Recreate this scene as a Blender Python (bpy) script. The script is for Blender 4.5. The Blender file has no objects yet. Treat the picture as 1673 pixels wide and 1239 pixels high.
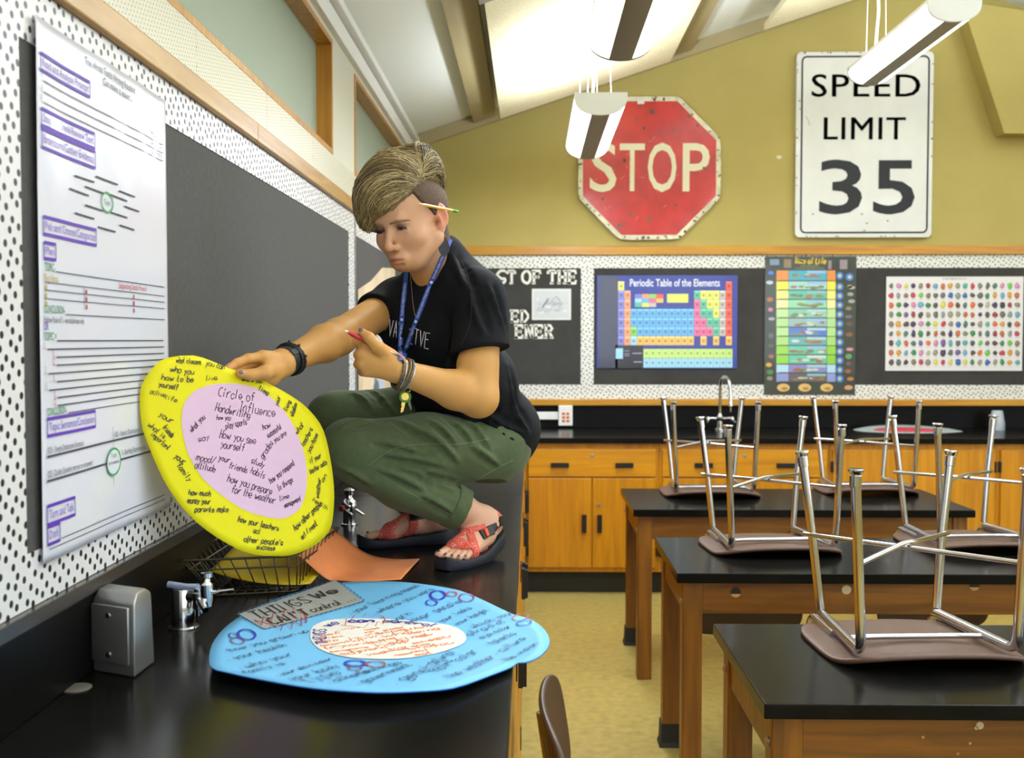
import bpy, bmesh, math, random
import numpy as np
from mathutils import Vector, Matrix
from mathutils.bvhtree import BVHTree

random.seed(7)
SC = bpy.context.scene
COL = SC.collection
PI = math.pi

# ------------------------------------------------------------------ camera, world, exposure
CAM_F = 1743.0
CAM_LOC = Vector((0.0, 0.0, 1.50))
cam_data = bpy.data.cameras.new('camera')
cam_data.sensor_fit = 'HORIZONTAL'
cam_data.sensor_width = 36.0
cam_data.lens = 36.0 * CAM_F / 1673.0
cam_data.clip_start = 0.05
cam_data.dof.use_dof = True
cam_data.dof.focus_distance = 2.62
cam_data.dof.aperture_fstop = 5.0
cam = bpy.data.objects.new('camera', cam_data)
cam.location = CAM_LOC
cam.rotation_euler = (math.radians(90 - 2.12), 0.0, math.radians(1.035))
COL.objects.link(cam)
SC.camera = cam
CAM_R = cam.rotation_euler.to_matrix()

SC.view_settings.view_transform = 'Standard'
SC.view_settings.look = 'None'
SC.view_settings.gamma = 1.0
SC.view_settings.use_curve_mapping = False
SC.view_settings.exposure = 0.0

world = bpy.data.worlds.new('world')
SC.world = world
world.use_nodes = True
world.node_tree.nodes['Background'].inputs[0].default_value = (0.75, 0.86, 1.0, 1)
world.node_tree.nodes['Background'].inputs[1].default_value = 0.6


def area(name, loc, rot, sx, sy, power, color=(1, 1, 1)):
    d = bpy.data.lights.new(name, 'AREA')
    d.shape = 'RECTANGLE'
    d.size, d.size_y = sx, sy
    d.energy = power
    d.color = color
    o = bpy.data.objects.new(name, d)
    o.location = loc
    o.rotation_euler = rot
    COL.objects.link(o)
    return o


DAY = (0.78, 0.90, 1.12)
LAMP = (0.92, 1.0, 1.13)
# daylight coming through the windows of the right-hand wall and of the rear wall
area('window_daylight', (5.45, 1.6, 1.9), (0, math.radians(90), 0), 1.5, 5.5, 40, DAY)
area('rear_window_daylight', (2.2, -2.3, 1.9), (math.radians(90), 0, 0), 4.5, 1.5, 21, DAY)
# ceiling lamps of the same rows that hang behind the camera and to the right
for lx, ly, lz, pw, pu in ((0.33, 0.5, 2.50, 5, 28), (0.33, -1.6, 2.50, 8, 8), (1.9, 3.1, 2.92, 9, 40), (1.9, 0.9, 2.92, 5, 20), (1.9, -1.3, 2.92, 8, 8),
                           (3.6, 5.2, 2.9, 6, 30), (3.6, 2.6, 2.9, 9, 26), (3.6, -0.6, 2.9, 10, 10)):
    area('row_lamp', (lx, ly, lz), (0, 0, 0), 0.22, 1.2, pw, LAMP)
    area('row_uplight', (lx, ly, lz + 0.12), (PI, 0, 0), 0.18, 1.2, pu, LAMP)


# ------------------------------------------------------------------ picture geometry on real planes
def ray(px, py):
    v = Vector(((px - 836.5) / CAM_F, -(py - 619.5) / CAM_F, -1.0))
    return CAM_R @ v


def at(px, py, X=None, Y=None, Z=None):
    """point of the plane X=, Y= or Z= that is seen at photograph pixel px, py"""
    d = ray(px, py)
    if Y is not None:
        t = (Y - CAM_LOC.y) / d.y
    elif X is not None:
        t = (X - CAM_LOC.x) / d.x
    else:
        t = (Z - CAM_LOC.z) / d.z
    return CAM_LOC + d * t


def on_plane(px, py, O, N):
    d = ray(px, py)
    return CAM_LOC + d * ((O - CAM_LOC).dot(N) / d.dot(N))


# ------------------------------------------------------------------ object helpers
def tag(o, label=None, cat=None, group=None, kind=None):
    if label:
        o['label'] = label
    if cat:
        o['category'] = cat
    if group:
        o['group'] = group
    if kind:
        o['kind'] = kind
    return o


def link(name, me, mats, parent=None):
    for m in (mats if isinstance(mats, (list, tuple)) else [mats]):
        me.materials.append(m)
    o = bpy.data.objects.new(name, me)
    COL.objects.link(o)
    if parent is not None:
        o.parent = parent
        if parent.parent is None:
            o.matrix_parent_inverse = parent.matrix_basis.inverted() if parent.type != 'EMPTY' or True else Matrix()
    return o


def empty(name, loc=(0, 0, 0), label=None, cat=None, group=None):
    o = bpy.data.objects.new(name, None)
    o.empty_display_size = 0.1
    o.location = loc
    COL.objects.link(o)
    tag(o, label, cat, group)
    return o


def finish(bm, name, mats, parent=None, smooth=False, angle=None):
    bmesh.ops.recalc_face_normals(bm, faces=bm.faces[:])
    me = bpy.data.meshes.new(name)
    bm.to_mesh(me)
    bm.free()
    if smooth:
        me.polygons.foreach_set('use_smooth', [True] * len(me.polygons))
        if angle:
            me.set_sharp_from_angle(angle=math.radians(angle))
    return link(name, me, mats, parent)


def bmnew():
    return bmesh.new()


def box(bm, lo, hi, bev=0.0, rot=None, mi=0, seg=2):
    lo, hi = Vector(lo), Vector(hi)
    c = (lo + hi) / 2
    s = hi - lo
    r = bmesh.ops.create_cube(bm, size=1.0)
    vs = r['verts']
    for v in vs:
        v.co = Vector((v.co.x * s.x, v.co.y * s.y, v.co.z * s.z))
    fs = set()
    for v in vs:
        fs.update(v.link_faces)
    if bev > 0:
        es = set()
        for f in fs:
            es.update(f.edges)
        rr = bmesh.ops.bevel(bm, geom=list(es), offset=bev, segments=seg, profile=0.5, affect='EDGES')
        vs = list({v for f in rr['faces'] for v in f.verts} | {v for v in vs if v.is_valid})
        fs = set()
        for v in vs:
            fs.update(v.link_faces)
    for v in vs:
        v.co = (rot @ v.co if rot is not None else v.co) + c
    for f in fs:
        f.material_index = mi
    return vs


def prism(bm, pts, ext):
    """closed polygon of 3D points extruded by the vector ext"""
    a = [bm.verts.new(p) for p in pts]
    b = [bm.verts.new(Vector(p) + Vector(ext)) for p in pts]
    n = len(pts)
    bm.faces.new(a)
    bm.faces.new(b[::-1])
    for i in range(n):
        bm.faces.new((a[i], b[i], b[(i + 1) % n], a[(i + 1) % n]))


def frame_of(t):
    t = t.normalized()
    h = Vector((0, 0, 1)) if abs(t.z) < 0.9 else Vector((1, 0, 0))
    u = t.cross(h).normalized()
    return u, t.cross(u).normalized()


def fillet(pts, r, n=6):
    """round the corners of a polyline"""
    pts = [Vector(p) for p in pts]
    out = [pts[0]]
    for i in range(1, len(pts) - 1):
        a, b, c = pts[i - 1], pts[i], pts[i + 1]
        d = min(r, (a - b).length * 0.49, (c - b).length * 0.49)
        p, q = b + (a - b).normalized() * d, b + (c - b).normalized() * d
        for k in range(n + 1):
            t = k / n
            out.append(p * (1 - t) ** 2 + b * 2 * t * (1 - t) + q * t * t)
    out.append(pts[-1])
    return out


def tube(bm, pts, r, seg=12, cap=True, mi=0):
    """swept circle; r is a number or a list of radii"""
    pts = [Vector(p) for p in pts]
    n = len(pts)
    rs = r if isinstance(r, (list, tuple)) else [r] * n
    t0 = (pts[1] - pts[0]).normalized()
    u, v = frame_of(t0)
    rings = []
    for i in range(n):
        t = (pts[min(i + 1, n - 1)] - pts[max(i - 1, 0)])
        if t.length < 1e-9:
            t = t0
        t.normalize()
        u = (u - t * u.dot(t)).normalized()
        v = t.cross(u)
        rings.append([bm.verts.new(pts[i] + (u * math.cos(2 * PI * k / seg) + v * math.sin(2 * PI * k / seg)) * rs[i])
                      for k in range(seg)])
    for i in range(n - 1):
        for k in range(seg):
            f = bm.faces.new((rings[i][k], rings[i][(k + 1) % seg], rings[i + 1][(k + 1) % seg], rings[i + 1][k]))
            f.material_index = mi
    if cap:
        bm.faces.new(rings[0][::-1]).material_index = mi
        bm.faces.new(rings[-1]).material_index = mi


def lathe(bm, base, axis, prof, seg=20, mi=0):
    """profile (radius, height) spun round an axis from base"""
    base, axis = Vector(base), Vector(axis).normalized()
    tube(bm, [base + axis * (h + 1e-5 * i) for i, (r, h) in enumerate(prof)], [max(r, 1e-4) for r, h in prof], seg, True, mi)


def grid_sheet(bm, f, nu, nv):
    vs = [[bm.verts.new(f(i / nu, j / nv)) for j in range(nv + 1)] for i in range(nu + 1)]
    for i in range(nu):
        for j in range(nv):
            bm.faces.new((vs[i][j], vs[i + 1][j], vs[i + 1][j + 1], vs[i][j + 1]))


# ------------------------------------------------------------------ materials
def lin(c):
    if isinstance(c, str):
        c = tuple(int(c[i:i + 2], 16) / 255 for i in (0, 2, 4))
        return tuple(((x + 0.055) / 1.055) ** 2.4 if x > 0.04045 else x / 12.92 for x in c)
    return tuple(c)


def mat(name, color, rough=0.5, metal=0.0, noise=0.0, nscale=20.0, bump=0.0, bscale=60.0, coat=0.0, spec=0.5,
        emit=None, estr=0.0, alpha=1.0, trans=0.0, sheen=0.0, sss=0.0):
    m = bpy.data.materials.new(name)
    m.use_nodes = True
    nt = m.node_tree
    b = nt.nodes['Principled BSDF']
    c = lin(color)
    b.inputs['Base Color'].default_value = (*c, 1)
    b.inputs['Roughness'].default_value = rough
    b.inputs['Metallic'].default_value = metal
    b.inputs['Specular IOR Level'].default_value = spec
    b.inputs['Coat Weight'].default_value = coat
    b.inputs['Coat Roughness'].default_value = 0.08
    if trans:
        b.inputs['Transmission Weight'].default_value = trans
    if alpha < 1:
        b.inputs['Alpha'].default_value = alpha
    if sheen:
        b.inputs['Sheen Weight'].default_value = sheen
    if sss:
        b.inputs['Subsurface Weight'].default_value = sss
        b.inputs['Subsurface Radius'].default_value = (0.012, 0.004, 0.002)
        b.inputs['Subsurface Scale'].default_value = 1.0
    if emit is not None:
        b.inputs['Emission Color'].default_value = (*lin(emit), 1)
        b.inputs['Emission Strength'].default_value = estr
    if noise > 0 or bump > 0:
        tc = nt.nodes.new('ShaderNodeTexCoord')
        if noise > 0:
            n = nt.nodes.new('ShaderNodeTexNoise')
            n.inputs['Scale'].default_value = nscale
            n.inputs['Detail'].default_value = 5
            nt.links.new(tc.outputs['Object'], n.inputs['Vector'])
            mx = nt.nodes.new('ShaderNodeMix')
            mx.data_type = 'RGBA'
            mx.inputs['A'].default_value = (*[x * (1 - noise) for x in c], 1)
            mx.inputs['B'].default_value = (*[min(1, x * (1 + noise)) for x in c], 1)
            rp = nt.nodes.new('ShaderNodeMapRange')
            rp.inputs['From Min'].default_value = 0.3
            rp.inputs['From Max'].default_value = 0.7
            nt.links.new(n.outputs['Fac'], rp.inputs['Value'])
            nt.links.new(rp.outputs['Result'], mx.inputs['Factor'])
            nt.links.new(mx.outputs['Result'], b.inputs['Base Color'])
        if bump > 0:
            n2 = nt.nodes.new('ShaderNodeTexNoise')
            n2.inputs['Scale'].default_value = bscale
            n2.inputs['Detail'].default_value = 4
            nt.links.new(tc.outputs['Object'], n2.inputs['Vector'])
            bp = nt.nodes.new('ShaderNodeBump')
            bp.inputs['Strength'].default_value = bump
            bp.inputs['Distance'].default_value = 0.005
            nt.links.new(n2.outputs['Fac'], bp.inputs['Height'])
            nt.links.new(bp.outputs['Normal'], b.inputs['Normal'])
    return m


def wood(name, dark, light, axis='Z', rough=0.35, scale=1.0, coat=0.15):
    """wood with grain running along the axis"""
    m = bpy.data.materials.new(name)
    m.use_nodes = True
    nt = m.node_tree
    b = nt.nodes['Principled BSDF']
    b.inputs['Roughness'].default_value = rough
    b.inputs['Coat Weight'].default_value = coat
    b.inputs['Coat Roughness'].default_value = 0.15
    tc = nt.nodes.new('ShaderNodeTexCoord')
    mp = nt.nodes.new('ShaderNodeMapping')
    s = [22.0 * scale] * 3
    s['XYZ'.index(axis)] = 1.6 * scale
    mp.inputs['Scale'].default_value = s
    nt.links.new(tc.outputs['Object'], mp.inputs['Vector'])
    n = nt.nodes.new('ShaderNodeTexNoise')
    n.inputs['Scale'].default_value = 1.6
    n.inputs['Detail'].default_value = 7
    n.inputs['Distortion'].default_value = 0.7
    nt.links.new(mp.outputs['Vector'], n.inputs['Vector'])
    r = nt.nodes.new('ShaderNodeValToRGB')
    r.color_ramp.elements[0].position = 0.32
    r.color_ramp.elements[0].color = (*lin(dark), 1)
    r.color_ramp.elements[1].position = 0.68
    r.color_ramp.elements[1].color = (*lin(light), 1)
    nt.links.new(n.outputs['Fac'], r.inputs['Fac'])
    nt.links.new(r.outputs['Color'], b.inputs['Base Color'])
    return m


def dots_mat(name, base, dot, cell, rad, jitter=0.45, axes='YZ', rough=0.4):
    """printed paper with scattered round dots"""
    m = bpy.data.materials.new(name)
    m.use_nodes = True
    nt = m.node_tree
    b = nt.nodes['Principled BSDF']
    b.inputs['Roughness'].default_value = rough
    tc = nt.nodes.new('ShaderNodeTexCoord')
    sp = nt.nodes.new('ShaderNodeSeparateXYZ')
    nt.links.new(tc.outputs['Object'], sp.inputs[0])
    cb = nt.nodes.new('ShaderNodeCombineXYZ')
    nt.links.new(sp.outputs[axes[0]], cb.inputs[0])
    nt.links.new(sp.outputs[axes[1]], cb.inputs[1])
    mp = nt.nodes.new('ShaderNodeMapping')
    mp.inputs['Rotation'].default_value = (0, 0, 0.6)
    nt.links.new(cb.outputs[0], mp.inputs['Vector'])
    v = nt.nodes.new('ShaderNodeTexVoronoi')
    v.voronoi_dimensions = '2D'
    v.inputs['Scale'].default_value = 1.0 / cell
    v.inputs['Randomness'].default_value = jitter
    nt.links.new(mp.outputs['Vector'], v.inputs['Vector'])
    lt = nt.nodes.new('ShaderNodeMath')
    lt.operation = 'LESS_THAN'
    lt.inputs[1].default_value = rad / cell
    nt.links.new(v.outputs['Distance'], lt.inputs[0])
    mx = nt.nodes.new('ShaderNodeMix')
    mx.data_type = 'RGBA'
    mx.inputs['A'].default_value = (*lin(base), 1)
    mx.inputs['B'].default_value = (*lin(dot), 1)
    nt.links.new(lt.outputs[0], mx.inputs['Factor'])
    nt.links.new(mx.outputs['Result'], b.inputs['Base Color'])
    return m


def attr_mat(name, rough=0.6, coat=0.0, sss=0.0, bump=0.0, bscale=300.0, spec=0.5, metal=0.0):
    """surface whose own colours are stored per face corner"""
    m = mat(name, (1, 1, 1), rough, metal, coat=coat, sss=sss, bump=bump, bscale=bscale, spec=spec)
    nt = m.node_tree
    a = nt.nodes.new('ShaderNodeAttribute')
    a.attribute_name = 'Col'
    nt.links.new(a.outputs['Color'], nt.nodes['Principled BSDF'].inputs['Base Color'])
    return m


M = {}
M['ink'] = attr_mat('printed ink', 0.55)
M['ink_gloss'] = attr_mat('laminated print', 0.35, coat=0.6)
M['wall'] = mat('tan wall paint', (.43,.345,.097), 0.75, noise=0.035, nscale=4, bump=0.05, bscale=250)
M['cream'] = mat('cream paint', 'D2D0BE', 0.6)
M['white'] = mat('white paint', 'E6E6E0', 0.5)
M['ceil'] = mat('white ceiling', 'ECEFE6', 0.7, bump=0.03, bscale=120)
M['beam'] = mat('beige painted beam', 'A5956A', 0.6)
M['floor'] = mat('speckled floor tile', 'AA9852', 0.38, noise=0.16, nscale=26, coat=0.1)
M['trimwood'] = wood('orange oak rail', 'AE7416', 'C89222', 'X')
M['trimwood_y'] = wood('golden oak rail', 'A0763A', 'BC924C', 'Y')
M['trimwood_z'] = wood('oak window frame', 'A46A18', 'C28A2C', 'Z')
M['pane'] = mat('grey green window shade', '9AA896', 0.55)
M['cab'] = wood('orange cabinet wood', 'B27200', 'CC8A02', 'Z', 0.38, 0.8)
M['cab_x'] = wood('orange drawer wood', 'B87800', 'D08F02', 'X', 0.38, 0.8)
M['tablewood'] = wood('brown table wood', '663B05', '8C580A', 'Z', 0.45)
M['tablewood_x'] = wood('brown apron wood', '623905', '86530A', 'X', 0.45)
M['resin'] = mat('black epoxy resin', '131210', 0.20, noise=0.35, nscale=7, bump=0.012, bscale=30, spec=0.09)
M['resin_matte'] = mat('black resin board', '0D0C0B', 0.35, spec=0.12)
M['black'] = mat('black plastic', '141414', 0.4)
M['kick'] = mat('black rubber kick board', '1C1B18', 0.5)
M['paper_black'] = mat('black felt paper', '484644', 0.85, noise=0.12, nscale=90)
M['paper_black2'] = mat('black crumpled paper', '35332F', 0.8, noise=0.18, nscale=9, bump=0.5, bscale=6)
M['dots'] = dots_mat('black dots on white paper', 'DCDAD8', '18181C', 0.0232, 0.0058, 0.32)
M['dots_back'] = dots_mat('black dots on white paper border', 'DEDCD2', '2A2A2C', 0.0235, 0.0048, axes='XZ')
M['perf'] = dots_mat('perforated cream panel', 'D0CCB6', '8A836C', 0.0125, 0.0022, 0.0)
M['chrome'] = mat('polished chrome', 'DADADA', 0.10, 1.0)
M['chrome2'] = mat('chair chrome', 'CFCFD2', 0.16, 1.0)
M['steel'] = mat('brushed steel', 'A6A5A1', 0.38, 0.85, bump=0.05, bscale=400)
M['wire'] = mat('dark bronze wire', '5A5240', 0.4, 0.8)
M['brown'] = mat('brown moulded seat', '5E4334', 0.42, noise=0.1, nscale=30, bump=0.05, bscale=300)
M['browndark'] = mat('dark brown moulded back', '463023', 0.38)
M['yellow'] = mat('yellow paper', 'FFF600', 0.6)
_nt = M['yellow'].node_tree          # thin paper lets light through to its far side
_tr = _nt.nodes.new('ShaderNodeBsdfTranslucent')
_tr.inputs['Color'].default_value = (*lin('F0E000'), 1)
_mx = _nt.nodes.new('ShaderNodeMixShader')
_mx.inputs[0].default_value = 0.30
_out = [n for n in _nt.nodes if n.type == 'OUTPUT_MATERIAL'][0]
_nt.links.new(_nt.nodes['Principled BSDF'].outputs[0], _mx.inputs[1])
_nt.links.new(_tr.outputs[0], _mx.inputs[2])
_nt.links.new(_mx.outputs[0], _out.inputs['Surface'])
M['orange'] = mat('orange paper', 'E0864C', 0.65, noise=0.08, nscale=14)
M['blue'] = mat('sky blue paper', '6DB8E6', 0.6)
M['blue_edge_shade'] = mat('blue paper darkened as edge shade', '1F62B8', 0.6)  # edge shade of the sheet is put into this darker blue
M['lampwhite'] = mat('white lamp metal', 'DADAD4', 0.4)
M['lampgrey'] = mat('perforated grey lamp band', '8C8474', 0.5)
M['diffuser'] = mat('lit lamp diffuser', 'FFFFFF', 0.4, emit=(0.93, 0.98, 1.0), estr=4.5)
M['panel'] = mat('cream fibre acoustic panel', 'E8DDB4', 0.9, noise=0.14, nscale=110, bump=0.3, bscale=160)
M['rub'] = mat('black rubber boot', '1A1917', 0.6)
M['white_pl'] = mat('white plastic', 'E8E6E0', 0.4)
M['orange_pl'] = mat('orange socket plastic', 'D9793A', 0.5)
M['winlit'] = mat('daylit window glass', 'FFFFFF', 0.2, emit=(0.75, 0.86, 1.0), estr=1.6)

# ------------------------------------------------------------------ lettering
_tcache = {}


def glyphs(s, bold=0.0, spacing=1.0):
    """outline of a line of text: points (em units) and faces, laid out from the origin"""
    key = (s, bold, spacing)
    if key not in _tcache:
        cu = bpy.data.curves.new('type', 'FONT')
        cu.body = s
        cu.size = 1.0
        cu.resolution_u = 3
        cu.fill_mode = 'FRONT'
        cu.offset = bold
        cu.space_character = spacing
        ob = bpy.data.objects.new('type', cu)
        me = ob.to_mesh()
        vs = [(v.co.x, v.co.y) for v in me.vertices]
        fs = [tuple(p.vertices) for p in me.polygons]
        ob.to_mesh_clear()
        bpy.data.objects.remove(ob)
        bpy.data.curves.remove(cu)
        _tcache[key] = (vs, fs)
    return _tcache[key]


HAND = {
    'a': '45 26 05 03 12 32 45|46 42', 'b': '09 02|04 26 45 43 22 03', 'c': '45 26 05 03 22 43',
    'd': '45 26 05 03 22 44|49 42', 'e': '04 44 45 26 05 03 22 43', 'f': '48 39 28 22|06 46',
    'g': '45 26 05 03 22 44|46 41 20 01', 'h': '09 02|04 26 45 42', 'i': '16 12|18 17', 'j': '26 21 10 00|28 27',
    'k': '09 02|46 04 42', 'l': '19 13 22', 'm': '06 02|04 16 25 22|24 36 45 42', 'n': '06 02|04 26 45 42',
    'o': '26 05 03 22 43 45 26', 'p': '06 00|05 26 45 43 22 03', 'q': '45 26 05 03 22 43|46 40', 'r': '06 02|04 26 46',
    's': '45 26 05 14 34 43 22 03', 't': '19 13 22 32|06 36', 'u': '06 03 22 43|46 42', 'v': '06 22 46',
    'w': '06 12 25 32 46', 'x': '06 42|46 02', 'y': '06 24|46 10', 'z': '06 46 02 42',
    'A': '02 29 42|14 34', 'B': '02 09 38 46 06|06 46 43 32 02', 'C': '48 29 07 04 22 43', 'D': '02 09 29 47 44 22 02',
    'E': '49 09 02 42|06 36', 'F': '49 09 02|06 36', 'G': '48 29 07 04 22 43 45 25', 'H': '09 02|49 42|05 45',
    'I': '29 22|09 49|02 42', 'K': '09 02|49 05 42', 'L': '09 02 42', 'M': '02 09 25 49 42', 'N': '02 09 42 49',
    'O': '29 07 04 22 44 47 29', 'P': '02 09 29 48 36 05', 'R': '02 09 29 48 36 05|25 42', 'S': '48 29 08 16 35 43 22 03',
    'T': '09 49|29 22', 'U': '09 03 22 43 49', 'V': '09 22 49', 'W': '09 12 27 32 49', 'Y': '09 25 49|25 22',
    '/': '02 49', '-': '15 35', '.': '22 23', "'": '29 27', '*': '14 24 25 15 14', '=': '14 34|16 36', '2': '08 29 47 02 42',
}


def smooth(pts, n=3):
    if len(pts) < 3:
        return pts
    P = [np.array(p, float) for p in pts]
    closed = np.allclose(P[0], P[-1])
    out = []
    for i in range(len(P) - 1):
        p0 = P[i - 1] if i > 0 else (P[-2] if closed else P[0])
        p3 = P[i + 2] if i + 2 < len(P) else (P[1] if closed else P[-1])
        for k in range(n):
            t = k / n
            out.append(0.5 * (2 * P[i] + (P[i + 1] - p0) * t + (2 * p0 - 5 * P[i] + 4 * P[i + 1] - p3) * t * t
                              + (-p0 + 3 * P[i] - 3 * P[i + 1] + p3) * t ** 3))
    out.append(P[-1])
    return [tuple(p) for p in out]


def hand_strokes(s, soft=True, jit=0.25, rnd=None):
    """handwriting as polylines in em units (x-height about 0.57) plus the total width"""
    rnd = rnd or random
    x = 0.0
    out = []
    for ch in s:
        if ch == ' ':
            x += 0.5
            continue
        g = HAND.get(ch)
        if g is None:
            x += 0.4
            continue
        wide = 0.62 if ch in 'mwMW' else (0.3 if ch in "ijl.'tI" else 0.46)
        for st in g.split('|'):
            pts = [(int(p[0]) / 4.0 * wide + rnd.uniform(-1, 1) * 0.06 * jit, (int(p[1]) - 2) / 7.0 + rnd.uniform(-1, 1) * 0.1 * jit)
                   for p in st.split()]
            if soft:
                pts = smooth(pts)
            out.append([(x + a, b) for a, b in pts])
        x += wide + 0.17
    return out, max(x - 0.17, 0.1)


class Print:
    """flat printing on a surface: collects coloured polygons in (a, b) and lays them on with a mapping"""

    def __init__(s, fmap, cut=0.0):
        s.f = fmap
        s.vs, s.fs, s.cs = [], [], []
        s.layer = 1
        s.cut = cut

    def poly(s, pts, col):
        i = len(s.vs)
        s.vs += [(p[0], p[1], s.layer) for p in pts]
        s.fs.append(tuple(range(i, i + len(pts))))
        s.cs.append(lin(col))

    def rect(s, a0, b0, a1, b1, col):
        s.poly([(a0, b0), (a1, b0), (a1, b1), (a0, b1)], col)

    def line(s, p, q, w, col):
        dx, dy = q[0] - p[0], q[1] - p[1]
        L = math.hypot(dx, dy) or 1e-9
        nx, ny = -dy / L * w / 2, dx / L * w / 2
        n = max(1, int(L / s.cut)) if s.cut else 1
        for k in range(n):
            a, b = k / n, (k + 1) / n
            s.poly([(p[0] + dx * a + nx, p[1] + dy * a + ny), (p[0] + dx * a - nx, p[1] + dy * a - ny),
                    (p[0] + dx * b - nx, p[1] + dy * b - ny), (p[0] + dx * b + nx, p[1] + dy * b + ny)], col)

    def stroke(s, pts, w, col):
        n = len(pts)
        if n < 2:
            return
        P = np.array(pts, float)
        T = np.zeros_like(P)
        T[1:-1] = P[2:] - P[:-2]
        T[0] = P[1] - P[0]
        T[-1] = P[-1] - P[-2]
        T /= (np.linalg.norm(T, axis=1, keepdims=True) + 1e-9)
        Nn = np.stack([-T[:, 1], T[:, 0]], 1) * w / 2
        c = lin(col)
        i = len(s.vs)
        for k in range(n):
            a, b = P[k] + Nn[k], P[k] - Nn[k]
            s.vs += [(a[0], a[1], s.layer), (b[0], b[1], s.layer)]
        for k in range(n - 1):
            s.fs.append((i + 2 * k, i + 2 * k + 1, i + 2 * k + 3, i + 2 * k + 2))
            s.cs.append(c)

    def ring(s, c, ra, rb, w, col, n=28, arc=1.0):
        s.stroke([(c[0] + ra * math.cos(2 * PI * k / n * arc), c[1] + rb * math.sin(2 * PI * k / n * arc)) for k in range(n + 1)], w, col)

    def disc(s, c, ra, rb, col, n=20):
        s.poly([(c[0] + ra * math.cos(2 * PI * k / n), c[1] + rb * math.sin(2 * PI * k / n)) for k in range(n)], col)

    def text(s, t, p, q, h, col, bold=0.0, spacing=1.0):
        """type set so that it runs from p to q (its width is fitted) with cap height h"""
        vs, fs = glyphs(t, bold, spacing)
        if not vs:
            return
        x0, x1 = min(v[0] for v in vs), max(v[0] for v in vs)
        dx, dy = q[0] - p[0], q[1] - p[1]
        L = math.hypot(dx, dy)
        ux, uy = dx / L, dy / L
        sx, sy = L / (x1 - x0), h / 0.70
        i = len(s.vs)
        for v in vs:
            a, b = (v[0] - x0) * sx, v[1] * sy
            s.vs.append((p[0] + ux * a - uy * b, p[1] + uy * a + ux * b, s.layer))
        c = lin(col)
        for f in fs:
            s.fs.append(tuple(i + k for k in f))
            s.cs.append(c)

    def hand(s, t, p, q, h, col, w, jit=0.6, slant=0.12, soft=True, up=None):
        """handwriting from p to q; h is the cap height; up optionally gives the direction of the stems"""
        st, W = hand_strokes(t, soft, jit)
        dx, dy = q[0] - p[0], q[1] - p[1]
        L = math.hypot(dx, dy)
        ux, uy = dx / L, dy / L
        vx, vy = up if up else (-uy, ux)
        for pts in st:
            pp = []
            for a, b in pts:
                a2 = (a + slant * b) * L / W
                pp.append((p[0] + ux * a2 + vx * b * h, p[1] + uy * a2 + vy * b * h))
            s.stroke(pp, w, col)

    def build(s, name, parent, m=None):
        me = bpy.data.meshes.new(name)
        me.from_pydata([tuple(s.f(a, b, l)) for a, b, l in s.vs], [], s.fs)
        at_ = me.color_attributes.new('Col', 'FLOAT_COLOR', 'CORNER')
        n = np.array([len(f) for f in s.fs])
        cc = np.repeat(np.array([(*c, 1.0) for c in s.cs], np.float32), n, axis=0)
        at_.data.foreach_set('color', cc.ravel())
        return link(name, me, m or M['ink'], parent)


def plane_map(O, U, V, N, off=0.0008, step=0.0004):
    O, U, V, N = Vector(O), Vector(U), Vector(V), Vector(N)
    return lambda a, b, l: O + U * a + V * b + N * (off + step * l)


# ------------------------------------------------------------------ the room
XL = -0.775          # left wall
YB = 6.94            # back wall
XR, YR = 5.6, -2.5   # right and rear walls (behind the camera)
HC = 0.927           # counter top height
SLOPE = 0.33
XRIDGE = 2.4


def zceil(x):
    return 2.81 + SLOPE * (min(x, XRIDGE) - XL) - max(0, x - XRIDGE) * SLOPE


def struct(bm, name, mats, smooth=False):
    return tag(finish(bm, name, mats, None, smooth), kind='structure')


bm = bmnew()
box(bm, (XL - 0.2, YR - 0.2, -0.1), (XR + 0.2, YB + 0.2, 0.0))
struct(bm, 'floor', M['floor'])

# back wall follows the pitched ceiling
bm = bmnew()
prism(bm, [(XL - 0.2, YB, 0), (XR + 0.2, YB, 0), (XR + 0.2, YB, zceil(XR) + 0.05), (XRIDGE, YB, zceil(XRIDGE) + 0.05), (XL - 0.2, YB, 2.80)], (0, 0.15, 0))
struct(bm, 'wall_back', M['wall'])
bm = bmnew()
prism(bm, [(XL - 0.2, YR, 0), (XR + 0.2, YR, 0), (XR + 0.2, YR, zceil(XR) + 0.05), (XRIDGE, YR, zceil(XRIDGE) + 0.05), (XL - 0.2, YR, 2.80)], (0, -0.15, 0))
struct(bm, 'wall_rear', M['wall'])
bm = bmnew()
box(bm, (XR, YR, 0), (XR + 0.15, YB, zceil(XR) + 0.05))
struct(bm, 'wall_right', M['wall'])
# ceiling
bm = bmnew()
for x0, x1 in ((XL - 0.2, XRIDGE), (XRIDGE, XR + 0.2)):
    prism(bm, [(x0, YR - 0.15, zceil(x0) if x0 > XL else 2.81 - SLOPE * 0.2), (x1, YR - 0.15, zceil(x1)), (x1, YR - 0.15, zceil(x1) + 0.15),
               (x0, YR - 0.15, zceil(x0) + 0.15)], (0, YB - YR + 0.3, 0))
struct(bm, 'ceiling', M['ceil'])

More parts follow.
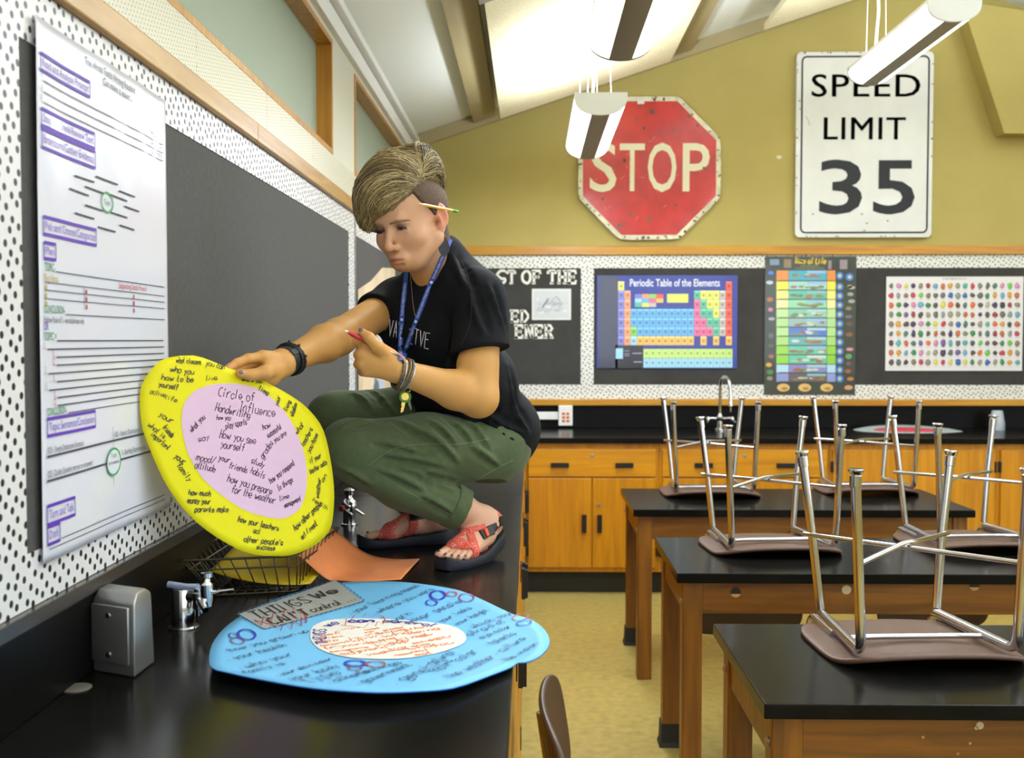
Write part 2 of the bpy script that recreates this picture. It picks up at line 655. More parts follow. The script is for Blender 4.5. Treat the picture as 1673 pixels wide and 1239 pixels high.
# left wall with two clerestory openings
WZ0, WZ1 = 2.215, 2.66
WIN = ((-0.6, 1.6), (2.0, 4.16), (4.69, 6.75))
bm = bmnew()
box(bm, (XL - 0.2, YR, 0), (XL, YB, WZ0))
box(bm, (XL - 0.2, YR, WZ1), (XL, YB, 2.80))
ys = [YR] + [y for w in WIN for y in w] + [YB]
for i in range(0, len(ys), 2):
    box(bm, (XL - 0.2, ys[i], WZ0), (XL, ys[i + 1], WZ1))
struct(bm, 'wall_left', M['cream'])
for i, (y0, y1) in enumerate(WIN):
    w = empty('window_%d' % (i + 1), (XL, (y0 + y1) / 2, WZ0))
    w['kind'] = 'structure'
    bm = bmnew()
    t = 0.022
    for lo, hi in (((XL - 0.07, y0, WZ1 - t), (XL + 0.006, y1, WZ1)), ((XL - 0.07, y0, WZ0), (XL + 0.006, y1, WZ0 + t)),
                   ((XL - 0.07, y0, WZ0 + t), (XL + 0.006, y0 + t, WZ1 - t)), ((XL - 0.07, y1 - t, WZ0 + t), (XL + 0.006, y1, WZ1 - t))):
        box(bm, lo, hi, 0.002)
    finish(bm, 'frame', M['trimwood_z'], w)
    bm = bmnew()
    box(bm, (XL - 0.065, y0 + t, WZ0 + t), (XL - 0.055, y1 - t, WZ1 - t))
    finish(bm, 'pane', M['pane'], w)

# large daylit windows of the right wall and of the rear wall
n = 4
for k in range(4):
    y0 = -1.9 + k * 1.5
    w = empty('window_%d' % n, (XR, y0 + 0.7, 1.1))
    w['kind'] = 'structure'
    bm = bmnew()
    for lo, hi in (((XR - 0.05, y0, 1.1), (XR, y0 + 1.4, 1.16)), ((XR - 0.05, y0, 2.54), (XR, y0 + 1.4, 2.6)),
                   ((XR - 0.05, y0, 1.16), (XR, y0 + 0.06, 2.54)), ((XR - 0.05, y0 + 1.34, 1.16), (XR, y0 + 1.4, 2.54))):
        box(bm, lo, hi)
    finish(bm, 'frame', M['trimwood_z'], w)
    bm = bmnew()
    box(bm, (XR - 0.012, y0 + 0.06, 1.16), (XR - 0.004, y0 + 1.34, 2.54))
    finish(bm, 'pane', M['winlit'], w)
    n += 1
for k in range(3):
    x0 = 0.1 + k * 1.5
    w = empty('window_%d' % n, (x0 + 0.7, YR, 1.1))
    w['kind'] = 'structure'
    bm = bmnew()
    for lo, hi in (((x0, YR, 1.1), (x0 + 1.4, YR + 0.05, 1.16)), ((x0, YR, 2.54), (x0 + 1.4, YR + 0.05, 2.6)),
                   ((x0, YR, 1.16), (x0 + 0.06, YR + 0.05, 2.54)), ((x0 + 1.34, YR, 1.16), (x0 + 1.4, YR + 0.05, 2.54))):
        box(bm, lo, hi)
    finish(bm, 'frame', M['trimwood_z'], w)
    bm = bmnew()
    box(bm, (x0 + 0.06, YR + 0.004, 1.16), (x0 + 1.34, YR + 0.012, 2.54))
    finish(bm, 'pane', M['winlit'], w)
    n += 1

# rails: left wall, back wall (upper and lower), cove along the left eave, rake board on the back wall, roof beams
TN = [0]


def trim(bm, m):
    TN[0] += 1
    return struct(bm, 'trim_%d' % TN[0], m)


bm = bmnew()
yy = [YR, 0.6, 2.95, 5.2, YB - 0.02]
for a, b in zip(yy[:-1], yy[1:]):
    box(bm, (XL - 0.02, a + 0.0006, 2.045), (XL + 0.022, b - 0.0006, 2.098), 0.004)
trim(bm, M['trimwood_y'])
bm = bmnew()      # perforated panel course above the left rail
yy = [YR, 0.9, 1.7, 2.45, 3.1, 3.75, 4.45, 5.3, YB - 0.02]
for a, b in zip(yy[:-1], yy[1:]):
    box(bm, (XL - 0.02, a + 0.001, 2.0985), (XL + 0.010, b - 0.001, 2.212), 0.002)
trim(bm, M['perf'])
bm = bmnew()
box(bm, (XL + 0.0225, YB - 0.03, 2.045), (XR, YB + 0.02, 2.105), 0.004)
trim(bm, M['trimwood'])
bm = bmnew()
box(bm, (XL + 0.0225, YB - 0.045, 1.073), (XR, YB + 0.02, 1.115), 0.004)
trim(bm, M['trimwood'])
bm = bmnew()      # dark glossy strip at the foot of the left boards
box(bm, (XL - 0.02, YR, 1.062), (XL + 0.02, YB - 0.05, 1.087), 0.002)
trim(bm, mat('dark polished strip', '3A3632', 0.22))
bm = bmnew()      # white cove mouldings under the eave
box(bm, (XL - 0.02, YR, 2.685), (XL + 0.025, YB - 0.002, 2.76), 0.004)
box(bm, (XL - 0.02, YR, 2.765), (XL + 0.055, YB - 0.002, 2.80), 0.006)
trim(bm, M['white'])
bm = bmnew()      # rake board where the back wall meets the ceiling
prism(bm, [(XL, YB - 0.03, zceil(XL) - 0.085), (XRIDGE, YB - 0.03, zceil(XRIDGE) - 0.085), (XRIDGE, YB - 0.03, zceil(XRIDGE) - 0.002), (XL, YB - 0.03, zceil(XL) - 0.002)], (0, 0.05, 0))
trim(bm, M['beam'])


def sloped(bm, x0, x1, y0, y1, drop, thick):
    """slab parallel to the ceiling, its underside drop below it"""
    prism(bm, [(x0, y0, zceil(x0) - drop), (x1, y0, zceil(x1) - drop), (x1, y0, zceil(x1) - drop + thick), (x0, y0, zceil(x0) - drop + thick)], (0, y1 - y0, 0))


for bx in (-0.37, 0.88, 2.15):
    bm = bmnew()
    sloped(bm, bx, bx + 0.14, YR, YB - 0.035, 0.055, 0.055)
    trim(bm, M['beam'])

# acoustic panels hung under the ceiling
PAN = [(-0.19, 0.85, 4.36, 6.62, 'cream fibre acoustic panel glowing white above the lamp beside the stop sign'),
       (-0.21, 0.85, 1.95, 4.28, 'cream fibre acoustic panel nearest the camera, with the dark clip at its end'),
       (1.42, 2.12, 4.4, 6.62, 'cream fibre acoustic panel at the top edge above the speed limit sign')]
for x0, x1, y0, y1, lab in PAN:
    bm = bmnew()
    sloped(bm, x0, x1, y0, y1, 0.145, 0.04)
    p = tag(finish(bm, 'acoustic_panel', M['panel']), lab, 'ceiling panel', 'acoustic panels under the ceiling')
    if y0 == 1.95:
        bm = bmnew()
        sloped(bm, -0.21, -0.12, 4.24, 4.33, 0.155, 0.012)
        finish(bm, 'clip', M['lampgrey'], p)
    for hx in (x0 + 0.15, x1 - 0.15):
        for hy in (y0 + 0.3, y1 - 0.3):
            bm = bmnew()
            tube(bm, [(hx, hy, zceil(hx) - 0.11), (hx, hy, zceil(hx))], 0.004, 6)
            finish(bm, 'hanger', M['beam'], p)

# beige box panel on the right of the back wall, its left edge raked
A = at(1590, 60, Y=6.80)
B = at(1641, 218, Y=6.80)
s = (A.x - B.x) / (A.z - B.z)
zt = zceil(A.x) - 0.12
bm = bmnew()
prism(bm, [(B.x, 6.80, B.z), (3.3, 6.80, B.z), (3.3, 6.80, zt - 0.1), (B.x + s * (zt - B.z), 6.80, zt)], (0, 0.137, 0))
tag(finish(bm, 'acoustic_panel', M['wall']), 'tan slanted wall panel at the upper right beyond the speed limit sign', 'wall panel')


# ------------------------------------------------------------------ pendant lamps
def lamp(cx, z0, y0, y1, label, cable, power=20.0):
    w, h = 0.24, 0.085
    o = empty('pendant_lamp', (cx, (y0 + y1) / 2, z0 + h), label, 'lamp', 'pendant lamps')
    n = 24

    def prof(t):        # t in 0..1 across the underside
        a = PI * t
        return (cx - math.cos(a) * w / 2, z0 + h - math.sin(a) ** 0.8 * h)

    def strip(t0, t1, ya, yb, m, name, lift=0.0):
        bm = bmnew()
        k = 10
        rows = []
        for i in range(k + 1):
            x, z = prof(t0 + (t1 - t0) * i / k)
            rows.append((x, z - lift))
        for i in range(k):
            bm.faces.new([bm.verts.new(p) for p in ((rows[i][0], ya, rows[i][1]), (rows[i + 1][0], ya, rows[i + 1][1]),
                                                   (rows[i + 1][0], yb, rows[i + 1][1]), (rows[i][0], yb, rows[i][1]))])
        bmesh.ops.remove_doubles(bm, verts=bm.verts[:], dist=1e-5)
        return finish(bm, name, m, o, True)
    strip(0.03, 0.385, y0 + 0.03, y1 - 0.012, M['diffuser'], 'diffuser')
    strip(0.615, 0.97, y0 + 0.03, y1 - 0.012, M['diffuser'], 'diffuser')
    bm = bmnew()        # housing: top tray, side rims, grey perforated centre band
    box(bm, (cx - w / 2, y0 + 0.017, z0 + h - 0.003), (cx + w / 2, y1 - 0.017, z0 + h + 0.014), 0.002)
    finish(bm, 'housing', M['lampwhite'], o)
    strip(0.385, 0.615, y0 + 0.012, y1 - 0.012, M['lampgrey'], 'centre_band', 0.002)
    for ya, yb in ((y0, y0 + 0.016), (y1 - 0.016, y1)):
        bm = bmnew()
        pts = [(prof(i / n)[0] * 1.0, ya, prof(i / n)[1] - 0.003) for i in range(n + 1)]
        pts += [(cx + w / 2, ya, z0 + h + 0.014), (cx - w / 2, ya, z0 + h + 0.014)]
        prism(bm, pts, (0, yb - ya, 0))
        finish(bm, 'end_cap', M['lampwhite'] if ya == y0 else M['lampgrey'], o)
    for yy in (y0 + 0.12, y1 - 0.12):
        for dx in (-0.055, 0.055):
            bm = bmnew()
            tube(bm, [(cx + dx, yy, z0 + h + 0.01), (cx + dx * 0.8, yy, zceil(cx + dx * 0.8) - (0.1455 if yy < 6.6 and cx < 1 else 0.001))], 0.0016, 6)
            finish(bm, 'suspension_wire', M['white_pl'], o)
    if cable:
        bm = bmnew()
        yy = y1 - 0.06
        pts = [(cx + 0.01, yy, z0 + h + 0.01), (cx + 0.02, yy, z0 + h + 0.18), (cx + 0.035, yy, z0 + h + 0.36), (cx + 0.0, yy, zceil(cx) - 0.16), (cx, yy, zceil(cx) - 0.02)]
        tube(bm, [Vector(p) for p in fillet(pts, 0.15)], 0.0075, 8)
        finish(bm, 'power_cable', M['white_pl'], o)
    a = area('lamp_down', (cx, (y0 + y1) / 2, z0 - 0.012), (0, 0, 0), w * 0.8, y1 - y0 - 0.1, power, LAMP)
    b = area('lamp_up', (cx, (y0 + y1) / 2, z0 + h + 0.0155), (PI, 0, 0), w * 0.8, y1 - y0 - 0.1, power * 0.55 + 9, LAMP)
    for l in (a, b):
        l.parent = o
        l.matrix_parent_inverse = o.matrix_basis.inverted()
    return o


lamp(0.325, 2.52, 2.75, 3.95, 'large pendant lamp cut by the top edge, nearest the camera', False)
lamp(0.315, 2.52, 4.88, 6.08, 'middle pendant lamp hanging in front of the stop sign', True, 30.0)
lamp(1.90, 2.93, 4.88, 6.10, 'pendant lamp hanging in front of the speed limit sign', True, 8.0)

# ------------------------------------------------------------------ bulletin boards
def board(name, label, panes, to3, thick, paper, dots, group=None):
    """panes: black paper rectangles (a0, b0, a1, b1); outer: dotted border covering the rest"""
    pass


o = empty('bulletin_board', (XL, 3.0, 1.5), 'long grey bulletin board with dotted paper border behind the writing poster', 'bulletin board', 'bulletin boards')
bm = bmnew()
box(bm, (XL + 0.0003, 1.30, 1.088), (XL + 0.004, 4.60, 2.044))
finish(bm, 'felt_backing', M['paper_black'], o)
bm = bmnew()
for lo, hi in (((XL + 0.0003, 1.30, 1.955), (XL + 0.006, 4.64, 2.044)), ((XL + 0.0003, 1.30, 1.088), (XL + 0.006, 4.64, 1.172)),
               ((XL + 0.0003, 1.30, 1.172), (XL + 0.006, 1.604, 1.955)), ((XL + 0.0003, 4.50, 1.172), (XL + 0.006, 4.64, 1.955))):
    box(bm, lo, hi)
finish(bm, 'dotted_border', M['dots'], o)
o = empty('bulletin_board', (XL, 5.8, 1.5), 'far grey bulletin board on the left wall, behind the woman', 'bulletin board', 'bulletin boards')
bm = bmnew()
box(bm, (XL + 0.0003, 4.66, 1.088), (XL + 0.004, 6.90, 2.044))
finish(bm, 'felt_backing', M['paper_black'], o)
bm = bmnew()
box(bm, (XL + 0.0003, 4.66, 1.955), (XL + 0.006, 6.90, 2.044))
box(bm, (XL + 0.0003, 4.66, 1.088), (XL + 0.006, 6.90, 1.172))
finish(bm, 'dotted_border', M['dots'], o)
bm = bmnew()
box(bm, (XL + 0.0003, 4.641, 1.088), (XL + 0.010, 4.659, 2.044))
finish(bm, 'metal_edge', M['steel'], o)

# poster of a sandy figure on the far left board
Y0, Y1, Z0, Z1 = 4.72, 6.0, 1.175, 1.74
po = empty('poster', (XL + 0.006, 5.3, 1.4), 'tan and grey picture poster on the far left board behind her arm', 'poster')
bm = bmnew()
pts = [(XL + 0.0065, Y0, Z0), (XL + 0.0065, Y1, Z0), (XL + 0.0065, Y1, Z1 + 0.16), (XL + 0.0065, 5.5, Z1 + 0.13), (XL + 0.0065, 5.1, Z1 + 0.04), (XL + 0.0065, Y0, Z1 - 0.02)]
prism(bm, pts, (0.003, 0, 0))
finish(bm, 'sheet', mat('sandy print', 'C9B494', 0.6, noise=0.18, nscale=5), po)
P = Print(plane_map((XL + 0.0095, 0, 0), (0, 1, 0), (0, 0, 1), (1, 0, 0)))
for a0, a1, c in ((4.95, 5.02, '8D97A3'), (5.02, 5.13, 'C3CBD4'), (5.2, 5.26, '75808C'), (5.3, 5.5, 'AEB8C4')):
    P.rect(a0, Z0 + 0.02, a1, Z1 - 0.02, c)
P.layer = 2
P.disc((4.95, 1.27), 0.16, 0.09, 'D8C3A0')
P.disc((5.25, 1.24), 0.10, 0.06, '5E6670')
P.build('printing', po)

# back boards: paper sheets and dotted strips
bz0, bz1 = 1.1155, 2.0445


def bk(px, py, y=YB - 0.01):
    return at(px, py, Y=y)


xv0, xv1 = bk(949, 540).x, bk(970, 540).x
zt, zb = bk(1200, 438).z, bk(1200, 629).z
o = empty('bulletin_board', (0.0, YB, 1.5), 'black bulletin board on the back wall with white slab letters and a small grey picture', 'bulletin board', 'bulletin boards')
bm = bmnew()
box(bm, (XL + 0.04, YB - 0.006, bz0), (xv0 + 0.02, YB - 0.0003, bz1))
finish(bm, 'paper_backing', M['paper_black2'], o)
bm = bmnew()
box(bm, (XL + 0.04, YB - 0.010, zt), (xv1, YB - 0.0055, bz1))
box(bm, (XL + 0.04, YB - 0.010, bz0), (xv1, YB - 0.0055, zb))
box(bm, (xv0, YB - 0.010, zb), (xv1, YB - 0.0055, zt))
finish(bm, 'dotted_border', M['dots_back'], o)

# slab letters
bmp = plane_map((0, YB - 0.0065, 0), (1, 0, 0), (0, 0, 1), (0, -1, 0))
P = Print(bmp)
SLAB_V = {'T': [((.5, 0), 2)], 'F': [((.2, 0), 1)], 'H': [((.2, 0), 1), ((.8, 0), 1), ((.2, 1), 1), ((.8, 1), 1)], 'N': [((.2, 0), 1), ((.2, 1), 1), ((.8, 1), 1)],
          'R': [((.2, 0), 1), ((.2, 1), 1), ((.85, 0), 1)], 'E': [((.2, 0), 1)], 'D': [((.2, 0), 1), ((.2, 1), 1)]}
SLAB_S = {'S': '88 89 49 17 16 54 84 82 51 11 13', 'T': '19 89|59 51|19 17|89 87', 'O': '59 17 13 51 83 87 59', 'F': '09 89 87|29 21|25 65|66 64',
          'H': '29 21|89 81|25 85', 'E': '09 89 87|29 21|01 81 83|25 65|66 64', 'D': '29 21 51 84 86 59 29', 'N': '29 81|29 21|81 89',
          'R': '29 21|29 69 87 65 25|55 81'}


def slab(txt, px, py, hpx, wpx):
    global P
    p0 = bk(px, py)
    h = hpx / 251.0
    w = wpx / 251.0
    x = p0.x
    for ch in txt:
        if ch == ' ':
            x += w * 0.55
            continue
        for st in SLAB_S[ch].split('|'):
            pts = [(x + int(q[0]) / 9 * w, p0.z + (int(q[1]) - 1) / 8 * h) for q in st.split()]
            if ch in 'SO':
                pts = smooth(pts)
            P.stroke(pts, h * 0.21, 'E4E0D2')
        for (a, b), kk in SLAB_V.get(ch, []):
            P.rect(x + (a - 0.19) * w, p0.z + b * h - h * 0.08, x + (a + 0.19) * w, p0.z + b * h + h * 0.08, 'E4E0D2')
        x += w * 1.08
        P.build('letter', o)
        P = Print(bmp)


slab('ST OF THE', 811, 463, 20, 15.2)
slab('ED', 833, 526, 18, 15)
slab('ENER', 840, 552, 20, 15.0)

fr = empty('picture', (bk(900, 500).x, YB - 0.01, 1.6), 'small grey and white picture pinned to the black board beside the letters', 'picture')
a, b = bk(869, 523), bk(933, 472)
bm = bmnew()
box(bm, (a.x, YB - 0.011, a.z), (b.x, YB - 0.0066, b.z))
finish(bm, 'sheet', mat('white photo paper', 'D9D8D2', 0.5), fr)
P = Print(plane_map((0, YB - 0.0112, 0), (1, 0, 0), (0, 0, 1), (0, -1, 0)))
P.rect(a.x + 0.012, a.z + 0.012, b.x - 0.012, b.z - 0.012, 'C9CACA')
P.layer = 2
cx, cz = (a.x + b.x) / 2, (a.z + b.z) / 2
for k in range(26):
    P.layer = 2 + 0.2 * k
    P.disc((cx + random.uniform(-.095, .095), cz + random.uniform(-.06, .05)), random.uniform(.012, .03), random.uniform(.006, .018), random.choice(['B9BBBD', 'D6D6D6', 'ADB0B2', 'C3C4C6']), 10)
P.layer = 8
P.stroke([(cx - 0.06, cz - 0.02), (cx - 0.02, cz + 0.035)], 0.009, '77797B')
P.stroke(smooth([(cx - 0.01, cz + 0.0), (cx + 0.03, cz + 0.05), (cx + 0.06, cz + 0.01), (cx + 0.05, cz - 0.03)]), 0.010, 'AFB1B3')
P.build('printing', fr)

o = empty('bulletin_board', (2.0, YB, 1.5), 'wide black bulletin board on the back wall holding the three science posters', 'bulletin board', 'bulletin boards')
bm = bmnew()
box(bm, (xv1 + 0.0005, YB - 0.006, bz0), (4.2, YB - 0.0003, bz1))
finish(bm, 'paper_backing', M['paper_black2'], o)
bm = bmnew()
for x0, x1 in ((xv1 + 0.0005, bk(1194, 0).x), (bk(1194, 0).x + 0.001, 2.6), (2.601, 4.2)):
    box(bm, (x0, YB - 0.010, zt), (x1, YB - 0.0055, bz1))
    box(bm, (x0, YB - 0.010, bz0), (x1, YB - 0.0055, zb))
finish(bm, 'dotted_border', M['dots_back'], o)

# ---- periodic table poster (pixel lattice measured on the poster, laid on the wall plane)
yp = YB - 0.014
po = empty('poster', (bk(1090, 525).x, yp, 1.6), 'blue periodic table poster on the back board', 'poster', 'science posters on the back wall')
a, b = bk(975, 602), bk(1205, 450)
bm = bmnew()
box(bm, (a.x, yp, a.z), (b.x, yp + 0.0035, b.z))
finish(bm, 'sheet', mat('laminated blue print', '2E3B93', 0.3, coat=0.4), po)
P = Print(plane_map((0, yp, 0), (1, 0, 0), (0, 0, 1), (0, -1, 0)))


def C6(x, y):           # crop coordinates -> wall plane
    q = at(960 + x / 6.4346, 440 + y / 6.4333, Y=yp)
    return q.x, q.z


def R6(x0, y0, x1, y1, c):
    p, q = C6(x0, y1), C6(x1, y0)
    P.rect(p[0], p[1], q[0], q[1], c)


R6(118, 75, 318, 1040, '33364F')
R6(290, 800, 585, 1040, '20222C')
for k in range(12):
    x = 130 + k * 14
    P.layer = 2
    R6(x, 110, x + 5, 1020, '474B63')
P.layer = 2
cw, rh = 66.6, 96
grid = {}
x0, y0 = 320, 130


_done = set()


def cell(c, r, col, n=1):
    for k in range(n):
        xx, yy = x0 + (c + k) * cw, y0 + r * rh
        if (c + k, r) in _done:
            continue
        _done.add((c + k, r))
        P.layer = 2
        R6(xx, yy, xx + cw - 2, yy + rh - 3, col)
        P.layer = 3
        R6(xx + 20, yy + 36, xx + cw - 22, yy + 62, tuple(v * 0.45 for v in lin(col)))
        R6(xx + 4, yy + 4, xx + cw - 6, yy + 16, tuple(min(1, v * 1.5 + 0.1) for v in lin(col)))


cell(0, 0, 'DDE06A')
for r in range(1, 7):
    cell(0, r, '7C7CC4')
    cell(1, r, 'EE9A6A')
    if r < 6:
        cell(16, r, 'BBB3AB')
    if r < 6:
        cell(17, r, 'E8552E')
cell(17, 0, 'E8552E')
cell(2, 5, '86C650')
for r in (3, 4, 5):
    cell(2, r, '5FA8DC', 10)
cell(2, 6, '9CD0E4')
cell(3, 6, 'E9B650', 9)
for c in (13, 15, 17):
    cell(c, 6, 'E9B650')
cell(12, 1, '54B592'); cell(13, 1, 'DEDF5A', 3)
cell(12, 2, 'E0648E'); cell(13, 2, '54B592'); cell(14, 2, 'DEDF5A', 2)
cell(12, 3, 'E0648E'); cell(13, 3, '54B592', 2); cell(15, 3, 'DEDF5A')
cell(12, 4, 'E0648E', 2); cell(14, 4, '54B592', 2)
cell(12, 5, 'E0648E', 3); cell(15, 5, '54B592')
P.layer = 2
for i, c in enumerate(('7C7CC4', 'EE9A6A', '86C650', 'E8552E', '9CD0E4', '5FA8DC', 'E0648E', 'E9B650', '54B592', 'DEDF5A', 'BBB3AB')):
    R6(497 + (i % 4) * 75, 262 + (i // 4) * 46, 570 + (i % 4) * 75, 306 + (i // 4) * 46, c)
R6(835, 260, 1058, 352, 'DEDF5A')
R6(296, 832, 372, 942, '9CD0E4')
for k in range(14):
    for j, c in enumerate(('BEDD72', '9CD0E4')):
        xx, yy = 586 + k * 67, 838 + j * 100
        P.layer = 2
        R6(xx, yy, xx + 66, yy + 97, c)
        P.layer = 3
        R6(xx + 22, yy + 34, xx + 44, yy + 58, tuple(v * 0.5 for v in lin(c)))
P.layer = 3
p, q = C6(445, 180), C6(1390, 180)
P.text('Periodic Table of the Elements', p, q, 0.047, 'E6E9F4', 0.012)
for yy in (855, 885, 905):
    R6(385, yy, 440, yy + 8, '8A90A8')
R6(470, 880, 570, 890, 'A0A4B8')
R6(485, 970, 570, 980, 'A0A4B8')
P.build('printing', po, M['ink_gloss'])

# ---- geologic chart
po = empty('poster', (bk(1325, 535).x, yp, 1.6), 'tall colourful geologic chart poster with striped bands, between the two wide posters', 'poster', 'science posters on the back wall')
a, b = bk(1248, 645), bk(1399, 419)
bm = bmnew()
box(bm, (a.x, yp - 0.002, a.z), (b.x, yp + 0.003, b.z))
finish(bm, 'sheet', mat('laminated dark print', '3A4036', 0.3, noise=0.25, nscale=6, coat=0.5), po)
P = Print(plane_map((0, yp - 0.002, 0), (1, 0, 0), (0, 0, 1), (0, -1, 0)))


def C5(x, y):
    q = at(1240 + x / 5.165, 415 + y / 5.1625, Y=yp)
    return q.x, q.z


def R5(x0, y0, x1, y1, c):
    p, q = C5(x0, y1), C5(x1, y0)
    P.rect(p[0], p[1], q[0], q[1], c)


def D5(x, y, rx, ry, c, n=14):
    p = C5(x, y)
    P.disc(p, rx / 5.165 / 251, ry / 5.165 / 251, c, n)


bands = ['E08A34', 'E8DC3E', 'E9E27A', 'E4E2A0', 'B8DA94', 'AED68A', 'B0D888', 'A6D470', '94CE3C', '8CCB34', 'B4D6E6', '8C96CC']
ye = [140, 232, 310, 388, 466, 545, 622, 700, 778, 855, 934, 1008, 1085]
sky = ['3EA0B8', '9CCBC4', '58B89A', '8AD0A4', '7CC2A4', '8FB0B0', '4C74C8', '5AA8A8', '5FBFA2', '5AC0A0', '8A84C0', '6A5A64']
for i, c in enumerate(bands):
    P.layer = 1
    R5(146, ye[i], 248, ye[i + 1] - 6, c)
    R5(573, ye[i], 645, ye[i + 1] - 6, c)
    R5(250, ye[i], 570, ye[i + 1] - 6, sky[i])
    for k in range(9):
        P.layer = 2.3 + 0.25 * k
        D5(random.uniform(285, 535), ye[i] + random.uniform(34, 56), random.uniform(20, 42), random.uniform(7, 13), random.choice(['7E8A50', '9A7A50', '6C8C5C', 'A0604A', 'B6C48C', '5E7A4A', 'C4CFC0', '8F6A44']))
    P.layer = 2
    R5(405, ye[i] + 2, 565, ye[i] + 24, random.choice(['A8C4D0', 'C8D4D0', '8FB4D8', '7FB8B8']))
    P.layer = 5
    R5(165, ye[i + 1] - 10, 570, ye[i + 1] - 4, '4A4E3C')
    P.layer = 2
    D5(680, ye[i] + 45, 32, 32, '3E7CC8')
    P.layer = 3
    D5(680, ye[i] + 45, 14, 16, 'C8C48C')
P.layer = 2
D5(762, 195, 34, 32, '3E7CC8')
P.layer = 3
D5(764, 195, 15, 14, 'D8C88C')
P.layer = 2
for (x, y, c) in ((100, 160, '4A78C8'), (90, 242, 'B8C4D0'), (92, 385, 'B4663C'), (96, 470, 'B87890'), (105, 548, '9A9AA0'), (100, 690, '5C5E58'), (100, 775, '4C5A38'), (102, 865, 'A0604A'),
                  (82, 936, 'D8A83C'), (92, 998, '4E8A4A'), (90, 1050, '8E9078'), (765, 275, '9A937A'), (780, 285, 'B5AE98'), (770, 340, '9C9C94'), (780, 400, 'A0A09A'), (755, 460, '8A7C50'),
                  (755, 530, '6C6C70'), (760, 590, '6A4E40'), (760, 680, '8A5A34'), (765, 805, 'D08AA0'), (755, 865, '5E9A62'), (755, 925, '8A4A5C'), (750, 990, '9A5A34'), (770, 1055, 'B07A3C')):
    D5(x, y, random.uniform(22, 32), random.uniform(14, 24), c, 9)
for x in (205, 385, 570):
    D5(x, 1128, 54, 34, 'DDB46A')
    P.layer = 3
    D5(x + 8, 1136, 26, 12, 'A87E3E')
    P.layer = 2
D5(755, 1128, 36, 20, 'C89468')
R5(90, 45, 170, 95, '7A8FA4'); R5(208, 45, 272, 118, '8C7458'); R5(582, 55, 612, 130, '8F8280'); R5(680, 50, 745, 130, '94868A')
P.layer = 3
p, q = C5(300, 82), C5(560, 82)
P.hand('Time of Life', p, q, 0.036, 'D8B83C', 0.009, 0.2)
R5(345, 98, 508, 106, '7A7A3A')
R5(305, 118, 550, 126, '7A7A3A')
P.build('printing', po, M['ink_gloss'])

# ---- mineral chart
po = empty('poster', (bk(1560, 530).x, yp, 1.6), 'white poster with rows of small coloured minerals at the right', 'poster', 'science posters on the back wall')
a, b = bk(1446, 606), bk(1672, 452)
bm = bmnew()
box(bm, (a.x, yp, a.z), (b.x, yp + 0.0035, b.z))
finish(bm, 'sheet', mat('white print paper', 'E0DCDA', 0.45), po)
P = Print(plane_map((0, yp, 0), (1, 0, 0), (0, 0, 1), (0, -1, 0)))
pal = ['8A7A5A', '6A6A62', '9A8A7A', '5A5048', '7C8A6A', '4A4A50', 'A09880', 'C0B8A0', '5C4034', '3E3A36', '8E9A94', 'C86A3A', '3A8A4A', '7A5A9A', 'C8384A', 'E0A030',
       '3E6AB4', '58B0A8', 'D890B8', 'E0D84A', '76C84A', '46305A', 'E86A2A', 'A03A3A', '70A8C8', '4E7A74']
for r in range(9):
    for c in range(18):
        q = at(1456 + c * 12.1, 467.5 + r * 15.6, Y=yp)
        col = tuple(v * 0.72 for v in lin(random.choice(pal) if random.random() < 0.8 else random.choice(pal[11:])))
        n_ = random.randint(6, 8)
        rad = [random.uniform(0.7, 1.1) for _ in range(n_)]
        rx, rz = random.uniform(.016, .0215), random.uniform(.020, .026)
        pts = [(q.x + rad[k] * rx * math.cos(2 * PI * k / n_), q.z + rad[k] * rz * math.sin(2 * PI * k / n_)) for k in range(n_)]
        P.layer = 1
        P.poly(pts, col)
        P.layer = 2
        P.poly([((p_[0] - q.x) * 0.5 + q.x - 0.003, (p_[1] - q.z) * 0.5 + q.z + 0.004) for p_ in pts], tuple(min(1, v * 1.35 + .03) for v in col))
        P.rect(q.x - .012, q.z - .0265, q.x + .012, q.z - .0245, 'A09C98')
p0, p1 = at(1540, 457, Y=yp), at(1578, 457, Y=yp)
P.text('MINERALS', (p0.x, p0.z), (p1.x, p1.z), 0.011, '77736C')
P.build('printing', po)

# ------------------------------------------------------------------ road signs on the back wall
ys = YB - 0.035
cs = at(1061, 275, Y=ys)
apo = 0.915 / 2 * (228 / 251.0) / 0.915 * 1.0
R8 = (114 / 250.0) / math.cos(PI / 8)


def octagon(r, y):
    return [(cs.x + r * math.cos(PI / 8 + k * PI / 4), y, cs.z + r * math.sin(PI / 8 + k * PI / 4)) for k in range(8)]


st = empty('stop_sign', (cs.x, ys, cs.z), 'red octagonal stop sign with worn rusty edges on the tan wall', 'road sign')
bm = bmnew()
rnd = random.Random(3)
ring = []
for k in range(8):
    p, q = octagon(R8, ys)[k], octagon(R8, ys)[(k + 1) % 8]
    for t in range(12):
        s = 1 + (rnd.uniform(-0.007, 0.004) if t else -0.012)
        x, z = p[0] + (q[0] - p[0]) * t / 12, p[2] + (q[2] - p[2]) * t / 12
        ring.append((cs.x + (x - cs.x) * s, ys, cs.z + (z - cs.z) * s))
prism(bm, ring, (0, 0.034, 0))
finish(bm, 'plate', mat('weathered cream border', 'D9D2B4', 0.5, noise=0.2, nscale=16), st)
bm = bmnew()
prism(bm, octagon(R8 * 0.935, ys - 0.0012), (0, 0.0012, 0))
red = mat('weathered red enamel', 'BC2014', 0.32, noise=0.2, nscale=9, coat=0.3)
finish(bm, 'red_field', red, st)
P = Print(plane_map((0, ys - 0.0014, 0), (1, 0, 0), (0, 0, 1), (0, -1, 0)))
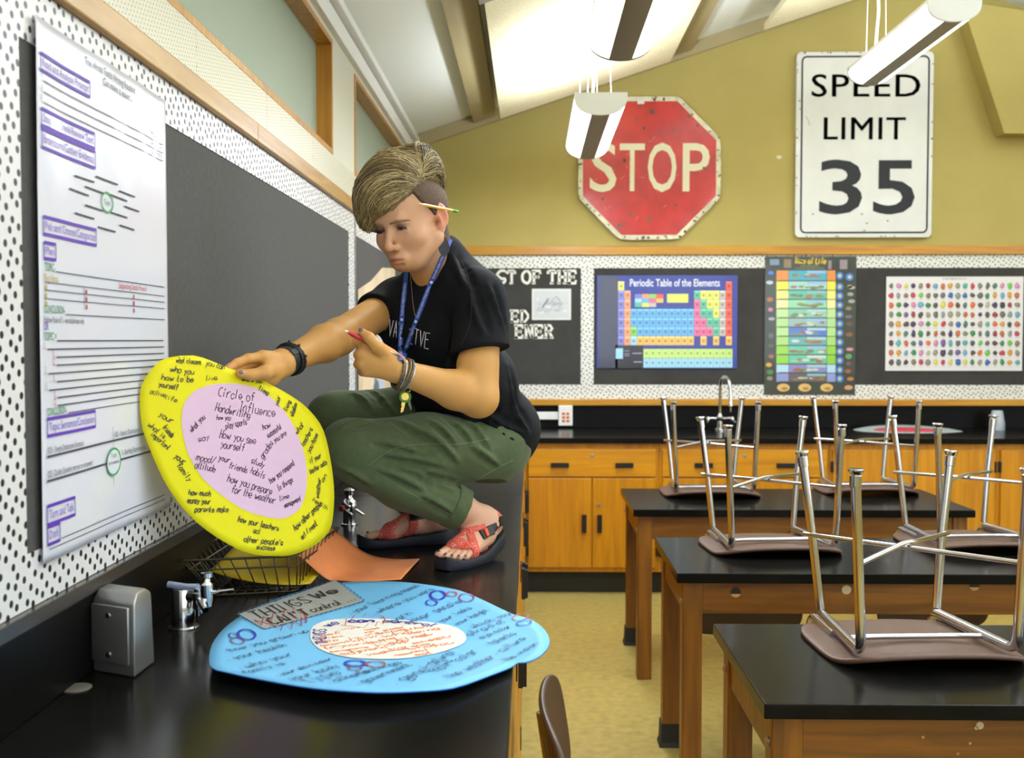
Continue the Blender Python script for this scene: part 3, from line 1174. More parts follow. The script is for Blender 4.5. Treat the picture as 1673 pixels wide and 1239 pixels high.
cream = 'E3DDBB'
for ch, xa, xb in (('S', 963, 1007), ('T', 1012, 1053), ('O', 1058, 1105), ('P', 1115, 1159)):
    p, q = at(xa, 312, Y=ys), at(xb, 312, Y=ys)
    P.text(ch, (p.x, p.z), (q.x, q.z), 0.308, cream, 0.008 if ch != 'T' else 0.004)
    P.build('letter', st)
    P = Print(plane_map((0, ys - 0.0014, 0), (1, 0, 0), (0, 0, 1), (0, -1, 0)))
P.layer = 2
for (px_, py_, r_) in ((1066, 183, .020), (1100, 212, .010), (1020, 262, .016), (1030, 350, .015), (1060, 358, .018), (1012, 368, .018), (1104, 335, .010), (1150, 275, .012),
                       (1140, 205, .014), (1125, 190, .015), (1040, 195, .008), (985, 325, .010), (1090, 380, .008), (1052, 210, .013)):
    q = at(px_, py_, Y=ys)
    P.poly([(q.x + r_ * rnd.uniform(.5, 1.1) * math.cos(a_), q.z + r_ * rnd.uniform(.5, 1.1) * math.sin(a_)) for a_ in [k * PI / 4 for k in range(8)]], rnd.choice(['4A4038', '6A5A44', '5A4A3C', '3E4A38']))
for k in range(60):
    a_ = rnd.uniform(0, 2 * PI)
    e = rnd.choice(octagon(R8 * 0.975, 0))
    j = rnd.randrange(8)
    p, q = octagon(R8 * rnd.uniform(.945, .995), 0)[j], octagon(R8 * rnd.uniform(.945, .995), 0)[(j + 1) % 8]
    t = rnd.random()
    x, z = p[0] + (q[0] - p[0]) * t, p[2] + (q[2] - p[2]) * t
    P.disc((x, z), rnd.uniform(.003, .012), rnd.uniform(.003, .009), rnd.choice(['4A5A40', '3A3A34', '7A6A4A', '8A7A52']), 7)
for k in range(22):
    x, z = cs.x + rnd.uniform(-.34, .34), cs.z + rnd.uniform(-.34, .34)
    P.stroke([(x, z), (x + rnd.uniform(-.03, .03), z + rnd.uniform(-.03, .03))], .0025, 'E28A78')
q = at(1047, 168, Y=ys)
P.rect(q.x - .022, q.z - .008, q.x + .022, q.z + .012, 'DCD8D2')
P.build('rust_and_scratches', st)['kind'] = 'stuff'

a, b = at(1299, 388, Y=ys), at(1526, 84, Y=ys)
sp = empty('speed_limit_sign', ((a.x + b.x) / 2, ys, (a.z + b.z) / 2), 'white speed limit 35 sign with black border on the tan wall', 'road sign')


def rrect(x0, z0, x1, z1, r, n=6):
    out = []
    for cx_, cz_, a0 in ((x1 - r, z1 - r, 0), (x0 + r, z1 - r, 90), (x0 + r, z0 + r, 180), (x1 - r, z0 + r, 270)):
        for k in range(n + 1):
            t = math.radians(a0 + 90 * k / n)
            out.append((cx_ + r * math.cos(t), cz_ + r * math.sin(t)))
    return out


bm = bmnew()
prism(bm, [(x, ys, z) for x, z in rrect(a.x, a.z, b.x, b.z, 0.03)], (0, 0.034, 0))
finish(bm, 'plate', mat('white sign enamel', 'DAD9D3', 0.3, noise=0.05, nscale=5, coat=0.3), sp)
P = Print(plane_map((0, ys - 0.0004, 0), (1, 0, 0), (0, 0, 1), (0, -1, 0)))
k_ = rrect(a.x + 0.035, a.z + 0.03, b.x - 0.03, b.z - 0.03, 0.03)
P.stroke(k_ + [k_[0]], 0.011, '1A1B1D')
P.build('border_line', sp)
spm = plane_map((0, ys - 0.0004, 0), (1, 0, 0), (0, 0, 1), (0, -1, 0))
P = Print(spm)
blk = '111214'
for t, xa, xb, yb, hp in (('SPEED', 1326, 1503, 158, 36), ('LIMIT', 1346, 1479, 228, 36)):
    p, q = at(xa, yb, Y=ys), at(xb, yb, Y=ys)
    for sh in (-0.0022, 0.0022):
        P.text(t, (p.x + sh, p.z), (q.x + sh, q.z), hp / 250.0, blk, 0.0, 1.08)
    P.build('lettering', sp)
    P = Print(spm)
for ch, xa, xb in (('3', 1338, 1408), ('5', 1426, 1494)):
    p, q = at(xa, 348, Y=ys), at(xb, 348, Y=ys)
    P.text(ch, (p.x, p.z), (q.x, q.z), 0.338, blk, 0.012)
    P.build('numeral', sp)
    P = Print(spm)
P.layer = 2
for k in range(34):
    e = rnd.random()
    if e < 0.5:
        x, z = rnd.choice([a.x + 0.006, b.x - 0.006]), rnd.uniform(a.z, b.z)
    else:
        x, z = rnd.uniform(a.x, b.x), rnd.choice([a.z + 0.006, b.z - 0.006])
    P.disc((x, z), rnd.uniform(.003, .007), rnd.uniform(.003, .007), rnd.choice(['5A4A34', '7A6A4A', '4A4640']), 7)
for px_, py_ in ((1408, 350), (1416, 365), (1412, 377), (1450, 361), (1328, 350), (1306, 165), (1308, 178)):
    q = at(px_, py_, Y=ys)
    P.disc((q.x, q.z), .008, .005, '8A7A54', 7)
q = at(1316, 190, Y=ys)
P.stroke(smooth([(q.x, q.z), (q.x + .02, q.z - .03), (q.x + .025, q.z - .06)]), .003, 'A09880')
P.build('rust_spots', sp)
# chipped paint spot on the wall
bm = bmnew()
q = at(1273, 257, Y=YB - 0.001)
prism(bm, [(q.x + .018 * math.cos(k) * (1 + .3 * math.sin(3 * k)), YB - 0.0006, q.z + .012 * math.sin(k)) for k in [i * PI / 5 for i in range(10)]], (0, 0.0005, 0))
tag(finish(bm, 'paint_chip', mat('bare plaster', 'D9D0BC', 0.8)), 'small pale paint chip on the tan wall between the two road signs', 'wall mark')

# ------------------------------------------------------------------ writing poster on the left wall
XP = XL + 0.013
po = empty('poster', (XP, 1.97, 1.57), 'large white writing routine poster with purple boxed headings on the left wall', 'poster')
NY, NZ = 24, 14
PY0, PY1, PZ0, PZ1 = 1.640, 2.229, 1.149, 1.998


def buckle(y, z):
    u, v = (y - PY0) / (PY1 - PY0), (z - PZ0) / (PZ1 - PZ0)
    return 0.0012 * math.sin(u * 9 + v * 2.5) + 0.0010 * max(0, v - 0.7) / 0.3 * math.sin(u * 17 + 1) + 0.0005 * math.sin(u * 26 + v * 8) * v


bm = bmnew()
grid_sheet(bm, lambda u, v: Vector((XP + buckle(PY0 + (PY1 - PY0) * u, PZ0 + (PZ1 - PZ0) * v), PY0 + (PY1 - PY0) * u, PZ0 + (PZ1 - PZ0) * v)), 72, 60)
sh = finish(bm, 'sheet', mat('laminated white paper', 'DADAE3', 0.3, coat=0.3), po, True)
sm = sh.modifiers.new('thickness', 'SOLIDIFY')
sm.thickness = 0.0006
P = Print(lambda y, z, l: Vector((XP + buckle(y, z) + 0.0022 + 0.0003 * l, y, z)), cut=0.012)


def W(px, py):
    q = at(px, py, X=XP)
    return q.y, q.z


PUR, GRN, RED, YEL, INK = '5A2FA8', '3E8A5A', 'B83A4C', 'B8A83C', '3A3A4A'


def hline(px, py, px1, w=0.0016, col=INK, y1=None):
    p = W(px, py)
    q = W(px1, py)
    P.line(p, (q[0] if y1 is None else y1, p[1]), w, col)


def wtext(t, px, py, px1, h, col, bold=0.0):
    p = W(px, py)
    q = W(px1, py)
    P.text(t, p, (q[0], p[1]), h, col, bold)


def wbox(t, xa, xb, yt, yb, col=PUR):
    p, q = W(xa, yb), W(xa, yt)
    y1 = W(xb, (yt + yb) / 2)[0]
    for z in (p[1], q[1]):
        P.line((p[0], z), (y1, z), 0.0052, col)
    for y in (p[0], y1):
        P.line((y, p[1]), (y, q[1]), 0.0024, col)
    P.text(t, (p[0] + 0.006, p[1] + (q[1] - p[1]) * 0.28), (y1 - 0.006, p[1] + (q[1] - p[1]) * 0.28), (q[1] - p[1]) * 0.50, '7A55BE')


wtext('The Write Tools Writing Routine', 138, 104, 217, 0.0135, INK)
wtext('Can make it easier...', 166, 138, 213, 0.0125, INK)
wbox('Read and Analyze Prompt', 62, 145, 86, 113)
for t, py in (('T.', 132), ('A.', 150), ('R.', 167)):
    hline(67, py, 265)
    wtext(t, 63, py - 2, 66.5, 0.011, '777788')
for t, py, c in (('Text', 131, GRN), ('Author', 149, RED), ('the Intro', 166, INK)):
    p = W(67, py)
    P.text(t, (W(246, 250)[0], p[1] + 0.004), (W(264, 250)[0], p[1] + 0.004), 0.010, c)
wbox('Stop and Think/Review Text', 64, 153, 177, 204)
wbox('Brainstorm/Gather Evidence', 65, 154, 210, 240)
for xa, ya, xb, yb in ((121, 287, 153, 298), (155, 288, 190, 302), (112, 308, 144, 320), (138, 305, 168, 316), (192, 312, 218, 322), (178, 318, 205, 329), (200, 337, 225, 346),
                       (138, 335, 168, 345), (121, 348, 153, 358), (179, 347, 205, 356), (159, 371, 187, 379), (193, 368, 217, 376)):
    P.line(W(xa, ya), W(xb, yb), 0.003, '2A2A32')
p = W(174, 331)
P.ring(p, 0.025, 0.0175, 0.0036, '3E9A5A')
P.text('Topic', (p[0] - .014, p[1] - .004), (p[0] + .014, p[1] - .004), .009, GRN)
wbox('Pick and Choose/Categorize', 68, 156, 354, 382)
wbox('Plan', 69, 88, 396, 422)
wtext('TOPIC-', 70, 442, 87, 0.013, GRN, .01)
hline(88, 444, 267)
wtext('Big Ideas', 70, 459, 92, 0.012, YEL)
p = W(70, 462)
P.text('Supporting Details: Prove It', (W(193, 474)[0], p[1] + 0.006), (W(237, 474)[0], p[1] + 0.006), 0.011, RED)
zr = [W(70, y)[1] for y in (461, 474, 488, 500)]
for z in zr[:3]:
    P.line((W(70, 474)[0], z), (W(267, 480)[0], z), 0.0014, INK)
yv = W(136, 480)[0]
P.line((yv, zr[0]), (yv, zr[3]), 0.0014, INK)
for k in range(3):
    z = zr[k] - 0.0125
    for px_, c in ((71, YEL), (139, RED), (215, RED)):
        y = W(px_, 480)[0]
        P.rect(y, z, y + 0.006, z + 0.008, c)
wtext('CONCLUSION-', 69, 511, 103, 0.0125, GRN, .01)
hline(104, 514, 267)
wtext('Follow Rule of 3 - words/phrases only', 69, 527, 136, 0.010, INK)
wtext('OR', 69, 539, 76, 0.012, PUR, .01)
wtext('TOPIC =', 69, 556, 89, 0.0125, GRN, .01)
hline(90, 557, 265, 0.0022)
for px_, py_, t, c in ((74, 571, '1.', YEL), (89, 584, '1.', RED), (89, 597, '2.', RED), (76, 611, '2.', YEL), (90, 624, '1.', RED), (77, 638, '3.', YEL), (91, 650, '1.', RED), (91, 663, '2.', RED)):
    hline(px_, py_, 266, 0.0022)
    wtext(t, px_ - 5.5, py_, px_ - 2, 0.012, c)
wtext('CONCLUSION-', 74, 680, 106, 0.0125, GRN, .01)
hline(108, 675, 266)
wbox('Topic Sentence/Conclusion', 74.5, 155, 685, 713)
hline(74, 747, 268, 0.0036)
hline(74, 787, 268, 0.0036)
wtext('SDS - Simple Declarative Sentence', 75, 742, 134, 0.010, '555560')
wtext('QQ - Quality Question (not yes or no answer)', 75, 781, 150, 0.010, '555560')
y = W(184.5, 757)[0]
P.line((y, W(184, 697)[1]), (y, W(184, 795)[1]), 0.0012, INK)
zq = W(74, 787)[1]
P.layer = 2
P.disc((y, zq), .031, .024, 'DADAE2')
P.layer = 3
P.ring((y, zq), .031, .024, .004, '3E9A5A')
P.text('Topic', (y - .014, zq + .008), (y + .014, zq + .008), .009, GRN)
P.text('(not in sentence)', (y - .024, zq - .004), (y + .024, zq - .004), .007, INK)
z = W(75, 745)[1]
P.text('AD - Aspect Declarations', (W(186, 716)[0], z + .004), (W(225, 710)[0], z + .004), .010, '555560')
z = W(75, 785)[1]
P.text('S - Startling Statement, etc.', (W(197, 750)[0], z + .006), (W(235, 740)[0], z + .006), .010, '555560')
P.layer = 1
wbox('Turn and Talk', 75, 120, 828, 858)
wbox('Draft', 75.5, 95, 862, 891)
hline(97, 880, 268, 0.0014)
hline(78, 898, 268, 0.0014)
wtext('* * *', 76, 917, 80, .006, '999999')
P.build('printing', po)

# ------------------------------------------------------------------ laboratory counters
XE = -0.032           # front edge of the left counter
YE = 6.20             # front edge of the back counter
CT = 0.032
XEND = 4.4
o = empty('countertop', (-0.4, 3.0, HC), 'long black resin countertop with splashback that the woman crouches on', 'countertop')
bm = bmnew()
box(bm, (XL + 0.0005, 0.35, HC - CT), (XE, 3.879, HC), 0.003)
box(bm, (XL + 0.0005, 3.881, HC - CT), (XE, YE - 0.0005, HC), 0.003)
finish(bm, 'worktop', M['resin'], o)
bm = bmnew()
box(bm, (XL + 0.0005, 0.35, HC + 0.0005), (XL + 0.018, 6.1, 1.0615), 0.002)
finish(bm, 'splashback', M['resin_matte'], o)
o = empty('countertop', (1.8, 6.55, HC), 'black resin countertop with splashback along the back wall', 'countertop')
bm = bmnew()
box(bm, (XL + 0.0005, YE, HC - CT), (XEND, YB - 0.0005, HC), 0.003)
finish(bm, 'worktop', M['resin'], o)
bm = bmnew()
box(bm, (XL + 0.03, YB - 0.02, HC + 0.0005), (XEND, YB - 0.0005, 1.0725), 0.002)
finish(bm, 'splashback', M['resin_matte'], o)


def pull(bm, c, axis, L=0.105, nrm=(0, -1, 0), depth=0.022):
    """recessed-looking black bar pull, long in axis"""
    c, axis, nrm = Vector(c), Vector(axis), Vector(nrm)
    oth = axis.cross(nrm)
    a = axis * (L / 2)
    b = oth * 0.013
    pts = [c - a - b, c + a - b, c + a + b, c - a + b]
    prism(bm, pts, nrm * depth * 0.55)
    pts = [c - a * 0.92 - b * 1.15 + nrm * depth * 0.55, c + a * 0.92 - b * 1.15 + nrm * depth * 0.55, c + a * 0.92 + b * 0.5 + nrm * depth * 0.55, c - a * 0.92 + b * 0.5 + nrm * depth * 0.55]
    prism(bm, pts, nrm * depth * 0.45)


FC = 6.235            # face of the back cabinets


def fx(px):
    return at(px, 830, Y=FC).x


def fz(py):
    return at(1000, py, Y=FC).z


def back_cabinet(x0, x1, label, drawer, dsplit, locks=()):
    c = empty('base_cabinet', ((x0 + x1) / 2, FC + 0.3, 0), label, 'cabinet', 'orange wooden base cabinets under the back counter')
    bm = bmnew()
    z0, z1 = fz(935), HC - CT - 0.0008
    box(bm, (x0, FC, z0), (x1, YB - 0.03, z1), 0.002)
    finish(bm, 'body', M['cab'], c)
    bm = bmnew()
    box(bm, (x0, FC + 0.06, 0.0005), (x1, YB - 0.05, z0 - 0.0005))
    finish(bm, 'kick_board', M['kick'], c)
    zt_, zm, zb_ = fz(734), fz(780), fz(927)
    g = 0.004
    if drawer:
        bm = bmnew()
        box(bm, (x0 + 0.018, FC - 0.019, zm + g), (x1 - 0.018, FC - 0.0005, zt_), 0.003)
        d = finish(bm, 'drawer', M['cab_x'], c)
        w = x1 - x0
        for hx in ((x0 + w * 0.26, x0 + w * 0.74) if w > 0.6 else (x0 + w * .5,)):
            bm = bmnew()
            pull(bm, (hx, FC - 0.019, (zm + zt_) / 2 - 0.01), (1, 0, 0))
            finish(bm, 'handle', M['black'], d)
        bm = bmnew()
        lathe(bm, (x0 + w / 2, FC - 0.019, zt_ - 0.035), (0, -1, 0), [(0.0001, 0), (0.010, 0.0005), (0.010, 0.004), (0.004, 0.005), (0.0001, 0.005)], 14)
        finish(bm, 'lock', M['steel'], d, True, 40)
        top = zm - g
    else:
        top = zt_
    xs = [x0 + 0.018, x0 + 0.018 + (x1 - x0 - 0.036) * dsplit, x1 - 0.018]
    for k in range(2):
        bm = bmnew()
        box(bm, (xs[k] + (g if k else 0), FC - 0.019, zb_), (xs[k + 1] - (0 if k else g), FC - 0.0005, top), 0.003)
        d = finish(bm, 'door', M['cab'], c)
        hx = xs[1] + (-0.045 if k == 0 else 0.045)
        hz = fz(855) if drawer else fz(840)
        bm = bmnew()
        pull(bm, (hx, FC - 0.019, hz), (0, 0, 1))
        finish(bm, 'handle', M['black'], d)
        for hz2 in (zb_ + 0.10, top - 0.10):
            bm = bmnew()
            ex = xs[0] - 0.004 if k == 0 else xs[2] + 0.004
            box(bm, (ex - 0.007, FC - 0.021, hz2 - 0.032), (ex + 0.007, FC - 0.0005, hz2 + 0.032), 0.002)
            finish(bm, 'hinge', M['black'], d)
        if k == 1 and drawer:
            bm = bmnew()
            lathe(bm, (xs[1] + 0.04, FC - 0.019, fz(825)), (0, -1, 0), [(0.0001, 0), (0.010, 0.0005), (0.010, 0.004), (0.004, 0.005), (0.0001, 0.005)], 14)
            finish(bm, 'lock', M['steel'], d, True, 40)
    return c


x1_ = fx(1076)
back_cabinet(fx(858), x1_, 'orange wooden base cabinet with one wide drawer, beside the woman', True, 0.5)
back_cabinet(x1_ + 0.001, fx(1354), 'orange wooden base cabinet with drawer, behind the farthest table', True, 0.5)
back_cabinet(fx(1354) + 0.001, fx(1627), 'drawerless orange cabinet with two tall doors below the red and grey paper', False, 0.5)
back_cabinet(fx(1627) + 0.001, fx(1627) + 0.99, 'drawerless orange cabinet at the right edge below the plastic cups', False, 0.5)

# base cabinets under the left counter: their fronts are seen nearly edge on
XF = -0.048
for k, (y0, y1, lab) in enumerate(((0.4, 1.42, 'wooden base cabinet under the left counter, nearest the camera'),
                                   (1.421, 2.40, 'wooden base cabinet under the left counter, below the blue paper'),
                                   (2.401, 3.38, 'wooden base cabinet under the left counter, below her sandals'),
                                   (3.381, 4.36, 'wooden base cabinet under the left counter, past her heels'),
                                   (4.361, 5.34, 'wooden base cabinet under the left counter, fifth along, next to the corner one'),
                                   (5.341, 6.17, 'wooden base cabinet in the corner where the two counters meet'))):
    c = empty('base_cabinet', (-0.4, (y0 + y1) / 2, 0), lab, 'cabinet', 'base cabinets under the left counter')
    bm = bmnew()
    box(bm, (XL + 0.02, y0, 0.115), (XF, y1, HC - CT - 0.0008), 0.002)
    finish(bm, 'body', M['cab'], c)
    bm = bmnew()
    box(bm, (XL + 0.02, y0, 0.0005), (XF - 0.06, y1, 0.1145))
    finish(bm, 'kick_board', M['kick'], c)
    ym = (y0 + y1) / 2
    for a, b, hy in ((y0 + 0.02, ym - 0.002, ym - 0.05), (ym + 0.002, y1 - 0.02, ym + 0.05)):
        bm = bmnew()
        box(bm, (XF + 0.0005, a, 0.13), (XF + 0.014, b, 0.865), 0.002)
        d = finish(bm, 'door', M['cab'], c)
        bm = bmnew()
        pull(bm, (XF + 0.014, hy, 0.62), (0, 0, 1), 0.11, (1, 0, 0))
        finish(bm, 'handle', M['black'], d)
        for hz in (0.22, 0.76):
            bm = bmnew()
            ey = a if a < ym - 0.1 else b
            box(bm, (XF + 0.0005, ey - 0.007, hz - 0.03), (XF + 0.017, ey + 0.007, hz + 0.03), 0.002)
            finish(bm, 'hinge', M['black'], d)

# ------------------------------------------------------------------ laboratory tables
TZ = 0.76


def lab_table(x0, y0, w, d, label, dec):
    t = empty('lab_table', (x0 + w / 2, y0 + d / 2, 0), label, 'table', 'black topped lab tables')
    bm = bmnew()
    box(bm, (x0, y0, TZ - 0.032), (x0 + w, y0 + d, TZ), 0.003)
    finish(bm, 'tabletop', M['resin'], t)
    lx0, lx1, ly0, ly1 = x0 + 0.022, x0 + w - 0.022, y0 + 0.03, y0 + d - 0.03
    L = 0.064
    za, zb_ = TZ - 0.032 - 0.105, TZ - 0.0328
    for ax, ay in ((lx0, ly0), (lx1 - L, ly0), (lx0, ly1 - L), (lx1 - L, ly1 - L)):
        bm = bmnew()
        box(bm, (ax, ay, 0.0007), (ax + L, ay + L, zb_), 0.004)
        g = finish(bm, 'leg', M['tablewood'], t)
        bm = bmnew()
        q = 0.012
        rear = ay > y0 + d / 2
        b0 = [(ax - q, ay - q), (ax + L + q, ay - q), (ax + L + q, ay + L + q), (ax - q, ay + L + q)]
        b1 = [(ax - .004, ay - .004), (ax + L + .004, ay - .004), (ax + L + .004, ay + L + .004), (ax - .004, ay + L + .004)]
        va = [bm.verts.new((p[0], p[1], 0.0004)) for p in b0]
        vm = [bm.verts.new((p[0] * .3 + r[0] * .7, p[1] * .3 + r[1] * .7, 0.018)) for p, r in zip(b0, b1)]
        vb = [bm.verts.new((p[0], p[1], 0.085)) for p in b1]
        bm.faces.new(va[::-1])
        bm.faces.new(vb)
        for k in range(4):
            bm.faces.new((va[k], va[(k + 1) % 4], vm[(k + 1) % 4], vm[k]))
            bm.faces.new((vm[k], vm[(k + 1) % 4], vb[(k + 1) % 4], vb[k]))
        if rear:
            finish(bm, 'rubber_boot', M['rub'], g)
        else:
            bm.free()
        bm = bmnew()
        ex = ax if ax < x0 + w / 2 else ax + L
        sx = -1 if ax < x0 + w / 2 else 1
        lathe(bm, (ex, ay + L / 2, TZ - 0.10), (sx, 0, 0), [(0.0001, -.002), (0.011, -0.001), (0.011, 0.002), (0.007, 0.006), (0.0001, 0.008)], 14)
        finish(bm, 'bolt', M['steel'], g, True, 40)
    T = 0.02
    for nm, lo, hi, m in (('apron', (lx0 + L, ly0 + 0.006, za), (lx1 - L, ly0 + 0.006 + T, zb_), M['tablewood_x']),
                          ('apron', (lx0 + L, ly1 - 0.006 - T, za), (lx1 - L, ly1 - 0.006, zb_), M['tablewood_x']),
                          ('apron', (lx0 + 0.006, ly0 + L, za), (lx0 + 0.006 + T, ly1 - L, zb_), M['tablewood']),
                          ('apron', (lx1 - 0.006 - T, ly0 + L, za), (lx1 - 0.006, ly1 - L, zb_), M['tablewood'])):
        bm = bmnew()
        box(bm, lo, hi, 0.002)
        finish(bm, nm, m, t)
    # knot holes, worn spots and stickers on the front apron
    P = Print(plane_map((0, ly0 + 0.006, 0), (1, 0, 0), (0, 0, 1), (0, -1, 0)))
    for px_, py_, r_, c in dec:
        q = at(px_, py_, Y=ly0 + 0.005)
        P.disc((q.x, q.z), r_, r_, c, 18)
        if c == '1E140C':
            P.layer = 2
            P.poly([(q.x + r_ * math.cos(a_), q.z + r_ * math.sin(a_)) for a_ in [math.radians(200 + 14 * k) for k in range(11)]], 'C89A60')
            P.layer = 1
    if dec:
        P.build('marks', t)
    return t


lab_table(0.474, 2.149, 1.52, 0.615, 'lab table with black top nearest the camera at the lower right', ((1601, 1186, 0.008, 'C9B894'), (1595, 1190, .004, 'B9A884'), (1508, 1205, .003, 'B98A4A'), (1585, 1215, .003, 'B98A4A'), (1565, 1232, .003, 'A97A3A')))
lab_table(0.462, 3.36, 1.52, 0.62, 'middle lab table with black top and knot holes in its apron', ((1202, 968, 0.0165, '1E140C'), (1383, 964, 0.015, 'CDBA90'), (1592, 957, 0.0165, '1E140C'), (1619, 952, .006, 'D9CFC0'), (1626, 952, .006, 'D9CFC0')))
lab_table(0.445, 4.63, 1.48, 0.66, 'farthest lab table with black top in front of the back cabinets', ())

# ------------------------------------------------------------------ chairs
RT = 0.0115


def chair(label, group):
    c = empty('school_chair', (0, 0, 0), label, 'chair', group)
    SZ = 0.445

    def seat_z(x, y):
        return SZ - 0.010 * (1 - (x / 0.2) ** 2) * (1 - (y / 0.22) ** 2) - 0.020 * max(0, (-y - 0.11) / 0.10) ** 2 + 0.012 * max(0, (y - 0.12) / 0.08) ** 2 + 0.006 * (x / 0.2) ** 2

    def outline(u, v, hw, hd, p=5.0):
        a, b = 2 * u - 1, 2 * v - 1
        k = 1.0 / max((abs(a) ** p + abs(b) ** p) ** (1 / p) / max(abs(a), abs(b), 1e-6), 1.0)
        return a * hw * k, b * hd * k
    bm = bmnew()
    NU = 22

    def sf(u, v):
        x, y = outline(u, v, 0.228, 0.215, 3.8)
        y -= 0.012
        return Vector((x, y, seat_z(x, y)))
    grid_sheet(bm, sf, NU, NU)
    s = finish(bm, 'seat', M['brown'], c, True)
    md = s.modifiers.new('thickness', 'SOLIDIFY')
    md.thickness = 0.012
    md.offset = 1.0 if False else -1.0
    bv = s.modifiers.new('round', 'BEVEL')
    bv.width = 0.005
    bv.segments = 3
    bv.limit_method = 'ANGLE'
    bv.angle_limit = math.radians(50)
    bm = bmnew()

    def bf(u, v):
        x, z = outline(u, v, 0.222, 0.112, 4.0)
        return Vector((x, 0.262 + 0.12 * (z + .112) * 1.3 + 0.03 * (1 - (x / 0.22) ** 2) - 0.03, 0.735 + z))
    grid_sheet(bm, bf, NU, 14)
    b = finish(bm, 'backrest', M['browndark'], c, True)
    md = b.modifiers.new('thickness', 'SOLIDIFY')
    md.thickness = 0.013
    md.offset = 0
    bv = b.modifiers.new('round', 'BEVEL')
    bv.width = 0.006
    bv.segments = 3
    bv.limit_method = 'ANGLE'
    bv.angle_limit = math.radians(50)
    zr_ = 0.413
    for sx in (-1, 1):
        bm = bmnew()       # front leg bends into the seat rail
        tube(bm, fillet([(sx * 0.196, -0.185, 0.026), (sx * 0.178, -0.183, zr_), (sx * 0.150, 0.165, zr_ + 0.003)], 0.036, 8), RT, 14)
        g = finish(bm, 'leg', M['chrome2'], c, True, 50)
        foot(sx * 0.196, -0.185, g, (sx * 0.02, -0.004, 1))
        bm = bmnew()       # rear leg, welded under the end of the rail
        tube(bm, [(sx * 0.193, 0.195, 0.026), (sx * 0.170, 0.185, 0.22), (sx * 0.152, 0.170, zr_ - 0.008)], RT * 0.97, 14)
        g = finish(bm, 'leg', M['chrome2'], c, True, 50)
        foot(sx * 0.193, 0.195, g, (-sx * 0.12, -0.04, 1))
        bm = bmnew()       # back upright
        tube(bm, fillet([(sx * 0.168, 0.02, zr_ + 0.0165), (sx * 0.160, 0.222, zr_ + 0.0175), (sx * 0.158, 0.272, 0.60), (sx * 0.155, 0.296, 0.765)], 0.05, 8), RT * 0.9, 12)
        finish(bm, 'back_upright', M['chrome2'], c, True, 50)
    bm = bmnew()
    tube(bm, fillet([(-0.1895, 0.192, 0.215), (-0.02, 0.0, 0.200), (0.02, -0.03, 0.197), (0.188, -0.185, 0.215)], 0.04, 6), 0.0062, 10)
    finish(bm, 'brace', M['chrome2'], c, True, 50)
    bm = bmnew()
    tube(bm, fillet([(0.1895, 0.192, 0.215), (0.02, 0.0, 0.211), (-0.188, -0.185, 0.215)], 0.04, 6), 0.0062, 10)
    finish(bm, 'brace', M['chrome2'], c, True, 50)
    bm = bmnew()
    tube(bm, fillet([(-0.176, -0.055, zr_ + 0.004), (-0.10, -0.06, zr_ - 0.0), (0.10, -0.06, zr_ - 0.0), (0.176, -0.055, zr_ + 0.004)], 0.08, 6), 0.0068, 10)
    finish(bm, 'seat_bar', M['chrome2'], c, True, 50)
    return c


def foot(x, y, g, up):
    up = Vector(up).normalized()
    b = Vector((x, y, 0.026))
    bm = bmnew()
    lathe(bm, b - up * 0.026, up, [(0.0001, 0), (0.0165, 0.0), (0.018, 0.002), (0.018, 0.005), (0.0125, 0.012), (0.0115, 0.014), (0.0135, 0.016), (0.0135, 0.040), (0.0118, 0.041)], 18)
    finish(bm, 'glide', M['chrome2'], g, True, 35)


def dup(root, label, group):
    r = root.copy()
    COL.objects.link(r)
    r['label'] = label
    r['group'] = group
    for ch in list(root.children):
        c = ch.copy()
        COL.objects.link(c)
        c.parent = r
        for g in list(ch.children):
            d = g.copy()
            COL.objects.link(d)
            d.parent = c
    return r


CG = 'upturned chairs on the lab tables'
proto = chair('upturned school chair standing on the nearest lab table', CG)
# an upturned chair: seat face on the table, front towards the camera
SEATS = [(None, 0.905, 2.570, 3.5),
         ('left-hand upturned chair on the middle lab table', 0.84, 3.790, 5.0),
         ('right-hand upturned chair on the middle lab table', 1.575, 3.870, 4.0),
         ('left-hand upturned chair on the farthest lab table', 0.853, 5.125, 0.0),
         ('right-hand upturned chair on the farthest lab table', 1.625, 5.225, 0.5)]
roots = [proto] + [dup(proto, s[0], CG) for s in SEATS[1:]]
upr = dup(proto, 'upright brown school chair at the bottom edge, its backrest beside the black counter', None)
del upr['group']
for r, (lab, x, y, a) in zip(roots, SEATS):
    r.rotation_euler = (PI, 0, PI + math.radians(a))
    r.location = (x, y, TZ + 0.4535)
upr.location = (0.316, 1.925, 0)
upr.rotation_euler = (0, 0, math.radians(90))

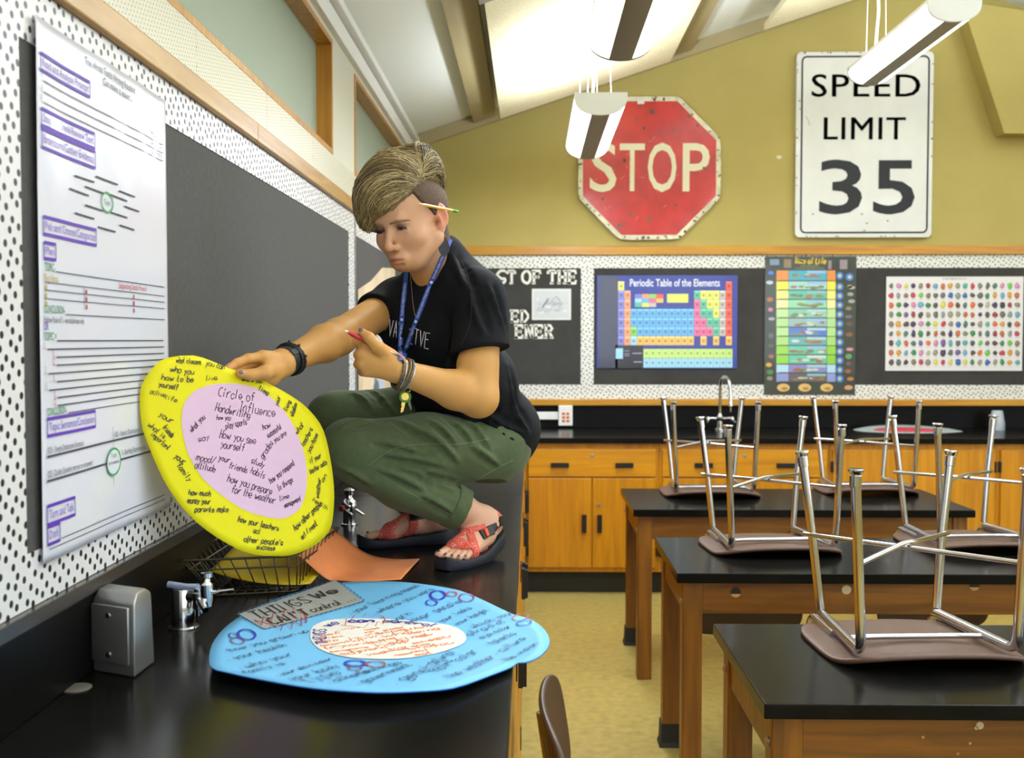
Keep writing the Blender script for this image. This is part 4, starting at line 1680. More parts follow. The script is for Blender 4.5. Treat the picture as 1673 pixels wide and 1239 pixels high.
# ------------------------------------------------------------------ things on the back counter
# outlet with raceway
xo0, xo1 = at(912.5, 680, Y=YB - 0.06).x, at(935.5, 680, Y=YB - 0.06).x
zo0, zo1 = at(925, 696, Y=YB - 0.06).z, at(925, 663, Y=YB - 0.06).z
o = empty('outlet_box', (xo0, YB - 0.04, zo0), 'white power outlet box with orange sockets and cable raceway on the back splashback', 'outlet')
bm = bmnew()
box(bm, (xo0, YB - 0.06, zo0), (xo1, YB - 0.0205, zo1), 0.004)
finish(bm, 'housing', M['white_pl'], o)
bm = bmnew()
zr0, zr1 = at(890, 686, Y=YB - 0.045).z, at(890, 673.5, Y=YB - 0.045).z
box(bm, (0.0 - 0.55, YB - 0.042, zr0), (xo0 - 0.0005, YB - 0.0205, zr1), 0.003)
finish(bm, 'raceway', M['white_pl'], o)
for i in range(2):
    for j in range(3):
        bm = bmnew()
        cx = xo0 + (xo1 - xo0) * (0.36 + 0.3 * i)
        cz = zo0 + (zo1 - zo0) * (0.24 + 0.18 * j * 1.0)
        box(bm, (cx - 0.0105, YB - 0.063, cz - 0.0085), (cx + 0.0105, YB - 0.0598, cz + 0.0085), 0.002)
        box(bm, (cx - 0.005, YB - 0.0636, cz - 0.004), (cx - 0.003, YB - 0.0629, cz + 0.003), 0, None, 1)
        box(bm, (cx + 0.003, YB - 0.0636, cz - 0.004), (cx + 0.005, YB - 0.0629, cz + 0.003), 0, None, 1)
        finish(bm, 'socket', [M['orange_pl'], M['black']], o)

# back faucet
q = at(1176, 700, Y=6.72)
fxx, fy = q.x, 6.72
o = empty('lab_faucet', (fxx, fy, HC), 'tall gooseneck chrome faucet on the back counter', 'faucet')
bm = bmnew()
lathe(bm, (fxx, fy, HC + 0.0005), (0, 0, 1), [(0.0001, 0), (0.036, 0), (0.036, 0.008), (0.022, 0.018), (0.020, 0.06), (0.025, 0.066), (0.025, 0.085), (0.014, 0.095), (0.012, 0.11)], 20)
finish(bm, 'base', M['chrome'], o, True, 40)
bm = bmnew()
zt = at(1176, 616, Y=6.70).z
tube(bm, fillet([(fxx, fy, HC + 0.10), (fxx, fy, zt), (fxx + 0.03, fy - 0.16, zt), (fxx + 0.035, fy - 0.17, zt - 0.16)], 0.075, 10), 0.0105, 14)
lathe(bm, (fxx + 0.035, fy - 0.17, zt - 0.15), (0, 0, -1), [(0.0105, 0), (0.014, 0.005), (0.014, 0.025), (0.008, 0.03), (0.006, 0.06)], 14)
finish(bm, 'spout', M['chrome'], o, True, 40)
for sx in (-1, 1):
    bm = bmnew()
    zc = HC + 0.075
    tube(bm, [(fxx + sx * 0.02, fy, zc), (fxx + sx * 0.075, fy - 0.005, zc + 0.004)], 0.009, 12)
    lathe(bm, (fxx + sx * 0.075, fy - 0.005, zc - 0.012), (0, 0, 1), [(0.0001, 0), (0.015, 0.0), (0.017, 0.012), (0.013, 0.024), (0.0001, 0.027)], 14)
    tube(bm, [(fxx + sx * 0.075, fy - 0.005, zc - 0.002), (fxx + sx * 0.088, fy - 0.06, zc - 0.022)], [0.007, 0.005], 10)
    finish(bm, 'handle', M['chrome'], o, True, 40)

# grey and red paper oval lying on the back counter, its far edge bent up at the splash
o = empty('paper_oval', at(1483, 701, Z=HC), 'grey paper oval with a red centre on the back counter', 'paper')
c0 = at(1483, 700, Y=6.71)


def oval_pt(a, b, dz):
    y = c0.y + b
    return Vector((c0.x + a, y, HC + 0.002 + dz + 0.02 * max(0, (y - 6.68) / 0.2) ** 2))


for nm, ra, rb, m, dz in (('sheet', 0.33, 0.185, mat('pale grey card', 'A9B4B2', 0.6), 0.0), ('centre', 0.205, 0.115, mat('rose red paper', 'D4475A', 0.6), 0.0022)):
    bm = bmnew()
    ctr = bm.verts.new(oval_pt(0, 0, dz))
    prev = None
    rings = []
    for k in range(1, 7):
        rings.append([bm.verts.new(oval_pt(ra * k / 6 * math.cos(2 * PI * t / 40) * (1 + .02 * math.sin(5 * t)), rb * k / 6 * math.sin(2 * PI * t / 40), dz)) for t in range(40)])
    for t in range(40):
        bm.faces.new((ctr, rings[0][t], rings[0][(t + 1) % 40]))
        for k in range(5):
            bm.faces.new((rings[k][t], rings[k + 1][t], rings[k + 1][(t + 1) % 40], rings[k][(t + 1) % 40]))
    s = finish(bm, nm, m, o, True)
    md = s.modifiers.new('thickness', 'SOLIDIFY')
    md.thickness = 0.0008

# stack of translucent cups
q = at(1629, 693, Y=6.80)
o = empty('cup_stack', (q.x, q.y, HC), 'upturned stack of translucent plastic cups on the back counter', 'cups')
mc = mat('translucent plastic', 'C9D2DC', 0.25, alpha=0.62, coat=0.2)
for k in range(4):
    bm = bmnew()
    z = HC + 0.0002 + k * 0.013
    r0, r1, h = 0.046, 0.032, 0.085
    pr = [(r0 + 0.003, 0), (r0 + 0.003, 0.004), (r0, 0.005), (r1 + 0.002, h - 0.006), (r1 - 0.003, h), (0.0001, h)]
    lathe(bm, (q.x, q.y, z), (0, 0, 1), pr, 24)
    for f in [f for f in bm.faces if len(f.verts) > 4 and f.calc_center_median().z < z + 0.001]:
        bm.faces.remove(f)
    finish(bm, 'cup', mc, o, True, 40)

# ------------------------------------------------------------------ things on the left counter
# stainless pedestal outlet
A0 = at(152, 1097, Z=HC)
B0 = at(220, 1109, Z=HC)
C0 = at(253, 1083, Z=HC)
ux = (B0 - A0)
ux.z = 0
wx = ux.length
ux.normalize()
uy = (C0 - B0)
uy.z = 0
wy = uy.length
uy.normalize()
hh = 0.140
o = empty('pedestal_outlet', ((A0.x + C0.x) / 2, (A0.y + C0.y) / 2, HC), 'stainless steel pedestal outlet box with two screws at the left end of the counter', 'outlet box')


def pp(a, b, z):
    v = A0 + ux * a + uy * b
    return Vector((v.x, v.y, HC + z))


bm = bmnew()
ins = 0.012
low = [pp(0, 0, 0.0005), pp(wx, 0, 0.0005), pp(wx, wy, 0.0005), pp(0, wy, 0.0005)]
top = [pp(0, ins * .2, hh * 0.9), pp(wx, ins * .2, hh * 0.9), pp(wx, wy - ins, hh * 0.93), pp(0, wy - ins, hh * 0.93)]
cap = [pp(0.004, 0.02, hh), pp(wx - 0.004, 0.02, hh), pp(wx - 0.004, wy - 0.03, hh), pp(0.004, wy - 0.03, hh)]
V = [[bm.verts.new(p) for p in r] for r in (low, top, cap)]
bm.faces.new(V[0][::-1])
bm.faces.new(V[2])
for r in range(2):
    for k in range(4):
        bm.faces.new((V[r][k], V[r][(k + 1) % 4], V[r + 1][(k + 1) % 4], V[r + 1][k]))
bmesh.ops.bevel(bm, geom=bm.edges[:], offset=0.004, segments=3, profile=0.5, affect='EDGES')
finish(bm, 'housing', M['steel'], o, True, 35)
bm = bmnew()
nrm = ux.cross(Vector((0, 0, 1)))
pl = [pp(0.004, 0, 0.022), pp(wx - 0.008, 0, 0.022), pp(wx - 0.008, 0, hh * 0.86), pp(0.004, 0, hh * 0.86)]
prism(bm, [p + nrm * 0.001 for p in pl], nrm * 0.006)
bmesh.ops.bevel(bm, geom=bm.edges[:], offset=0.002, segments=2, profile=0.5, affect='EDGES')
pt = finish(bm, 'cover_plate', M['steel'], o, True, 35)
for z in (0.036, hh * 0.74):
    bm = bmnew()
    lathe(bm, pp(wx * 0.46, 0, z) + nrm * 0.0068, nrm, [(0.0001, 0), (0.0052, 0), (0.0048, 0.0018), (0.0001, 0.0024)], 14)
    finish(bm, 'screw', M['chrome'], pt, True, 40)

# round cover disc flush on the counter
q = at(125, 1125, Z=HC)
bm = bmnew()
lathe(bm, (q.x, q.y, HC + 0.0003), (0, 0, 1), [(0.0001, 0), (0.024, 0), (0.024, 0.0012), (0.021, 0.0022), (0.0001, 0.0024)], 28)
tag(finish(bm, 'cover_disc', mat('dull grey cap', '8E887A', 0.4, 0.5), None, True, 40), 'small round grey cap set in the counter in front of the steel outlet box', 'cap')

# gas turret
q = at(300, 1026, Z=HC)
tx, ty = q.x, q.y
o = empty('gas_valve', (tx, ty, HC), 'chrome gas turret with lever valve and ridged nozzle in front of the wire basket', 'gas tap')
bm = bmnew()
lathe(bm, (tx, ty, HC + 0.0005), (0, 0, 1), [(0.0001, 0), (0.031, 0), (0.031, 0.003), (0.023, 0.004), (0.0225, 0.076), (0.021, 0.079), (0.0001, 0.080)], 28)
finish(bm, 'post', M['chrome'], o, True, 40)
bm = bmnew()
zv = HC + 0.066
tube(bm, [(tx + 0.018, ty - 0.010, zv), (tx + 0.04, ty - 0.022, zv)], 0.013, 14)
lathe(bm, (tx + 0.038, ty - 0.021, zv - 0.035), (0, 0, 1), [(0.0001, 0), (0.008, 0), (0.008, 0.012), (0.013, 0.014), (0.014, 0.045), (0.011, 0.047), (0.011, 0.053), (0.0001, 0.054)], 16)
lathe(bm, (tx + 0.055, ty - 0.026, zv - 0.018), (0, 0, 1), [(0.0001, 0), (0.010, 0.002), (0.0125, 0.02), (0.0125, 0.045), (0.008, 0.05), (0.0075, 0.058), (0.0115, 0.060), (0.0115, 0.068), (0.0001, 0.069)], 16)
finish(bm, 'valve_body', M['chrome'], o, True, 40)
bm = bmnew()
tube(bm, [(tx + 0.036, ty - 0.021, zv + 0.020), (tx + 0.01, ty - 0.014, zv + 0.020), (tx - 0.028, ty - 0.002, zv + 0.021)], [0.0075, 0.0055, 0.007], 12)
finish(bm, 'lever', mat('lever tinted as window reflection', 'C6D2F2', 0.3, 0.5), o, True, 40)  # blue-white colour stands in for the window mirrored in the chrome lever
bm = bmnew()
d = Vector((0.95, -0.12, 0.17)).normalized()
p0 = Vector((tx + 0.06, ty - 0.027, zv + 0.010))
pts, rs = [], []
for k in range(19):
    pts.append(p0 + d * (0.052 * k / 18))
    rs.append((0.0062 - 0.0036 * k / 18) * (1.0 if k % 2 else 0.72))
tube(bm, pts, rs, 14)
finish(bm, 'nozzle', M['chrome'], o, True, 60)
bm = bmnew()
d = Vector((0.55, -0.75, -0.30)).normalized()
p0 = Vector((tx + 0.040, ty - 0.03, zv - 0.002))
tube(bm, [p0, p0 + d * 0.02, p0 + d * 0.042], [0.006, 0.0075, 0.006], 12)
finish(bm, 'lever', M['chrome'], o, True, 40)

# wire basket
def bpt(px, py, z):
    return at(px, py, Z=z)


zb_, zt_ = HC + 0.004, HC + 0.092
bl, br = bpt(345, 973, zb_), bpt(482, 966, zb_)
tl, tr = bpt(291, 917, zt_), bpt(482, 909, zt_)
dy = 0.36
bot = [bl, br, br + Vector((0.01, dy - 0.06, 0)), bl + Vector((-0.004, dy - 0.06, 0))]
top = [tl, tr, tr + Vector((0.035, dy, 0)), Vector((max(tl.x, -0.755), tl.y + dy, zt_))]
o = empty('wire_basket', (-0.64, 2.5, HC), 'dark wire basket holding folded yellow paper on the counter', 'basket')
bm = bmnew()
for r, rr in ((top, 0.0028), (bot, 0.002), ([a * 0.72 + b * 0.28 for a, b in zip(top, bot)], 0.002)):
    tube(bm, fillet([(r[0] + r[1]) / 2] + r[1:] + [r[0], (r[0] + r[1]) / 2], 0.012, 4), rr, 8, False)
finish(bm, 'rim', M['wire'], o, True)
bm = bmnew()
for k in range(4):
    n_ = 8 if k % 2 == 0 else 11
    for t in range(n_):
        f = (t + 0.5) / n_
        a, b = top[k].lerp(top[(k + 1) % 4], f), bot[k].lerp(bot[(k + 1) % 4], f)
        tube(bm, [a, b], 0.0015, 6)
for t in range(1, 8):
    tube(bm, [bot[0].lerp(bot[1], t / 8), bot[3].lerp(bot[2], t / 8)], 0.0013, 6)
for t in range(1, 9):
    tube(bm, [bot[0].lerp(bot[3], t / 9), bot[1].lerp(bot[2], t / 9)], 0.0013, 6)
finish(bm, 'wires', M['wire'], o, True)

# yellow paper in the basket
bm = bmnew()
q0, q1 = bot[0], bot[1]


def ysheet(u, v):
    x = -0.745 + 0.235 * u + 0.02 * v
    r = abs(2 * u - 1)
    y = 2.395 + 0.27 * v + 0.02 * (r ** 2) * (1 - 2 * v) * 2
    return Vector((x, y, HC + 0.014 + 0.035 * v ** 1.3 + 0.006 * math.sin(3 * u + 1) + 0.02 * (1 - u) ** 2))


grid_sheet(bm, ysheet, 18, 10)
s = finish(bm, 'paper_sheet', mat('yellow paper darkened as shade', 'C9AE0E', 0.6), None, True)  # shade inside the basket is put into this darker yellow
s.modifiers.new('thickness', 'SOLIDIFY').thickness = 0.0012
tag(s, 'folded yellow paper lying inside the wire basket', 'paper')

# orange sheet curling down from behind the yellow circle to the counter
rowA = [bpt(655, 947, HC + 0.003), bpt(596, 950, HC + 0.004), on_plane(540, 949, Vector((0, 2.50, 0)), Vector((0, 1, 0))), on_plane(488, 908, Vector((0, 2.44, 0)), Vector((0, 1, 0))),
        on_plane(440, 880, Vector((0, 2.43, 0)), Vector((0, 1, 0)))]
rowB = [bpt(686, 913, HC + 0.006), bpt(640, 913, HC + 0.004), on_plane(597, 903, Vector((0, 2.74, 0)), Vector((0, 1, 0))), on_plane(548, 866, Vector((0, 2.70, 0)), Vector((0, 1, 0))),
        on_plane(500, 825, Vector((0, 2.68, 0)), Vector((0, 1, 0)))]


def cat(P_, t):
    n_ = len(P_) - 1
    i = min(int(t * n_), n_ - 1)
    f = t * n_ - i
    p0, p1, p2, p3 = P_[max(i - 1, 0)], P_[i], P_[i + 1], P_[min(i + 2, n_)]
    return 0.5 * (2 * p1 + (p2 - p0) * f + (2 * p0 - 5 * p1 + 4 * p2 - p3) * f * f + (3 * p1 - p0 - 3 * p2 + p3) * f ** 3)


bm = bmnew()


def osh(u, v):
    p = cat(rowA, u).lerp(cat(rowB, u), v)
    p.z += 0.012 * math.sin(PI * v) * (u ** 1.5)
    return Vector((p.x, p.y, max(p.z, HC + 0.002)))


grid_sheet(bm, osh, 28, 12)
s = finish(bm, 'paper_sheet', M['orange'], None, True)
s.modifiers.new('thickness', 'SOLIDIFY').thickness = 0.0008
tag(s, 'orange paper sheet curling onto the counter beside the sandals', 'paper')

# second water tap beyond the yellow circle
q = at(571, 858, Z=HC)
tx, ty = q.x, q.y
o = empty('lab_faucet', (tx, ty, HC), 'short chrome tap with red button between yellow paper circle and sandal', 'faucet')
bm = bmnew()
lathe(bm, (tx, ty, HC + 0.0005), (0, 0, 1), [(0.0001, 0), (0.026, 0), (0.026, 0.004), (0.020, 0.006), (0.019, 0.042), (0.022, 0.046), (0.024, 0.062), (0.019, 0.076), (0.011, 0.082), (0.010, 0.092), (0.015, 0.094), (0.016, 0.108), (0.008, 0.114), (0.0001, 0.115)], 24)
finish(bm, 'body', M['chrome'], o, True, 40)
for sx, yy in ((-1, -0.016), (1, 0.004)):
    bm = bmnew()
    p0 = Vector((tx + sx * 0.012, ty + yy, HC + 0.052))
    tube(bm, [p0, p0 + Vector((0.030, -0.028, -0.016)) if sx < 0 else p0 + Vector((0.032, -0.010, -0.020))], [0.0048, 0.0038], 12)
    finish(bm, 'lever', M['chrome'], o, True, 40)
bm = bmnew()
lathe(bm, (tx - 0.018, ty - 0.018, HC + 0.054), (-0.5, -0.85, 0.05), [(0.0001, 0), (0.010, 0), (0.010, 0.006), (0.007, 0.009), (0.0001, 0.0095)], 16)
finish(bm, 'button', mat('dark red enamel', '7A2A24', 0.3), o, True, 40)

# ------------------------------------------------------------------ blue paper on the counter
OUT = [(342, 1085), (346, 1062), (365, 1035), (400, 1008), (450, 983), (500, 965), (545, 953), (600, 948), (650, 948), (700, 953), (750, 962), (790, 978), (830, 997), (862, 1010), (885, 1027),
       (897, 1047), (895, 1063), (880, 1077), (860, 1083), (846, 1082), (834, 1089), (800, 1104), (740, 1121), (680, 1130), (620, 1135), (560, 1134), (500, 1127), (430, 1114), (370, 1102), (350, 1097)]
ZP = HC + 0.009
bc = at(620, 1040, Z=ZP)


def blift(x, y):
    """the sheet does not lie flat: its near and left rim stands a little off the counter"""
    dx, dy = x - bc.x, y - bc.y
    z = 0.012 * max(0, -dx / 0.30) ** 2 + 0.014 * max(0, -dy / 0.33) ** 2 * (1 - 0.6 * max(0, min(1, dx / 0.28)))
    z += 0.010 * max(0, (x - XE) / 0.07)
    return z - 0.004 * math.exp(-(dx * dx + dy * dy) / 0.03)


op = smooth([(at(px, py, Z=ZP + (0.012 if py > 1080 and px < 800 else 0.004)).x, at(px, py, Z=ZP + (0.012 if py > 1080 and px < 800 else 0.004)).y) for px, py in OUT] + [
    (at(342, 1085, Z=ZP + .012).x, at(342, 1085, Z=ZP + .012).y)], 3)[:-1]
bp_ = empty('paper_circle', (bc.x, bc.y, HC), 'large blue paper circle covered in handwriting lying on the counter', 'paper')
bm = bmnew()
NR = 14
ctr = bm.verts.new((bc.x, bc.y, ZP + blift(bc.x, bc.y)))
rings = []
for k in range(1, NR + 1):
    r = []
    for (x, y) in op:
        xx, yy = bc.x + (x - bc.x) * k / NR, bc.y + (y - bc.y) * k / NR
        r.append(bm.verts.new((xx, yy, ZP + blift(xx, yy))))
    rings.append(r)
n_ = len(op)
for t in range(n_):
    bm.faces.new((ctr, rings[0][t], rings[0][(t + 1) % n_]))
    for k in range(NR - 1):
        bm.faces.new((rings[k][t], rings[k + 1][t], rings[k + 1][(t + 1) % n_], rings[k][(t + 1) % n_]))
s = finish(bm, 'sheet', [M['blue'], M['blue_edge_shade']], bp_, True)
md = s.modifiers.new('thickness', 'SOLIDIFY')
md.thickness = 0.0022
md.offset = -1 if s.data.polygons[0].normal.z > 0 else 1
md.material_offset_rim = 1
bmap = lambda a, b, l: Vector((a, b, ZP + blift(a, b) + 0.0011 + 0.0004 * l))
P = Print(bmap, cut=0.02)


def B2(px, py):
    q = at(px, py, Z=ZP + 0.004)
    return q.x, q.y


# white inner oval
inner = [(507, 1035), (512, 1022), (535, 1012), (575, 1008), (640, 1008), (700, 1013), (740, 1020), (760, 1033), (758, 1047), (735, 1058), (700, 1068), (650, 1075), (600, 1075), (560, 1071), (525, 1060), (510, 1047)]
ip = smooth([B2(*p) for p in inner] + [B2(*inner[0])], 3)[:-1]
ic = B2(632, 1040)
for k in range(len(ip)):
    P.poly([ic, ip[k], ip[(k + 1) % len(ip)]], 'E9E6DC')
P.build('white_centre', bp_)
P = Print(bmap, cut=0.02)
# grey label
lab4 = [B2(390, 1011), B2(548, 949), B2(593, 981), B2(432, 1031)]
for i in range(6):
    for j in range(3):
        def bl_(u, v):
            a_ = (lab4[0][0] + (lab4[1][0] - lab4[0][0]) * u, lab4[0][1] + (lab4[1][1] - lab4[0][1]) * u)
            b_ = (lab4[3][0] + (lab4[2][0] - lab4[3][0]) * u, lab4[3][1] + (lab4[2][1] - lab4[3][1]) * u)
            return (a_[0] + (b_[0] - a_[0]) * v, a_[1] + (b_[1] - a_[1]) * v)
        P.poly([bl_(i / 6, j / 3), bl_((i + 1) / 6, j / 3), bl_((i + 1) / 6, (j + 1) / 3), bl_(i / 6, (j + 1) / 3)], '9C9E9B')
P.build('grey_label', bp_)
P = Print(bmap, cut=0.02)
P.layer = 3
DK = '2E4C6C'


def scallop(p, q, col, n, amp, w=0.0022):
    pts = []
    dx, dy = q[0] - p[0], q[1] - p[1]
    L = math.hypot(dx, dy)
    for k in range(n * 4 + 1):
        t = k / (n * 4)
        h = amp * abs(math.sin(PI * t * n))
        pts.append((p[0] + dx * t - dy / L * h, p[1] + dy * t + dx / L * h))
    P.stroke(pts, w, col)


for a_, b_ in ((0, 1), (1, 2), (2, 3), (3, 0)):
    scallop(lab4[a_], lab4[b_], '1F4F78', 20 if a_ % 2 == 0 else 9, 0.006)


def bh(t, x0, y0, x1, y1, hpx, col=DK, w=0.0022, bold=False, **k):
    """handwriting whose baseline runs between two points of the paper seen at those pixels"""
    p, q = B2(x0, y0), B2(x1, y1)
    L = math.hypot(q[0] - p[0], q[1] - p[1])
    W_ = hand_strokes(t, True, 0, random.Random(1))[1]
    P.hand(t, p, q, min(0.034, max(0.011, L / W_ * 0.95)) * k.pop('tall', 1.0), col, w, 0.7, 0.1, **k)


Ls = math.hypot(lab4[3][0] - lab4[0][0], lab4[3][1] - lab4[0][1])
for t, u0, u1, v_, hh_, w_, so in (('THINGS', .06, .60, .50, .40, .0046, False), ('We', .66, .90, .46, .36, .0066, True), ("CAN'T", .10, .46, .94, .36, .0068, False), ('control ...', .50, .96, .90, .30, .0032, True)):
    p_, q_ = bl_(u0, v_), bl_(u1, v_)
    d_ = Vector((q_[0] - p_[0], q_[1] - p_[1])).normalized()
    up_ = (Vector((-d_.y, d_.x)) * 0.6 + Vector((0.0, 1.0)) * 0.4).normalized()
    P.hand(t, p_, q_, Ls * hh_ * 1.1, '2A2A2B', w_, 0.15, 0.05, so, up=tuple(up_))


def zig(pts, col, w=0.0035, amp=9, n=3):
    out = []
    for k in range(len(pts) - 1):
        for j in range(n):
            t = j / n
            x, y = pts[k][0] + (pts[k + 1][0] - pts[k][0]) * t, pts[k][1] + (pts[k + 1][1] - pts[k][1]) * t
            s_ = amp if (k * n + j) % 2 else -amp
            out.append(B2(x + s_ * .25, y + s_ * .55))
    out.append(out[0])
    P.stroke(out, w, col)


zig([(418, 1024), (440, 1014), (468, 1004), (490, 1000), (503, 1010), (490, 1018), (465, 1026), (440, 1031)], 'A8324A', 0.0024)
for x0, y0, x1, y1, t, h in ((366, 1076, 505, 1031, '. how you grown up', 13), (372, 1090, 470, 1056, '. your health', 13), (392, 1106, 482, 1071, '. who your', 13), (402, 1113, 466, 1090, 'family is', 11),
                             (452, 1117, 545, 1077, '. your skin color', 12), (478, 1124, 556, 1092, 'your body', 11), (508, 1128, 560, 1106, 'type', 11), (536, 1131, 606, 1103, '. others', 11),
                             (590, 1108, 656, 1084, 'feelings', 13), (585, 1132, 674, 1088, '. government', 14), (646, 1129, 740, 1079, '. genetics', 16), (696, 1092, 746, 1064, '. natural', 16),
                             (716, 1100, 784, 1062, 'hair color', 14), (728, 1118, 812, 1072, '. the weather', 15), (573, 1003, 686, 956, '. your learning speed', 15), (612, 1003, 712, 962, '. where you were', 16),
                             (648, 1014, 676, 1000, 'born', 12), (672, 1016, 756, 982, 'other people', 14), (714, 1018, 772, 992, '. your looks', 12), (740, 1022, 800, 996, '. your height', 12),
                             (764, 1028, 842, 1000, '. which your', 12), (770, 1036, 828, 1014, 'afraid of', 11), (780, 1044, 838, 1022, '. eye color', 11), (796, 1055, 844, 1034, '. talents', 12),
                             (812, 1068, 860, 1044, '. culture', 12), (820, 1084, 880, 1056, '. the vision', 13)):
    bh(t, x0, y0, x1, y1, h)
for x, y, rx, ry, c, w in ((403, 1042, 14, 8, '2436B0', .005), (381, 1045, 7, 4, '2E4A8A', .003), (388, 1053, 11, 5, '8A3A5A', .003), (715, 971, 12, 7, '2030B8', .006), (738, 969, 8, 4, 'C0503A', .004),
                           (762, 975, 12, 6.5, '8A3A7A', .004), (705, 983, 9, 4.5, '2436B0', .004), (580, 1085, 16, 6, '2C40C0', .006), (614, 1086, 15, 6, 'B0503C', .004), (580, 1094, 11, 4, '8A3A5A', .004),
                           (850, 1008, 13, 5.5, 'B0605A', .003), (856, 1018, 12, 4, '4A62C0', .003)):
    P.stroke([B2(x + rx * math.cos(2 * PI * k / 30), y + ry * math.sin(2 * PI * k / 30)) for k in range(31)], w, c)
P.layer = 4
# purple heading along the rim of the white oval and orange writing
rim = [ip[k % len(ip)] for k in range(-4, 18)]
rim = [(ic[0] + (p[0] - ic[0]) * 0.80, ic[1] + (p[1] - ic[1]) * 0.80) for p in rim]
cum = [0.0]
for k in range(1, len(rim)):
    cum.append(cum[-1] + math.hypot(rim[k][0] - rim[k - 1][0], rim[k][1] - rim[k - 1][1]))
HEAD = 'THINGS we can control'
for i, ch in enumerate(HEAD):
    if ch == ' ':
        continue
    s0, s1 = cum[-1] * (i + 0.08) / len(HEAD), cum[-1] * (i + 0.88) / len(HEAD)
    pq = []
    for s_ in (s0, s1):
        k = max(j for j in range(len(cum) - 1) if cum[j] <= s_)
        f_ = (s_ - cum[k]) / (cum[k + 1] - cum[k])
        pq.append((rim[k][0] + (rim[k + 1][0] - rim[k][0]) * f_, rim[k][1] + (rim[k + 1][1] - rim[k][1]) * f_))
    r_ = math.hypot(pq[0][0] - ic[0], pq[0][1] - ic[1])
    P.hand(ch, pq[0], pq[1], r_ * 0.20, '3B2E9E', 0.0062 if 10 <= i <= 12 else 0.0034, 0.2, 0.0, ch in 'wecanotrl')
zig([(558, 1022), (572, 1008), (600, 1002), (626, 1004), (630, 1012), (612, 1017), (585, 1021)], 'C83A2E', .002, 5)
WORDS = 'how you act your choices kind words attitude effort who your friends are what you say how you treat others being honest grades asking for help your actions what you eat goals try again respect time smile'.split()
for r in range(9):
    y = 1024 + r * 5.4
    half = 118 * math.sqrt(max(0, 1 - ((y - 1043) / 34.0) ** 2))
    x = 634 - half + 6 + (18 if r < 2 else 0)
    while x < 634 + half - 26:
        L = random.uniform(24, 52)
        if x + L > 634 + half - 4:
            break
        bh(random.choice(WORDS), x, y + 3, x + L, y - L * 0.16 + 3, 5.5, 'F0843C', .0022, tall=.8)
        x += L + random.uniform(3, 8)
P.build('handwriting', bp_)

# ------------------------------------------------------------------ yellow paper circle held by the woman
YO = Vector((-0.597, 2.20, 1.260))
YU = Vector((0.30, 0.38, 0)).normalized()
YNv = Vector((YU.y, -YU.x, 0.0)).normalized()
YNv = (YNv + Vector((0, 0, 0.10))).normalized()
YV = YNv.cross(YU).normalized()
if YV.z < 0:
    YV = -YV


def Y2(px, py):
    q = on_plane(px, py, YO, YNv) - YO
    return q.dot(YU), q.dot(YV)


def ybend(a, b):
    return 0.020 * (a / 0.25) ** 2 * (1 if a < 0 else 0.6) * -1 + 0.006 * math.sin(4 * a + 7 * b)


def ymap(a, b, off):
    return YO + YU * a + YV * b + YNv * (ybend(a, b) + off)


YOUT = [(241, 621), (258, 595), (278, 584), (315, 581), (343, 590), (371, 602), (405, 613), (439, 628), (479, 650), (504, 669), (524, 692), (535, 717), (543, 751), (548, 779), (551, 813), (549, 850), (543, 869), (527, 886),
        (507, 898), (478, 908), (450, 909), (422, 907), (394, 899), (357, 878), (323, 851), (295, 818), (272, 779), (253, 734), (241, 700), (236, 663), (236, 641)]
YIN = [(299, 683), (303, 658), (318, 639), (343, 629), (371, 627), (399, 630), (428, 641), (453, 662), (476, 691), (493, 728), (502, 765), (502, 802), (493, 830), (478, 842), (462, 848), (433, 844), (399, 833), (365, 810),
       (334, 782), (312, 745), (302, 711)]
yc = empty('paper_circle', YO, 'yellow paper circle with pink centre held up by the woman', 'paper')


def fan_sheet(bm, pts, f, nr):
    c = (sum(p[0] for p in pts) / len(pts), sum(p[1] for p in pts) / len(pts))
    ctr = bm.verts.new(f(*c))
    n_ = len(pts)
    rg = [[bm.verts.new(f(c[0] + (p[0] - c[0]) * k / nr, c[1] + (p[1] - c[1]) * k / nr)) for p in pts] for k in range(1, nr + 1)]
    for t in range(n_):
        bm.faces.new((ctr, rg[0][t], rg[0][(t + 1) % n_]))
        for k in range(nr - 1):
            bm.faces.new((rg[k][t], rg[k + 1][t], rg[k + 1][(t + 1) % n_], rg[k][(t + 1) % n_]))


